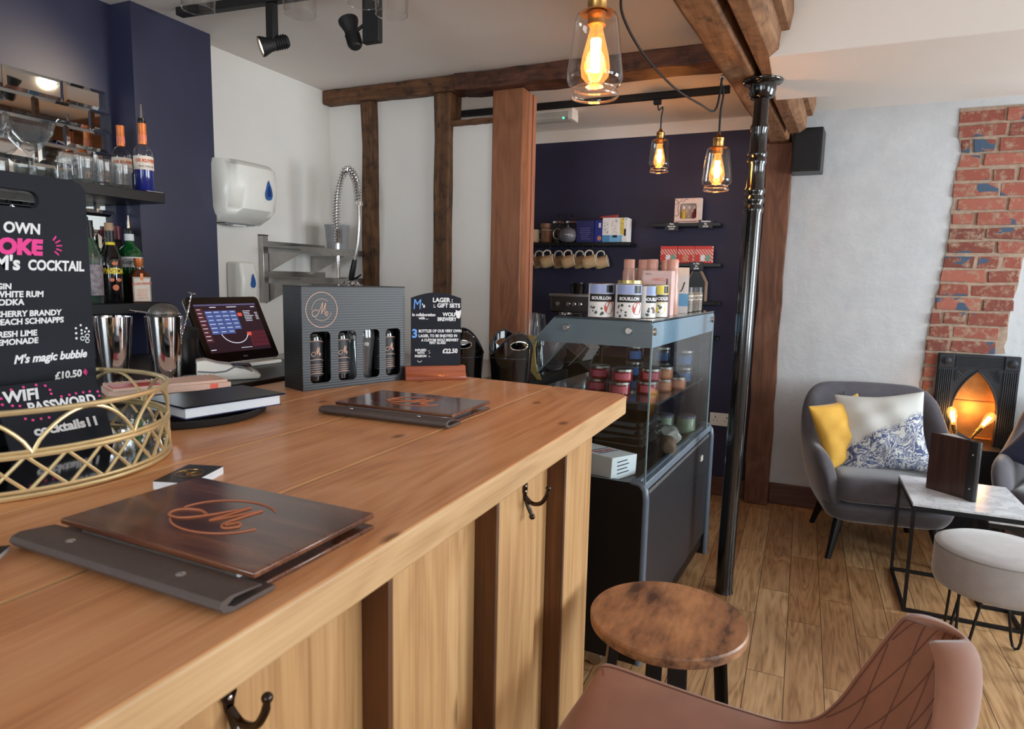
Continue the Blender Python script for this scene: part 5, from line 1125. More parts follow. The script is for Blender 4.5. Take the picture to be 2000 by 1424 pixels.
for nm, u, v in rows:
    pot(u, v, IZ, 0.043, hh, mJam, mPinkLab, 'red jam jar with pink label, lower layer, %s stack in the case' % nm, 'red jam jars in the display case')
    pot(u+0.008, v+0.004, IZ+hh+0.0004, 0.043, hh, mJam, mPinkLab, 'red jam jar with pink label, top of the %s stack in the case' % nm, 'red jam jars in the display case')
for nm, u, v in (('nearer', -0.10, 0.54), ('further', -0.065, 0.64)):
    pot(u, v, IZ, 0.040, hh, plain('peach_jam', rgb(190,120,84), 0.2, coat=0.4) if 'peach_jam' not in MATS else MATS['peach_jam'], mPeachLab, 'peach labelled jar, lower layer, %s of the two behind the red ones' % nm, 'peach jam jars in the display case')
    if nm == 'nearer': pot(u, v, IZ+hh+0.0004, 0.042, hh, MATS['peach_jam'], mPeachLab, 'peach labelled jar on top behind the red jam jars', 'peach jam jars in the display case')
for i, (nm, u, v) in enumerate((('left', -0.32, 0.86), ('middle', -0.20, 0.88), ('right', -0.075, 0.80))):
    pot(u, v, IZ, 0.040, 0.075, mDarkJam, mBlueLab, 'dark jar with blue label on the inner shelf, lower layer, %s pile' % nm, 'blue labelled jars in the display case')
    pot(u, v, IZ+0.0754, 0.040, 0.075, mDarkJam, mBlueLab, 'dark jar with blue label on the inner shelf, top of the %s pile' % nm, 'blue labelled jars in the display case')
for i, (u, v, lab) in enumerate(((-0.35, 0.76, 'nearest the white packets'), (-0.265, 0.84, 'in the middle of the lower deck'), (-0.175, 0.90, 'third from the left on the lower deck'), (-0.082, 0.935, 'at the far right of the lower deck'))):
    pot(u, v, 0.7003, 0.044, 0.088, mGreenFill, None, 'clip top preserve jar ' + lab, 'preserve jars on the lower deck', lid=plain('silver_violet_lid', rgb(150,146,170), 0.3, metal=0.6) if 'silver_violet_lid' not in MATS else MATS['silver_violet_lid'], name='preserve_jar')
def blob(name, u, v, z, d, mat, lab, cat, rz=0.0, amp=0.12):
    x, y, _ = C(u, v, 0); m = MB(); s_ = R.uniform(0, 9)
    def f(a, b):
        th, ph = 2*PI*a, PI*b; w_ = 1+amp*math.sin(5*th+s_)*math.sin(3*ph)+amp*0.6*math.sin(9*th+2*s_)*math.sin(7*ph)
        c = math.cos(ph); return (d[0]*math.copysign(abs(math.cos(th))**0.7, math.cos(th))*math.sin(ph)**0.6*w_, d[1]*math.copysign(abs(math.sin(th))**0.7, math.sin(th))*math.sin(ph)**0.6*w_, d[2]*(1-math.copysign(abs(c)**0.8, c))*0.5)
    m.surf(f, 40, 16, cu=True); o = m.build(name, mat, angle=60); o.location = (x, y, z); o.rotation_euler.z = rz; return tag(o, lab, cat)
mCello = plain('clear_wrap', rgb(186,184,178), 0.18, var=0.3, nscale=40, coat=0.6); mKraft = plain('kraft_paper', rgb(150,122,100), 0.7, var=0.1)
blob('wrapped_packet', -0.10, 0.66, 0.7003, (0.050, 0.060, 0.085), mCello, 'crumpled clear wrapped packet among the preserve jars', 'packet', 0.4, 0.16)
blob('wrapped_packet', -0.26, 0.635, 0.7003, (0.060, 0.050, 0.10), plain('white_wrap', rgb(200,200,204), 0.3, var=0.15, nscale=30), 'white paper wrapped packet on the lower deck behind the black tubs', 'packet', 0.2, 0.14)
blob('kraft_bag', -0.052, 0.50, 0.7003, (0.032, 0.060, 0.075), mKraft, 'brown kraft bag by the side glass on the lower deck', 'bag', 0.3, 0.06)
names = ['lowest', 'second', 'third', 'topmost']
for k in range(4):
    x, y, _ = C(-0.30, 0.43, 0); t = thing('black_tub', 'black plastic food tub, %s of its nested stack in the case' % names[k], 'tub', (x, y, 0.7003+0.0305*k), rad(-8), 'stacked black tubs in the display case')
    m = MB(); P4 = lambda w_, d_, z: [(p[0], p[1], z) for p in rrect(-w_, -d_, w_, d_, 0.03, 5)]
    m.loft([P4(.185, .10, 0.0), P4(.20, .115, 0.065), P4(.208, .122, 0.066), P4(.208, .122, 0.070), P4(.195, .11, 0.070), P4(.18, .095, 0.006)]); m.build('tub_body', mBlackGloss, t, angle=30)
x, y, _ = C(-0.26, 0.135, 0); t = thing('tea_bag_box', 'flat white cardboard box with red and navy print at the front of the case', 'box', (x, y, 0.7003), rad(-22))
m = MB(); m.prism([(-0.075, 0.0), (0.075, 0.0), (0.080, 0.075), (-0.070, 0.085)], -0.20, 0.165, 'x'); m.build('carton', mWhiteCard, t, smooth=False, bevel=0.002)
m = MB(); q = Matrix.Translation((0.06, 0.0, 0.0815)) @ Matrix.Rotation(-0.0645, 4, 'X') @ Matrix.Rotation(PI/2, 4, 'Z') @ Matrix.Rotation(-PI/2, 4, 'X'); letters(m, 'FRAGILE', -0.05, -0.02, 0.022, 'L', y=-0.0004, M=q, wid=0.9); m.build('red_print', plain('red_print', rgb(190,70,70), 0.6), t)
m = MB(); m.M = q; m.box(-0.055, -0.0010, 0.012, 0.06, -0.0004, 0.017); m.box(-0.055, -0.0010, -0.034, 0.06, -0.0004, -0.029); m.M = Matrix.Identity(4)
for k in range(4): m.box(0.1652, -0.04, 0.02+k*0.014, 0.1656, 0.03-0.01*(k % 2), 0.024+k*0.014)
for k in range(3): m.box(-0.02-k*0.03, -0.05, 0.0832, -0.017-k*0.03, 0.0, 0.0842)
m.build('navy_print', MATS['navy_ink'], t, smooth=False)

# ------------------------------------------------------------------ behind the case: sink end clutter seen through the glass
bb = thing('paddle_board', 'pale wooden serving paddle with scooped end leaning behind the sloping glass', 'serving board', (-1.118, 2.69, 0.9613), rad(12))
ol = [(-0.05, 0.0), (-0.02, 0.035), (0.02, 0.038), (0.05, 0.0), (0.072, -0.0), (0.045, 0.06), (0.035, 0.14), (0.045, 0.185), (0.02, 0.20), (-0.02, 0.195), (-0.055, 0.17), (-0.045, 0.10), (-0.075, 0.0)]
pl = plate(ol, [], 0.014); bmesh.ops.transform(pl.bm, matrix=Matrix.Rotation(rad(-10), 4, 'X'), verts=pl.bm.verts); pl.build('board', wood('yellow_wood', rgb(140,112,56), rgb(176,150,84), rgb(196,172,108), axis=2, fine=60, rough=0.6), bb, bevel=0.003)
o = blob('cellophane_bag', 0, 0, 0.9803, (0.055, 0.05, 0.20), thin_glass('violet_cellophane', (0.80, 0.78, 0.84), 0.12, 2.0, 0.40, (0.70, 0.66, 0.74)), 'clear violet tinted cellophane bag behind the sloping glass', 'bag', 0.3, 0.16); o.location = (-1.115, 3.04, 0.9613)
t = thing('paper_stack', 'tilted stack of greyish white paper sheets behind the sloping glass', 'paper', (-1.15, 3.52, 0.886), rad(-12))
m = MB(); m.M = Matrix.Translation((0, 0, 0.12)) @ Matrix.Rotation(rad(32), 4, 'Y')
for k in range(8): m.box(-0.075, -0.06, k*0.011, 0.075+R.uniform(-.003,.003), 0.06, k*0.011+0.010)
m.build('sheets', plain('greyish_paper', rgb(176,170,168), 0.7), t, smooth=False, bevel=0.002)
m = MB(); m.prism([(-0.10, 0), (0.11, 0), (0.11, 0.03), (-0.09, 0.155)], -0.06, 0.06, 'y'); m.build('wedge_tray', mBlackMatt, t, smooth=False)
bc = thing('back_counter', 'dark counter along the navy wall carrying the coffee machine', 'counter', (-1.40, 4.12, 0))
box('worktop', mBlackSat, (-1.10, -0.30, 0.92), (0.55, 0.335, 0.96), bc, bevel=0.003); box('cupboards', mBlackMatt, (-1.08, -0.27, 0), (0.53, 0.32, 0.92), bc, smooth=False)
st = box('paper_stand', mBlackMatt, (-1.28, 3.44, 0), (-1.02, 3.60, 0.8855), smooth=False); tag(st, 'narrow black stand behind the case under the paper stack', 'stand')

o = box('service_ledge', mBlackMatt, (-1.232, 2.45, 0), (-1.065, 3.12, 0.961), smooth=False, bevel=0.003); tag(o, 'narrow black ledge between the sink and the display case', 'ledge')
# ------------------------------------------------------------------ round bar stool
st = thing('bar_stool', 'round rustic brown wooden stool with black tapered steel legs by the bar end', 'stool', (-0.222, 1.365, 0))
sh = 0.690
m = MB(); m.lathe([(0, sh-0.025), (0.160, sh-0.025), (0.165, sh-0.021), (0.166, sh-0.004), (0.163, sh), (0, sh)], seg=64, cap=False); m.build('seat', mRust, st, angle=30)
for a in (20, 110, 200, 290):
    c, s = math.cos(rad(a)), math.sin(rad(a)); m = MB(); M = Matrix.Rotation(rad(a), 4, 'Z')
    m.loft([[tuple(M @ Vector(p)) for p in ((x-w_/2, -d_/2, z), (x+w_/2, -d_/2, z), (x+w_/2, d_/2, z), (x-w_/2, d_/2, z))] for x, z, w_, d_ in ((0.118, sh-0.0255, 0.006, 0.036), (0.175, 0.0, 0.006, 0.036))])
    m.loft([[tuple(M @ Vector(p)) for p in ((x-0.012, s_*0.018-0.003, z), (x+0.006, s_*0.018-0.003, z), (x+0.006, s_*0.018+0.003, z), (x-0.012, s_*0.018+0.003, z))] for s_ in (1,) for x, z in ((0.112, sh-0.0255), (0.169, 0.0))])
    m.build('leg', mBlackSteel, st, smooth=False, bevel=0.001)
MB().tube([(0.162*math.cos(2*PI*i/48), 0.162*math.sin(2*PI*i/48), 0.18) for i in range(48)], 0.007, 8, closed=True).build('foot_ring', mBlackSteel, st)

# ------------------------------------------------------------------ tan velvet bar chair, close to the camera
ch = thing('bar_chair', 'tan velvet bucket bar chair with stitched back nearest the camera', 'chair', (-0.068, 0.958, 0), rad(9))
CS = 0.668
prof = [(-0.228, -0.030), (-0.222, -0.004), (-0.19, 0.008), (-0.09, -0.004), (0.03, -0.016), (0.12, -0.012), (0.185, 0.014), (0.230, 0.070), (0.260, 0.135), (0.282, 0.205), (0.296, 0.275)]
pp = smooth_path([(p[0], 0, p[1]) for p in prof], 4); NP = len(pp)
def seat_fn(a, b):
    """upholstered inner face: a runs across the chair, b from the seat front over the seat and up the back"""
    k = b*(NP-1); i = min(int(k), NP-2); p = pp[i].lerp(pp[i+1], k-i); u = 2*a-1; s = max(0.0, min(1.0, (b-0.40)/0.40)); s = s*s*(3-2*s)
    f = max(0.0, min(1.0, (0.22-b)/0.22)); q = max(0.0, (b-0.60)/0.40)
    half = (0.198+0.020*math.sin(PI*min(1, b/0.7))-0.02*f-0.052*s)*(0.09+0.91*math.sqrt(max(0.0, 1-q**2.1)))
    x = p.x-0.070*s*(1-math.cos(u*1.30))+0.085*f*u*u-0.045*f; z = p.z+abs(u)**2.6*(0.030-0.045*max(0.0, min(1.0, (b-0.1)/0.4)))*(1-s)
    return Vector((x, half*u, CS+z))
def seat_n(a, b):
    e = 0.004; a0, a1, b0, b1 = max(0, a-e), min(1, a+e), max(0, b-e), min(1, b+e)
    return (seat_fn(a1, b)-seat_fn(a0, b)).cross(seat_fn(a, b1)-seat_fn(a, b0)).normalized()
def seat_out(a, b):
    u = 2*a-1; t = 0.040*max(0.0, 1-abs(u)**4)**0.5*max(0.0, 1-abs(2*b-1)**6)**0.5
    return seat_fn(a, b)+seat_n(a, b)*t
m = MB(); m.surf(lambda a, b: seat_fn(a, b), 29, 49); m.surf(lambda a, b: seat_out(a, b), 29, 49)
bmesh.ops.remove_doubles(m.bm, verts=m.bm.verts, dist=0.0008); m.build('upholstered_shell', mTan, ch, sub=1, angle=180)
def on_shell(a, b, e=0.0006): 
    return seat_fn(a, b)-seat_n(a, b)*e
m = MB()
for k in range(-4, 6):
    for s in (1, -1):
        pts = []
        for i in range(25):
            b = 0.60+0.385*i/24; a = 0.5+0.15*k+s*0.55*(b-0.62)
            if 0.05 < a < 0.95: pts.append(on_shell(a, b))
        if len(pts) > 2: m.tube(pts, 0.0009, 5)
m.build('stitched_lines', plain('tan_seam', rgb(104,66,50), 0.8), ch)
m = MB(); ed = [on_shell(0.04, b/60) for b in range(2, 58)]+[on_shell(0.04+0.92*a/30, 0.967+0.012*math.sin(PI*a/30)) for a in range(0, 31)]+[on_shell(0.96, b/60) for b in range(57, 1, -1)]
m.tube(ed, 0.0012, 6); m.build('piping', MATS['tan_seam'], ch)
for sx_, sy_ in ((-1, -1), (1, -1), (1, 1), (-1, 1)):
    MB().tube([(sx_*0.13, sy_*0.13, CS-0.055), (sx_*0.19, sy_*0.19, 0.0)], [0.011, 0.009], 10).build('leg', mBlackSteel, ch)
m = MB(); m.cbox((0, 0, CS-0.062), (0.28, 0.28, 0.012)); m.build('seat_plate', mBlackSteel, ch)
m = MB(); q4 = [(-0.175, -0.175, 0.22), (0.175, -0.175, 0.22), (0.175, 0.175, 0.22), (-0.175, 0.175, 0.22)]; m.tube(q4, 0.007, 8, closed=True); m.build('foot_rail', mBlackSteel, ch)

# ------------------------------------------------------------------ grey armchairs
def armchair(loc, rz, lab):
    t = thing('armchair', lab, 'armchair', loc, rz, 'grey velvet armchairs')
    ctrl = [(-0.285,-0.335,0.53),(-0.328,-0.24,0.560),(-0.345,-0.02,0.585),(-0.342,0.13,0.660),(-0.318,0.235,0.790),(-0.25,0.292,0.846),(-0.12,0.318,0.856),(0,0.322,0.858)]
    ctrl += [(-a, b, c) for a, b, c in reversed(ctrl[:-1])]
    P = smooth_path(ctrl, 5); n = len(P); rings = []
    def sect(i):
        p = P[i]; tg = (P[min(i+1, n-1)]-P[max(i-1, 0)]); tg.z = 0; tg.normalize(); out = Vector((-tg.y, tg.x, 0)); out = out if out.dot(Vector((p.x, p.y+0.02, 0))) > 0 else -out
        e = min(i, n-1-i)/6.0; endk = min(1.0, e); th = 0.050*(0.55+0.45*math.sqrt(max(0, 1-(1-endk)**2)))
        topz = p.z-0.10*(1-endk)**2; zb = 0.205+0.03*(1-endk); H = topz-zb; lean = 0.055; rr = []
        for (o_, z_) in ((-th-0.005, 0.0), (-th, 0.3), (-th+0.004, 0.7), (-th*0.9, 0.90), (-th*0.45, 0.985), (0.0, 1.0), (th*0.45, 0.985), (th*0.85, 0.91), (th, 0.75), (th*0.95, 0.45), (th*0.55, 0.18), (0.0, 0.0)):
            sh_ = lean*(z_-1.0)*(1.25 if o_ >= 0 else 0.9); rr.append(tuple(Vector((p.x, p.y, 0))+out*(o_+sh_)+Vector((0, 0, zb+H*z_))))
        return rr
    m = MB(); m.loft([sect(i) for i in range(n)]); m.build('shell', mVelvet, t, sub=1, angle=180)
    m = MB(); rings = []
    for z, k in ((0.195, 0.80), (0.21, 0.90), (0.25, 0.97), (0.30, 1.0), (0.315, 0.97)): rings.append([(x*k, y*k-0.005, z) for x, y in rrect(-0.310, -0.345, 0.310, 0.30, 0.12, 6)])
    m.loft(rings); m.build('base', mVelvet, t, sub=1, angle=180)
    m = MB(); rings = []
    for z, k in ((0.318, 0.93), (0.325, 0.985), (0.37, 1.0), (0.425, 0.99), (0.445, 0.95), (0.455, 0.80), (0.460, 0.4)): rings.append([(x*k, (y+0.04)*k-0.04, z) for x, y in rrect(-0.262, -0.365, 0.262, 0.262, 0.07, 6)])
    m.loft(rings); m.build('seat_cushion', mVelvet, t, sub=1, angle=180)
    m = MB()
    for x in (-0.13, 0.13): m.tube(smooth_path([(x*1.05, 0.262, 0.80), (x*1.0, 0.250, 0.70), (x*0.95, 0.232, 0.58)], 6), 0.0022, 6)
    m.build('back_seams', plain('dark_grey_seam', rgb(56,54,62), 0.8) if 'dark_grey_seam' not in MATS else MATS['dark_grey_seam'], t)
    for sx_ in (-1, 1):
        MB().tube([(sx_*0.215, -0.235, 0.22), (sx_*0.268, -0.300, 0.0)], [0.026, 0.014], 16).build('leg', mBlackSat, t)
        MB().tube([(sx_*0.20, 0.19, 0.22), (sx_*0.255, 0.245, 0.0)], [0.026, 0.014], 16).build('leg', mBlackSat, t)
    return t
ac = armchair((0.420, 4.000, 0), rad(9), 'grey velvet armchair with mustard and ship print cushions')
ac2 = dup(ac, (1.345, 3.99, 0), rad(-25), 'grey velvet armchair with navy cushion, cropped by the right edge', 'grey velvet armchairs')
def cushion(name, loc, rot, w_, h_, d_, mat, lab, piping=None, corner=1.08, sag=0.0):
    t = thing(name, lab, 'cushion', loc); t.rotation_euler = rot
    m = MB(); n = 25
    def sidef(s):
        def f(a, b):
            u, v = 2*a-1, 2*b-1; k = (1-abs(u)**2.6)*(1-abs(v)**2.6); pin = 1+0.09*(abs(u)*abs(v))**2-0.05*(1-abs(u))*(abs(v)**4)-0.05*(1-abs(v))*(abs(u)**4)
            wr = 0.006*math.sin(7*u+4*v)*k+0.004*math.sin(11*v-5*u)*k
            return (u*w_/2*pin, s*d_/2*k**0.55+wr+sag*u*u, v*h_/2*pin)
        return f
    m.surf(sidef(-1), n, n); m.surf(sidef(1), n, n); bmesh.ops.remove_doubles(m.bm, verts=m.bm.verts, dist=0.0016)
    m.build('cover', mat, t, sub=1, angle=180); return t
acz = rad(9)
def arm_local(x, y, z): return (ac.location.x+math.cos(acz)*x-math.sin(acz)*y, ac.location.y+math.sin(acz)*x+math.cos(acz)*y, z)
cushion('cushion', arm_local(-0.185, -0.03, 0.622), (rad(-20), rad(-8), rad(48)), 0.36, 0.34, 0.13, mMustard, 'mustard yellow velvet cushion propped on the left side of the armchair')
def ship():
    m, nt, p = base_mat('ship_print_linen'); tc = N(nt, 'ShaderNodeTexCoord'); sp = N(nt, 'ShaderNodeSeparateXYZ'); nt.links.new(tc.outputs['Object'], sp.inputs[0])
    v = coords(nt, (1, 0.25, 1)); wv = N(nt, 'ShaderNodeTexNoise'); wv.inputs['Scale'].default_value = 9; wv.inputs['Detail'].default_value = 6; wv.inputs['Distortion'].default_value = 3.2; nt.links.new(v, wv.inputs['Vector'])
    lines = ramp(nt, wv.outputs['Fac'], [(0.43, (0,0,0,1)), (0.455, (1,1,1,1)), (0.50, (1,1,1,1)), (0.52, (0,0,0,1)), (0.56, (0.1,0.1,0.1,1)), (0.585, (1,1,1,1)), (0.66, (0.4,0.4,0.4,1))])
    n2 = N(nt, 'ShaderNodeTexNoise'); n2.inputs['Scale'].default_value = 6; nt.links.new(v, n2.inputs['Vector'])
    # printed area: lower part of the cushion, climbing towards the right where the rigging stands
    def mth(op, a, b):
        q = N(nt, 'ShaderNodeMath', operation=op)
        for i, x in ((0, a), (1, b)):
            if hasattr(x, 'is_linked'): nt.links.new(x, q.inputs[i])
            else: q.inputs[i].default_value = x
        return q.outputs[0]
    h = mth('SUBTRACT', mth('MULTIPLY', sp.outputs['X'], 0.55), sp.outputs['Z']); h = mth('ADD', h, mth('MULTIPLY', mth('SUBTRACT', n2.outputs['Fac'], 0.5), 0.22))
    mask = ramp(nt, mth('ADD', mth('MULTIPLY', h, 3.0), 0.5), [(0.44, (0,0,0,1)), (0.56, (1,1,1,1))])
    f = N(nt, 'ShaderNodeMix', data_type='RGBA', blend_type='MULTIPLY'); f.inputs[0].default_value = 1; nt.links.new(lines, f.inputs[6]); nt.links.new(mask, f.inputs[7])
    c = mixc(nt, f.outputs[2], rgb(200,200,196), rgb(66,78,120)); nt.links.new(c, p.inputs['Base Color']); p.inputs['Roughness'].default_value = 0.75; return m
cs = cushion('cushion', arm_local(-0.010, -0.075, 0.640), (rad(-22), rad(-7), rad(2)), 0.41, 0.41, 0.14, ship(), 'pale cushion with blue ink ship print in the middle of the armchair')
m = MB()
for c0, k in (((-0.135, 0.03), 1.0), ((-0.06, 0.02), 0.6)): m.tube([(c0[0]+0.03*k*math.cos(t)*(1-t/14), -0.048-0.012*k, c0[1]+0.026*k*math.sin(t)*(1-t/14)) for t in [i*0.45 for i in range(17)]], 0.0016, 6)
a2 = rad(-25)
cushion('cushion', (1.345+math.cos(a2)*-0.10+math.sin(a2)*0.05, 3.99+math.sin(a2)*-0.10-math.cos(a2)*0.05, 0.65), (rad(-22), rad(22), rad(-28)), 0.40, 0.38, 0.13, mNavyCush, 'navy velvet cushion on the cropped armchair at the right')

# ------------------------------------------------------------------ marble tables, standing menu, pouffe
def table(x0, y0, x1, y1, z, lab, s=0.013):
    t = thing('side_table', lab, 'table', ((x0+x1)/2, (y0+y1)/2, 0), 0, 'nested marble side tables'); a, b = (x1-x0)/2, (y1-y0)/2
    m = MB(); m.box(-a, -b, z-0.012, a, b, z); m.build('marble_top', mMarble, t, smooth=False, bevel=0.0015)
    for nm, z0, z1 in (('top_frame', z-0.032, z-0.0122), ('floor_frame', 0.0, 0.016)):
        m = MB()
        for (p, q) in (((-a, -b), (a, -b+s)), ((-a, b-s), (a, b)), ((-a, -b+s), (-a+s, b-s)), ((a-s, -b+s), (a, b-s))): m.box(p[0], p[1], z0, q[0], q[1], z1)
        m.build(nm, mBlackSteel, t, smooth=False, bevel=0.001)
    for sx_ in (-1, 1):
        for sy_ in (-1, 1):
            m = MB(); m.box(*sorted((sx_*a, sx_*(a-s)))[:1], *sorted((sy_*b, sy_*(b-s)))[:1], 0.0162, sorted((sx_*a, sx_*(a-s)))[1], sorted((sy_*b, sy_*(b-s)))[1], z-0.0322); m.build('leg', mBlackSteel, t, smooth=False)
    return t
table(0.483, 3.183, 0.918, 3.655, 0.490, 'taller marble topped side table with black square frame holding the standing menu')
table(0.800, 3.37, 1.16, 3.62, 0.405, 'lower marble topped side table tucked behind the taller one')
sm = thing('standing_menu', 'deep brown wooden menu standing open on the marble table', 'menu', (0.718, 3.340, 0.4903), rad(0))
def vboard(name, a, length, mat, th=0.007, off=0.0, h=0.262):
    M = Matrix.Rotation(rad(a), 4, 'Z'); m = MB(); m.M = M; m.box(off, -th/2, 0.0, length, th/2, h); return m.build(name, mat, sm, smooth=False, bevel=0.0015)
vboard('front_cover', 139, 0.195, mMenuDeep, off=0.018); vboard('back_cover', 100, 0.195, mMenuDeep, off=0.022)
M = Matrix.Rotation(rad(118), 4, 'Z')
m = MB(); m.prism([(0.020, -0.016), (0.0, -0.018), (-0.022, -0.010), (-0.026, 0.0), (-0.022, 0.010), (0.0, 0.018), (0.020, 0.016), (0.020, 0.009), (-0.010, 0.005), (-0.010, -0.005), (0.020, -0.009)], 0.0, 0.262, 'z'); m.M = Matrix.Identity(4)
bmesh.ops.transform(m.bm, matrix=M, verts=m.bm.verts); sp_ = m.build('leather_spine', plain('black_leather', rgb(40,38,40), 0.4, bmp=0.2, nscale=80), sm, bevel=0.002)
for z in (0.055, 0.205):
    m = MB(); m.ball((0, 0, 0), 0.0042, 12, 8); bmesh.ops.transform(m.bm, matrix=M @ Matrix.Translation((-0.006, 0.0165, z)), verts=m.bm.verts); m.build('rivet', mSteel, sp_)
p = MB()
for k in range(6):
    p.M = Matrix.Rotation(rad(108+k*4), 4, 'Z'); p.box(0.03, -0.0004, 0.006, 0.19, 0.0004, 0.255)
p.build('pages', mPaper, sm, smooth=False)
pf = thing('pouffe', 'round pale grey velvet pouffe with black hairpin legs', 'pouffe', (0.733, 2.905, 0))
m = MB(); m.lathe([(0, 0.285), (0.185, 0.285), (0.200, 0.292), (0.207, 0.315), (0.207, 0.425), (0.203, 0.436), (0.198, 0.440), (0.185, 0.447), (0.10, 0.453), (0, 0.455)], seg=72, cap=False); m.build('cushion_top', mPouf, pf, angle=60)
MB().tube(circ(0.2045, 0.435, 64), 0.0032, 8, closed=True).build('piping', plain('grey_piping', rgb(140,136,134), 0.8), pf)
for a in (45, 135, 225, 315):
    m = MB(); M = Matrix.Rotation(rad(a), 4, 'Z'); b = [(0.135, -0.042, 0.285), (0.162, -0.018, 0.04), (0.165, -0.010, 0.012), (0.1655, 0.0, 0.005), (0.165, 0.010, 0.012), (0.162, 0.018, 0.04), (0.135, 0.042, 0.285)]
    m.tube([M @ Vector(q) for q in b], 0.0052, 8); m.cbox((0.135, 0, 0.283), (0.04, 0.11, 0.004), M); m.build('hairpin_leg', mBlackSteel, pf)

# ------------------------------------------------------------------ filament lamps on the hearth shelf
def hearth_lamp(loc, tilt, rz, lab):
    t = thing('filament_lamp', lab, 'lamp', loc, rz, 'filament lamps in the fireplace')
    box('wooden_base', mMenuDeep, (-0.035, -0.03, 0), (0.035, 0.03, 0.03), t, bevel=0.003)
    M = Matrix.Translation((0, 0, 0.029)) @ Matrix.Rotation(tilt, 4, 'Y')
    m = MB(); m.lathe([(0, 0), (0.009, 0), (0.009, 0.06), (0.0135, 0.064), (0.0135, 0.098), (0, 0.098)], seg=20, M=M, cap=False); m.build('brass_holder', mBrass, t)
    m = MB(); m.lathe([(0.012, 0.098), (0.013, 0.108), (0.024, 0.150), (0.026, 0.172), (0.018, 0.193), (0, 0.200)], seg=24, M=M, cap=False); m.build('bulb', mAmber, t)
    f = MB(); f.M = M
    for k in range(8):
        a = 2*PI*k/8; f.tube([(0.007*math.cos(a), 0.007*math.sin(a), 0.112), (0.011*math.cos(a+.3), 0.011*math.sin(a+.3), 0.172)], 0.0016, 5)
    f.build('filament', mFilSoft, t)
    l = bpy.data.lights.new('hearth_bulb_light', 'POINT'); l.energy = 1.2; l.color = (1.0, 0.72, 0.44); l.shadow_soft_size = 0.02
    o = bpy.data.objects.new('hearth_bulb_light', l); COL.objects.link(o); o.location = M @ Vector((0, 0, 0.145)); o.parent = t
hearth_lamp((0.838, 4.345, 0.5203), rad(-12), 0, 'left filament bulb lamp glowing at the edge of the fireplace arch')
hearth_lamp((0.905, 4.400, 0.5203), rad(32), 0, 'right tilted filament bulb lamp glowing in the fireplace arch')
# ------------------------------------------------------------------ iron column
col = thing('iron_column', 'glossy black cast iron column with ringed shaft under the ceiling downstand', 'column', (-0.248, 3.029, 0))
lean = Matrix(((1,0,0.0112,0),(0,1,0,0),(0,0,1,0),(0,0,0,1)))
pf_ = [(0, 0), (0.043, 0), (0.040, 0.012), (0.038, 0.03), (0.037, 1.30), (0.0365, 1.70), (0.041, 1.712), (0.041, 1.724), (0.0365, 1.732), (0.0365, 1.742), (0.0415, 1.752), (0.0415, 1.764), (0.0365, 1.772), (0.0365, 1.780), (0.041, 1.790), (0.041, 1.802), (0.036, 1.810), (0.0345, 1.90), (0.039, 1.910), (0.039, 1.922), (0.0345, 1.930), (0.039, 1.940), (0.039, 1.952), (0.0335, 1.960), (0.033, 2.040), (0.037, 2.050), (0.037, 2.060), (0.0315, 2.068), (0.030, 2.168), (0.044, 2.172), (0.048, 2.178), (0.055, 2.205), (0.056, 2.224), (0.074, 2.230), (0.080, 2.236), (0.080, 2.2415), (0, 2.2415)]
m = MB(); m.lathe([p for p in pf_ if p[1] < 2.170], seg=40, cap=False, M=lean); m.build('shaft', mIron, col, angle=50)
m = MB(); m.lathe([(0.0, 2.166)]+[p for p in pf_ if p[1] > 2.170], seg=40, cap=False, M=lean); m.build('flanged_capital', mIron, col, angle=50)

mPendRim = thin_glass('pendant_jar_rim_glass', (0.90, 0.82, 0.76), 0.06, 2.4, 0.10, (0.9, 0.78, 0.66))
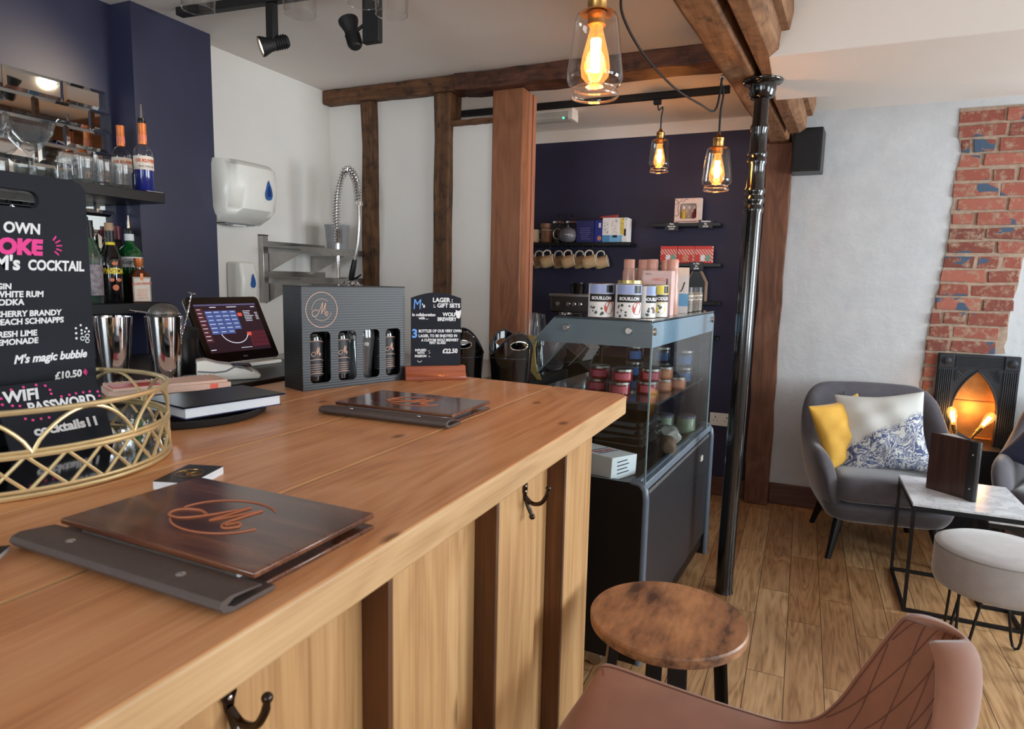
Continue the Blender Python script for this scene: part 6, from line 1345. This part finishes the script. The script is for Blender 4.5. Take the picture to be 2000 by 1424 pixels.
# ------------------------------------------------------------------ pendant lamps
def pendant(top, drop, lab, cable=True, energy=2.6):
    """top: fixing point; the jar hangs 'drop' below it"""
    t = thing('pendant_lamp', lab, 'pendant lamp', top, 0, 'glass jar pendant lamps')
    z = -drop
    jar = [(0.036, 0.176), (0.043, 0.170), (0.0465, 0.160), (0.049, 0.140), (0.061, 0.050), (0.0615, 0.040), (0.057, 0.028), (0.047, 0.021), (0.044, 0.018), (0.0505, 0.012), (0.0515, 0.005), (0.049, 0.0)]
    m = MB(); m.lathe([(r, z+h) for r, h in jar], seg=56, cap=False); m.build('glass_jar', mPendGlass, t)
    m = MB(); m.tube(circ(0.0505, z+0.003, 56), 0.0026, 8, closed=True); m.tube(circ(0.0455, z+0.019, 56), 0.0022, 8, closed=True); m.build('jar_rim', mPendRim, t)
    m = MB(); m.lathe([(0.037, 0.174), (0.030, 0.1765), (0.021, 0.178), (0.021, 0.205), (0.0225, 0.207), (0.0225, 0.213), (0.019, 0.217), (0.008, 0.226), (0.006, 0.236), (0, 0.236)], c=(0, 0, z), seg=36, cap=False); m.lathe([(0.0, 0.150), (0.020, 0.150), (0.020, 0.176), (0, 0.176)], c=(0, 0, z), seg=28, cap=False); m.build('brass_holder', mBrass, t)
    m = MB(); m.lathe([(0.014, 0.152), (0.0145, 0.140), (0.020, 0.120), (0.029, 0.085), (0.032, 0.062), (0.029, 0.044), (0.018, 0.032), (0, 0.028)], c=(0, 0, z), seg=36, cap=False); m.build('bulb', mAmber, t)
    f = MB()
    for k in range(14):
        a = 2*PI*k/14; b = a+0.25; f.tube([(0.009*math.cos(a), 0.009*math.sin(a), z+0.055), (0.010*math.cos(b), 0.010*math.sin(b), z+0.122)], 0.0016, 5)
    f.build('filament', mFil, t)
    f = MB(); f.tube([(0, 0, z+0.125), (0, 0, z+0.150)], 0.003, 8); f.build('filament_stem', mGlass, t)
    l = bpy.data.lights.new('pendant_bulb_light', 'POINT'); l.energy = energy; l.color = (1.0, 0.60, 0.28); l.shadow_soft_size = 0.025
    o = bpy.data.objects.new('pendant_bulb_light', l); COL.objects.link(o); o.location = (0, 0, z+0.088); o.parent = t
    return t
def cable(t, pts, r=0.0042): MB().tube(smooth_path(pts, 8), r, 8).build('twisted_cable', mBlackMatt, t)
p2 = pendant((-0.372, 2.915, 2.246), 0.460, 'glass jar pendant hanging from the hook under the big beam')
cable(p2, [(0, 0, -0.225), (0.001, 0, -0.14), (0.008, 0, -0.07), (-0.002, 0, -0.03), (0.0, 0, -0.008)])
MB().tube(arc((0, 0, -0.008), 0.010, -60, 200, 12), 0.0022, 6).build('ceiling_hook', mSteel, p2)
p3 = pendant((-0.795, 3.775, 2.405), 0.392, 'glass jar pendant hanging from the black track, furthest from the camera')
cable(p3, [(0, 0, -0.156), (0.0, 0, -0.10), (0.006, 0, -0.045), (-0.014, 0, -0.058), (-0.022, 0, -0.035), (-0.022, 0, -0.01)], 0.0035)
p1 = pendant((-0.452, 1.44, 2.438), 0.640, 'large looking glass jar pendant nearest the camera above the bar')
cable(p1, [(0, 0, -0.405), (0, 0, -0.25), (0, 0, -0.006)])
MB().lathe([(0.03, -0.012), (0.032, 0.0), (0, 0)], seg=28).build('ceiling_cup', mBlackMatt, p1)
lc = MB().tube(smooth_path([(-0.372, 2.905, 2.235), (-0.385, 2.86, 2.10), (-0.43, 2.74, 2.098), (-0.50, 2.55, 2.12), (-0.545, 2.25, 2.15), (-0.535, 1.95, 2.16), (-0.48, 1.74, 2.145), (-0.435, 1.62, 2.09), (-0.40, 1.56, 2.10), (-0.39, 1.53, 2.16), (-0.385, 1.50, 2.43)], 10), 0.0042, 8).build('looped_cable', mBlackMatt); tag(lc, 'dark lamp cable looping from the beam hook across to the near pendant', 'cable')
tk = thing('lighting_track', 'black ceiling lighting track across the alcove beyond the partition', 'track', (-1.45, 3.775, 2.4395))
box('rail', mBlackMatt, (-1.10, -0.018, -0.034), (1.01, 0.018, 0), tk, bevel=0.002); box('pendant_adaptor', mBlackMatt, (0.610, -0.014, -0.062), (0.650, 0.014, -0.0345), tk, bevel=0.003)
# spot lights over the bar
tk2 = thing('lighting_track', 'black ceiling track with spotlights over the bar', 'track', (-1.75, 2.03, 2.4395), rad(4.5)); box('rail', mBlackMatt, (-0.60, -0.018, -0.030), (1.0, 0.018, 0), tk2, bevel=0.002)
def spot(loc, rz, axis, lab, stem=0.145, on=True, boxed=False):
    t = thing('track_spotlight', lab, 'spotlight', loc, rz, 'track spotlights')
    if boxed: box('driver_box', mBlackMatt, (0.055, -0.012, -0.185), (0.125, 0.014, 0.0), t, bevel=0.003)
    else: box('stem', mBlackMatt, (-0.019, -0.014, -stem-0.02), (0.019, 0.014, 0.0), t, bevel=0.004)
    d = Vector(axis).normalized(); Q = Matrix.Translation((0, 0, -stem)) @ d.to_track_quat('Z', 'Y').to_matrix().to_4x4()
    m = MB(); m.lathe([(0, -0.062), (0.018, -0.062), (0.0235, -0.056), (0.0245, 0.0), (0.026, 0.012), (0.036, 0.038), (0.036, 0.046), (0.032, 0.046), (0.028, 0.034)], seg=32, M=Q, cap=False)
    for k in range(5): m.lathe([(0.0245, -0.05+k*0.009), (0.0275, -0.048+k*0.009), (0.0245, -0.046+k*0.009)], seg=28, M=Q, cap=False)
    m.build('lamp_head', mBlackMatt, t)
    m = MB(); m.lathe([(0, 0.038), (0.029, 0.040)], seg=28, M=Q, cap=False); m.build('lens', mLed if on else mWhitePl, t)
    if boxed: MB().tube([(0.02, 0, -stem), (0.06, 0, -stem+0.02)], 0.006, 8).build('swivel', mBlackMatt, t)
    if on:
        l = bpy.data.lights.new('spot_beam', 'SPOT'); l.energy = 16; l.color = (1.0, 0.80, 0.56); l.spot_size = rad(75); l.spot_blend = 0.9; l.shadow_soft_size = 0.03
        o = bpy.data.objects.new('spot_beam', l); COL.objects.link(o); o.parent = t; o.matrix_local = Matrix.Translation(Matrix(Q) @ Vector((0, 0, 0.05))) @ (-d).to_track_quat('Z', 'Y').to_matrix().to_4x4()
    return t
spot((-1.905, 2.018, 2.4095), 0, (-0.55, -0.62, -0.31), 'lit spotlight on a stem turned to the navy wall')
spot((-1.56, 2.045, 2.4095), 0, (-0.35, 0.05, 0.9), 'black ribbed spotlight beside its box, seen from below', stem=0.135, on=False, boxed=True)
# hanging glasses
hr = thing('glass_rack', 'black ceiling rack the upside down glasses hang from above the bar', 'rack', (-1.0, 1.11, 2.4395))
m = MB()
for y in (-0.11, -0.065, -0.02, 0.025, 0.07, 0.115): m.box(-0.30, y-0.006, -0.295, 0.32, y+0.006, -0.287)
for x in (-0.30, 0.31): m.box(x, -0.12, -0.287, x+0.01, 0.125, -0.279)
for x in (-0.295, 0.315):
    for y in (-0.1, 0.1): m.tube([(x, y, -0.283), (x, y, 0)], 0.004, 8)
m.build('rack_bars', mBlackSteel, hr)
def hanging(x, y, z, lab):
    t = thing('hanging_glass', lab, 'glass', (x, y, z), 0, 'glasses hanging above the bar')
    MB().lathe([(0.0315, 0.0), (0.034, 0.03), (0.0365, 0.06), (0.035, 0.085), (0.02, 0.108), (0.005, 0.118), (0.0036, 0.13), (0.0036, 0.2245-(z-1.93)), (0.034, 0.228-(z-1.93)), (0.0345, 0.230-(z-1.93)), (0, 0.231-(z-1.93))], seg=40, cap=False).build('glass', mGlass, t)
    MB().tube(circ(0.0315, 0.0, 40), 0.0011, 6, closed=True).build('rim', mGlassCut, t)
hanging(-1.182, 1.045, 1.938, 'upside down hanging glass above the end of the near spotlight track'); hanging(-0.993, 1.132, 1.934, 'upside down hanging glass just right of the lit spotlight'); hanging(-0.871, 1.18, 1.956, 'upside down hanging glass in front of the boxed spotlight'); hanging(-0.801, 1.18, 1.925, 'upside down hanging glass furthest right of the four')
# emergency light, speaker, socket, ceiling screw
em = thing('emergency_light', 'white ceiling emergency light with green indicator beyond the wide post', 'emergency light', (-1.50, 3.95, 2.4395))
m = MB(); m.box(-0.28, -0.055, -0.022, 0.145, 0.055, 0); m.build('base', mWhitePl, em, bevel=0.004)
m = MB(); m.prism([(-0.055, -0.022), (0.055, -0.022), (0.05, -0.055), (0.02, -0.068), (-0.02, -0.068), (-0.05, -0.055)], -0.28, 0.115, 'x'); m.build('diffuser', plain('frosted_diffuser', rgb(196,198,192), 0.35), em, bevel=0.003)
m = MB(); m.box(0.116, -0.056, -0.070, 0.146, 0.056, -0.0225); m.build('end_cap', mWhitePl, em, bevel=0.003)
m = MB(); m.ball((0.085, -0.045, -0.058), 0.006, 12, 8); m.build('green_indicator', mGreenLed, em)
sk = thing('wall_speaker', 'black wall loudspeaker beside the end of the big beam', 'loudspeaker', (-0.050, YB, 2.063), rad(0))
m = MB(); m.prism([(-0.080, -0.20), (0.078, -0.20), (0.095, -0.03), (-0.080, -0.03)], 0.0, 0.245, 'z'); m.build('cabinet', mBlackSat, sk, smooth=False, bevel=0.005, seg=3)
m = MB(); m.box(-0.070, -0.205, 0.012, 0.068, -0.2005, 0.233); m.build('grille', plain('black_grille', rgb(16,16,18), 0.8, var=0.4, nscale=400, bmp=0.4), sk, bevel=0.002)
m = MB(); m.box(-0.03, -0.03, 0.08, 0.03, 0.0, 0.17); m.build('bracket', mBlackSteel, sk)
so = thing('power_socket', 'white double power socket on the navy wall behind the display case', 'power socket', (-0.452, YB, 0.470))
box('faceplate', mWhitePl, (-0.073, -0.009, 0), (0.073, 0, 0.086), so, bevel=0.003)
m = MB()
for x in (-0.036, 0.036):
    m.box(x-0.003, -0.0095, 0.052, x+0.003, -0.0088, 0.062); m.box(x-0.015, -0.0095, 0.032, x-0.009, -0.0088, 0.037); m.box(x+0.009, -0.0095, 0.032, x+0.015, -0.0088, 0.037)
m.build('pin_holes', mBlackMatt, so, smooth=False)
m = MB()
for x in (-0.036, 0.036): m.box(x-0.006, -0.012, 0.066, x+0.006, -0.0088, 0.078)
m.build('switch', mWhitePl, so, bevel=0.001)
sc_ = MB().tube([(0.50, 2.728, 2.385), (0.50, 2.712, 2.385), (0.50, 2.706, 2.375), (0.50, 2.708, 2.365)], 0.0025, 8).build('screw_hook', mBlackSteel); tag(sc_, 'small dark screw hook left in the white downstand', 'hook')

# ------------------------------------------------------------------ mug shelf on the navy wall
def wshelf(x0, x1, z, d, lab, th=0.022): 
    o = box('wall_shelf', mBlackSat, (x0, YB-d, z-th), (x1, YB, z), bevel=0.002); return tag(o, lab, 'shelf', 'black shelves on the navy back wall')
SY = 4.36; MZ = 1.662
wshelf(-2.05, -1.07, MZ, 0.20, 'long black shelf of mugs and teapots on the navy wall')
wshelf(-0.945, -0.515, 1.783, 0.145, 'upper short black shelf carrying the white gift pack'); wshelf(-0.935, -0.50, 1.531, 0.145, 'short black shelf carrying the red striped boxes'); wshelf(-0.80, -0.49, 1.290, 0.145, 'short black shelf behind the goods on the display case'); wshelf(-0.80, -0.49, 1.066, 0.145, 'lowest short black shelf behind the display case')
mMug = plain('speckled_mug', rgb(190,158,118), 0.4, var=0.12, nscale=70); mMugIn = plain('cream_glaze', rgb(214,204,182), 0.25); mMugText = plain('brown_lettering', rgb(70,50,38), 0.6)
def mug_parts(t, M, r=0.042, h=0.088, mat=mMug, txt=True):
    m = MB(); m.lathe([(0, 0), (r*0.86, 0), (r*0.92, 0.004), (r, h*0.3), (r*0.97, h), (r*0.90, h), (r*0.92, h*0.3), (0, 0.006)], seg=32, M=M, cap=False); m.build('body', mat, t)
    m = MB(); m.M = M; m.tube(smooth_path([(r*0.92, 0, h*0.84), (r*1.5, 0, h*0.86), (r*1.82, 0, h*0.60), (r*1.6, 0, h*0.32), (r*0.96, 0, h*0.22)], 6), 0.0048, 8); m.build('handle', mMugIn, t)
    m = MB(); m.M = M; m.tube(circ(r*0.935, h, 32), 0.0032, 6, closed=True); m.build('rim', mMugIn, t)
    if txt:
        e = MB(); curved(e, 'coffee', r+0.0006, h*0.52, 0.013, shear=0.3, bold=0.05); curved(e, 'love', r+0.0006, h*0.32, 0.013, shear=0.3, bold=0.05)
        bmesh.ops.transform(e.bm, matrix=M, verts=e.bm.verts); e.build('lettering', mMugText, t)
names = {0: 'front', 1: 'back'}
pos = [(-1.325, 'right end pair'), (-1.475, 'second pair from the right'), (-1.628, 'third pair from the right'), (-1.775, 'pair next to the wide post')]
for x, nm in pos:
    for b in (0, 1):
        hx, hy = x+0.055*b, SY-0.055+0.085*b
        t = thing('hanging_mug', 'speckled mug hanging under the shelf, %s one of the %s' % (names[b], nm), 'mug', (hx, hy, MZ-0.0225), rad(8), 'mugs hanging under the mug shelf')
        MB().tube([(0, 0, 0), (0, 0, -0.018), (0.006, 0, -0.030), (0.0, 0, -0.038), (-0.006, 0, -0.034)], 0.0018, 6).build('cup_hook', mBlackSteel, t)
        # mug tips forward: handle up, mouth to the right
        M = Matrix.Translation((-0.058, 0, -0.118)) @ Matrix.Rotation(rad(75), 4, 'Y') @ Matrix.Rotation(rad(180), 4, 'Z')
        mug_parts(t, M)
        if b == 0 and x == -1.325: pass
def standing_mug(x, y, z, rz, lab, mat, h=0.088, txt=False): t = thing('standing_mug', lab, 'mug', (x, y, z), rz, 'mugs standing on the mug shelf'); mug_parts(t, Matrix.Identity(4), h=h, mat=mat, txt=txt); return t
mCreamMug = plain('cream_mug', rgb(196,180,146), 0.4); mBrownMug = plain('brown_mug', rgb(134,98,72), 0.45, var=0.2)
standing_mug(-1.775, SY, MZ+0.0003, rad(160), 'cream mug standing by the wide post on the mug shelf', mCreamMug); standing_mug(-1.680, SY+0.01, MZ+0.0003, rad(180), 'brown mug standing next to the cream one', mBrownMug)
sugar = thing('small_brown_bowl', 'small brown patterned bowl balanced on the brown mug', 'bowl', (-1.69, SY+0.01, MZ+0.0925)); MB().lathe([(0, 0), (0.030, 0), (0.038, 0.015), (0.038, 0.040), (0.033, 0.042), (0.031, 0.02), (0, 0.008)], seg=28, cap=False).build('bowl', mBrownMug, sugar)
def cafetiere(x, y, lab, s=1.0):
    t = thing('cafetiere', lab, 'cafetiere', (x, y, MZ+0.0003), rad(-80), 'cafetieres on the mug shelf')
    MB().lathe([(0, 0.008), (0.042, 0.008), (0.042, 0.135), (0.045, 0.14)], seg=32, cap=False).build('glass_beaker', mGlassCut, t)
    m = MB(); m.lathe([(0.044, 0.0), (0.044, 0.012), (0, 0.012)], seg=32)
    for k in range(4): a = 2*PI*k/4+0.4; m.tube([(0.0435*math.cos(a), 0.0435*math.sin(a), 0), (0.0435*math.cos(a), 0.0435*math.sin(a), 0.125)], 0.002, 6)
    m.build('frame', mBlackChrome, t)
    m = MB(); m.lathe([(0.046, 0.138), (0.044, 0.150), (0.020, 0.160), (0, 0.161)], seg=32); m.build('lid', mChrome, t)
    m = MB(); m.tube([(0, 0, 0.16), (0, 0, 0.185)], 0.0022, 6); m.ball((0, 0, 0.191), 0.011, 14, 10); m.build('plunger', mBlackSat, t)
    MB().tube(smooth_path([(0.043, 0, 0.125), (0.075, 0, 0.12), (0.078, 0, 0.06), (0.045, 0, 0.03)], 6), 0.005, 8).build('handle', mBlackSat, t)
cafetiere(-1.615, SY+0.060, 'cafetiere standing behind the brown mug'); cafetiere(-1.520, SY+0.066, 'cafetiere standing behind the grey teapot')
mPotG = plain('grey_glaze', rgb(94,92,98), 0.4, var=0.06)
def teapot(x, y, rz, lab, txt):
    t = thing('teapot', lab, 'teapot', (x, y, MZ+0.0003), rz, 'grey teapots on the mug shelf')
    MB().lathe([(0, 0), (0.034, 0), (0.052, 0.014), (0.060, 0.042), (0.056, 0.070), (0.040, 0.088), (0.022, 0.095), (0, 0.097)], seg=36, cap=False).build('body', mPotG, t)
    m = MB(); m.lathe([(0.026, 0.094), (0.018, 0.100), (0.005, 0.102), (0.006, 0.110), (0.0045, 0.116), (0, 0.117)], seg=24); m.build('lid_knob', mPotG, t)
    MB().tube(smooth_path([(-0.050, 0, 0.080), (-0.078, 0, 0.090), (-0.098, 0, 0.065), (-0.090, 0, 0.030), (-0.056, 0, 0.018)], 6), 0.0036, 8).build('handle', mSteel, t)
    MB().tube(smooth_path([(0.052, 0, 0.04), (0.075, 0, 0.055), (0.088, 0, 0.088)], 6), [0.013]*4+[0.011]*4+[0.008]*5, 10).build('spout', mPotG, t)
    if txt: e = MB(); curved(e, 'cosy', 0.0585, 0.040, 0.016, shear=0.35, bold=0.03); e.build('lettering', mWhiteCard, t)
teapot(-1.500, SY-0.065, rad(14), 'grey teapot with pale lettering in the middle of the mug shelf', True); teapot(-1.408, SY+0.052, rad(35), 'grey teapot partly behind the dark blue tea box', False)
def teabox(x0, x1, y0, h, lab, mats, rz=0.0, dep=0.11):
    t = thing('tea_box', lab, 'box', ((x0+x1)/2, y0, MZ+0.0003), rz, 'tea boxes on the mug shelf'); a = (x1-x0)/2
    m = MB(); m.box(-a, 0, 0, a, dep, h); m.build('carton', mats[0], t, smooth=False, bevel=0.0015); return t, a
mDBlue = plain('dark_blue_card', rgb(30,32,92), 0.5)
t, a = teabox(-1.437, -1.318, SY-0.070, 0.142, 'dark blue tea box with small pale print on the mug shelf', [mDBlue], dep=0.055)
m = MB()
for k in range(6): m.box(-a*0.7+R.uniform(0,.02), -0.0012, 0.02+k*0.014, a*0.7-R.uniform(0,.02), -0.0002, 0.023+k*0.014)
m.build('small_print', plain('pale_blue_print', rgb(110,112,170), 0.6), t, smooth=False)
t, a = teabox(-1.315, -1.262, SY-0.065, 0.142, 'blue tea box edge beside the white one, with cup picture', [plain('royal_blue_card', rgb(46,56,150), 0.5)], rad(-10))
m = MB(); m.lathe([(0, 0), (0.016, 0.0003)], M=Matrix.Translation((0.012, -0.001, 0.025)) @ Matrix.Rotation(PI/2, 4, 'X'), seg=20); m.build('cup_print', mPeachLab, t)
m = MB(); m.box(0.004, -0.0012, 0.095, 0.02, -0.0003, 0.125); m.build('white_print', mWhiteCard, t)
for i, (x0, x1, lab, bands) in enumerate(((-1.258, -1.205, 'white speckled tea box with blue foot at the left of the three pale boxes', 'blue'), (-1.204, -1.150, 'white tea box with blue panel and dark plate, middle of the three pale boxes', 'mid'), (-1.149, -1.092, 'white and yellow tea box at the right end of the mug shelf', 'yellow'))):
    t, a = teabox(x0, x1, SY-0.07+0.004*i, 0.158, lab, [mTinWhite])
    m = MB(); m.box(-a+0.0008, -0.0012, 0.001, a*(1 if bands != 'yellow' else -0.2), -0.0002, 0.045); m.build('blue_print', MATS['sky_blue_print'] if bands != 'blue' else plain('mid_blue_print', rgb(70,140,190), 0.5), t, smooth=False)
    if bands == 'yellow': m = MB(); m.box(-a*0.6, -0.0012, 0.05, a*0.15, -0.0002, 0.156); m.build('yellow_print', mYelPr, t, smooth=False)
    m = MB()
    for k in range(14): x_, z_ = R.uniform(-a*0.8, a*0.7), R.uniform(0.05, 0.15); m.box(x_, -0.0016, z_, x_+R.uniform(.002,.006), -0.0012, z_+R.uniform(.002,.005))
    if bands != 'blue': m.box(-a*0.4 if bands == 'mid' else a*0.25, -0.0018, 0.030 if bands == 'mid' else 0.040, a*0.7, -0.0012, 0.045 if bands == 'mid' else 0.085)
    m.build('dark_print', mBlackInk, t, smooth=False)
fp_ = thing('tea_packet', 'reddish foil packet lying on top of the tea boxes', 'packet', (-1.225, SY-0.01, MZ+0.1595), rad(10)); m = MB(); m.loft([[(-0.07, -0.04, 0.0), (0.045, -0.035, 0.0), (0.05, 0.035, 0), (-0.065, 0.04, 0)], [(-0.055, -0.03, 0.012), (0.055, -0.03, 0.022), (0.06, 0.03, 0.022), (-0.05, 0.03, 0.012)]]); m.build('foil', plain('dull_red_foil', rgb(150,60,64), 0.35), fp_, bevel=0.003)
# gifts on the short shelves
gp = thing('gift_pack', 'white gift pack with window of three small bottles on the upper short shelf', 'gift box', (-0.715, YB-0.125, 1.7833))
def plate_to(parent, name, mat, outer, holes, th, dy=0.0, **k):
    q = plate(outer, holes, th); bmesh.ops.transform(q.bm, matrix=Matrix.Translation((0, dy, 0)), verts=q.bm.verts); return q.build(name, mat, parent, smooth=False, **k)
mWP = plain('ivory_card', rgb(226,206,196), 0.6); plate_to(gp, 'front', mWP, [(-0.088, 0), (0.078, 0), (0.078, 0.155), (-0.088, 0.155)], [rrect(-0.055, 0.028, 0.048, 0.122, 0.012)], 0.002)
m = MB(); m.box(-0.088, 0.0022, 0, -0.086, 0.05, 0.155); m.box(0.076, 0.0022, 0, 0.078, 0.05, 0.155); m.box(-0.086, 0.048, 0, 0.076, 0.05, 0.155); m.box(-0.086, 0.0022, 0, 0.076, 0.048, 0.002); m.box(-0.086, 0.0022, 0.153, 0.076, 0.048, 0.155); m.build('carton', mWP, gp, smooth=False)
m = MB(); stroke(m, [(-0.085, 0.150), (-0.062, 0.125), (-0.068, 0.09), (-0.060, 0.06), (-0.072, 0.045), (-0.086, 0.05)], 0.0015); stroke(m, [(-0.06, 0.13), (-0.04, 0.15)], 0.0013); stroke(m, [(-0.04, 0.132), (-0.02, 0.148), (-0.005, 0.148)], 0.0013); stroke(m, [(-0.066, 0.128), (-0.078, 0.118), (-0.086, 0.12)], 0.0013); m.box(-0.08, -0.0008, 0.008, 0.05, -0.0002, 0.012); m.build('line_drawing', mMaroon, gp)
for x, mat, lab in ((-0.036, plain('yellow_spirit', rgb(200,170,70), 0.2), 'yellow miniature bottle in the white gift pack'), (0.0, mGlassCut, 'clear miniature bottle in the middle of the white gift pack'), (0.034, mMaroon, 'dark red miniature bottle in the white gift pack')):
    t = thing('miniature_bottle', lab, 'bottle', (-0.715+x, YB-0.100, 1.7856), 0, 'miniature bottles in the gift pack'); MB().lathe([(0, 0), (0.0150, 0), (0.0155, 0.06), (0.007, 0.075), (0.007, 0.095), (0, 0.095)], seg=24, cap=False).build('bottle_body', mat, t); MB().lathe([(0.0080, 0.088), (0.0080, 0.104), (0, 0.104)], seg=18, cap=False).build('cap', mWhiteCard, t)
def stripes():
    m, nt, p = base_mat('red_white_striped_card'); v = coords(nt, rot=(0, rad(40), 0)); wv = N(nt, 'ShaderNodeTexWave', wave_type='BANDS', bands_direction='X'); wv.inputs['Scale'].default_value = 22; nt.links.new(v, wv.inputs['Vector'])
    nt.links.new(ramp(nt, wv.outputs['Fac'], [(0.52, rgb(214,70,60)), (0.60, rgb(222,190,182))]), p.inputs['Base Color']); p.inputs['Roughness'].default_value = 0.55; return m
mStripe = stripes(); mRedCard = plain('red_card', rgb(206,62,54), 0.55); mTeal = plain('teal_card', rgb(110,170,150), 0.6)
for i, (x, lab) in enumerate(((-0.828, 'red striped gift box at the left of its shelf'), (-0.718, 'red striped gift box in the middle of its shelf'), (-0.610, 'red striped gift box at the right of its shelf'))):
    t = thing('striped_gift_box', lab, 'gift box', (x, YB-0.120, 1.5313), 0, 'red striped gift boxes'); m = MB(); m.box(-0.053, 0, 0, 0.053, 0.07, 0.108); m.build('carton', mStripe, t, smooth=False)
    m = MB(); m.box(-0.053, -0.001, 0.088, 0.053, -0.0002, 0.108); m.box(-0.053, -0.001, 0.0, 0.053, -0.0002, 0.010); m.box(-0.050, -0.001, 0.012, -0.022, -0.0002, 0.055); m.build('red_panel', mRedCard, t, smooth=False)
    m = MB(); m.box(-0.016, -0.0012, 0.014, 0.010, -0.0002, 0.052); m.build('pale_window', mWhiteCard if i != 1 else mPeachLab, t, smooth=False)
    m = MB(); m.box(0.018, -0.0012, 0.014, 0.042, -0.0002, 0.052); m.build('teal_window', mTeal if i != 1 else mRedCard, t, smooth=False)
def price(x, z, y, lines_, lab):
    t = thing('price_tag', lab, 'price tag', (x, y, z), 0, 'small black price tags'); m = MB(); m.box(-0.043, 0, -0.052, 0.043, 0.003, 0.0); m.build('slate', mBlackSat, t, smooth=False, bevel=0.001)
    m = MB()
    for k, s in enumerate(lines_): letters(m, s, 0, -0.014-0.0155*k, 0.0095, 'C', bold=0.05, y=-0.0006, wid=0.85)
    m.build('white_lettering', mChalkW, t)
price(-0.813, 1.787, YB-0.1487, ('Black', 'Shuck Gin', '£19.50'), 'small black price tag at the left of the upper short shelf'); price(-0.603, 1.800, YB-0.1487, ('WhataHoot', 'Gin', '£19.50'), 'small black price tag at the right of the upper short shelf')
price(-0.845, 1.535, YB-0.1487, ('Black', 'Shuck Rum', '£19.50'), 'small black price tag under the left red striped box'); price(-0.645, 1.538, YB-0.1487, ('St. Giles', 'Gin', '£20.00'), 'small black price tag under the right red striped box')
hb = thing('house_gift_bag', 'black and brown house shaped gift bag behind the drink carton', 'gift bag', (-0.645, YB-0.125, 1.2903))
m = MB(); m.prism([(-0.055, 0), (0.055, 0), (0.055, 0.12), (0.02, 0.19), (-0.02, 0.19), (-0.055, 0.12)], 0.0, 0.09, 'y'); m.build('bag', mBlackSat, hb, smooth=False)
m = MB(); m.prism([(0.0555, 0.0), (0.062, 0.0), (0.062, 0.122), (0.026, 0.192), (0.020, 0.190), (0.0555, 0.12)], 0.0, 0.09, 'y'); m.prism([(-0.0555, 0.06), (-0.0555, 0.12), (-0.02, 0.19), (-0.025, 0.192), (-0.061, 0.122), (-0.061, 0.06)], 0.0, 0.09, 'y'); m.build('brown_sides', mKraft, hb, smooth=False)
# coffee machine and glasses on the back counter
cm = thing('coffee_machine', 'silver espresso machine with dark front panel behind the soup tins', 'coffee machine', (-1.365, 4.10, 0.9603))
m = MB(); m.box(-0.14, -0.10, 0.24, 0.17, 0.24, 0.358); m.build('front_panel', plain('dark_steel_panel', rgb(70,64,62), 0.3, metal=0.5), cm, bevel=0.012)
m = MB(); m.box(-0.145, -0.105, 0.340, 0.175, 0.245, 0.360); m.build('steel_top', mSteel, cm, bevel=0.004)
m = MB(); m.box(-0.14, 0.08, 0.05, 0.17, 0.24, 0.239); m.build('back_body', mSteel, cm); m = MB(); m.box(-0.145, -0.12, 0, 0.175, 0.245, 0.05); m.build('drip_tray', mSteel, cm, bevel=0.004)
m = MB()
for x in (-0.085, -0.015, 0.025, 0.065): m.lathe([(0.014, 0), (0.014, 0.004), (0.011, 0.005)], M=Matrix.Translation((x, -0.1005, 0.295)) @ Matrix.Rotation(PI/2, 4, 'X'), seg=20)
m.build('gauge_ring', mChrome, cm)
m = MB(); m.lathe([(0.03, 0.20), (0.034, 0.205), (0.034, 0.24), (0, 0.24)], c=(-0.05, -0.03, 0), seg=28); m.tube([(-0.05, -0.06, 0.215), (-0.05, -0.16, 0.21)], 0.011, 10); m.lathe([(0.0, 0.20), (0.022, 0.20), (0.022, 0.24), (0, 0.24)], c=(0.08, -0.03, 0), seg=24, cap=False); m.build('group_head', mChrome, cm)
tb = thing('bean_hopper', 'black round hopper standing on the espresso machine', 'hopper', (-1.372, 4.16, 1.3206)); MB().lathe([(0, 0), (0.045, 0), (0.048, 0.006), (0.050, 0.062), (0.052, 0.065), (0.052, 0.070), (0, 0.072)], seg=36, cap=False).build('bowl', mBlackGloss, tb)
for x, y, h, lab in ((-1.125, 2.87, 0.0, 'upturned clear tumbler stack, near glass, by the slope of the display case'), (-1.19, 2.96, 0.0, 'upturned clear tumbler stack, far glass, by the slope of the display case')):
    t = thing('upturned_glass', lab, 'glass', (x, y-0.02, 0.9613), 0, 'upturned glasses behind the display case')
    for k in range(2): MB().lathe([(0.042, 0.0+k*0.145), (0.040, 0.05+k*0.145), (0.028, 0.14+k*0.145), (0, 0.143+k*0.145)], seg=36, cap=False).build('tumbler', mGlassCut, t)
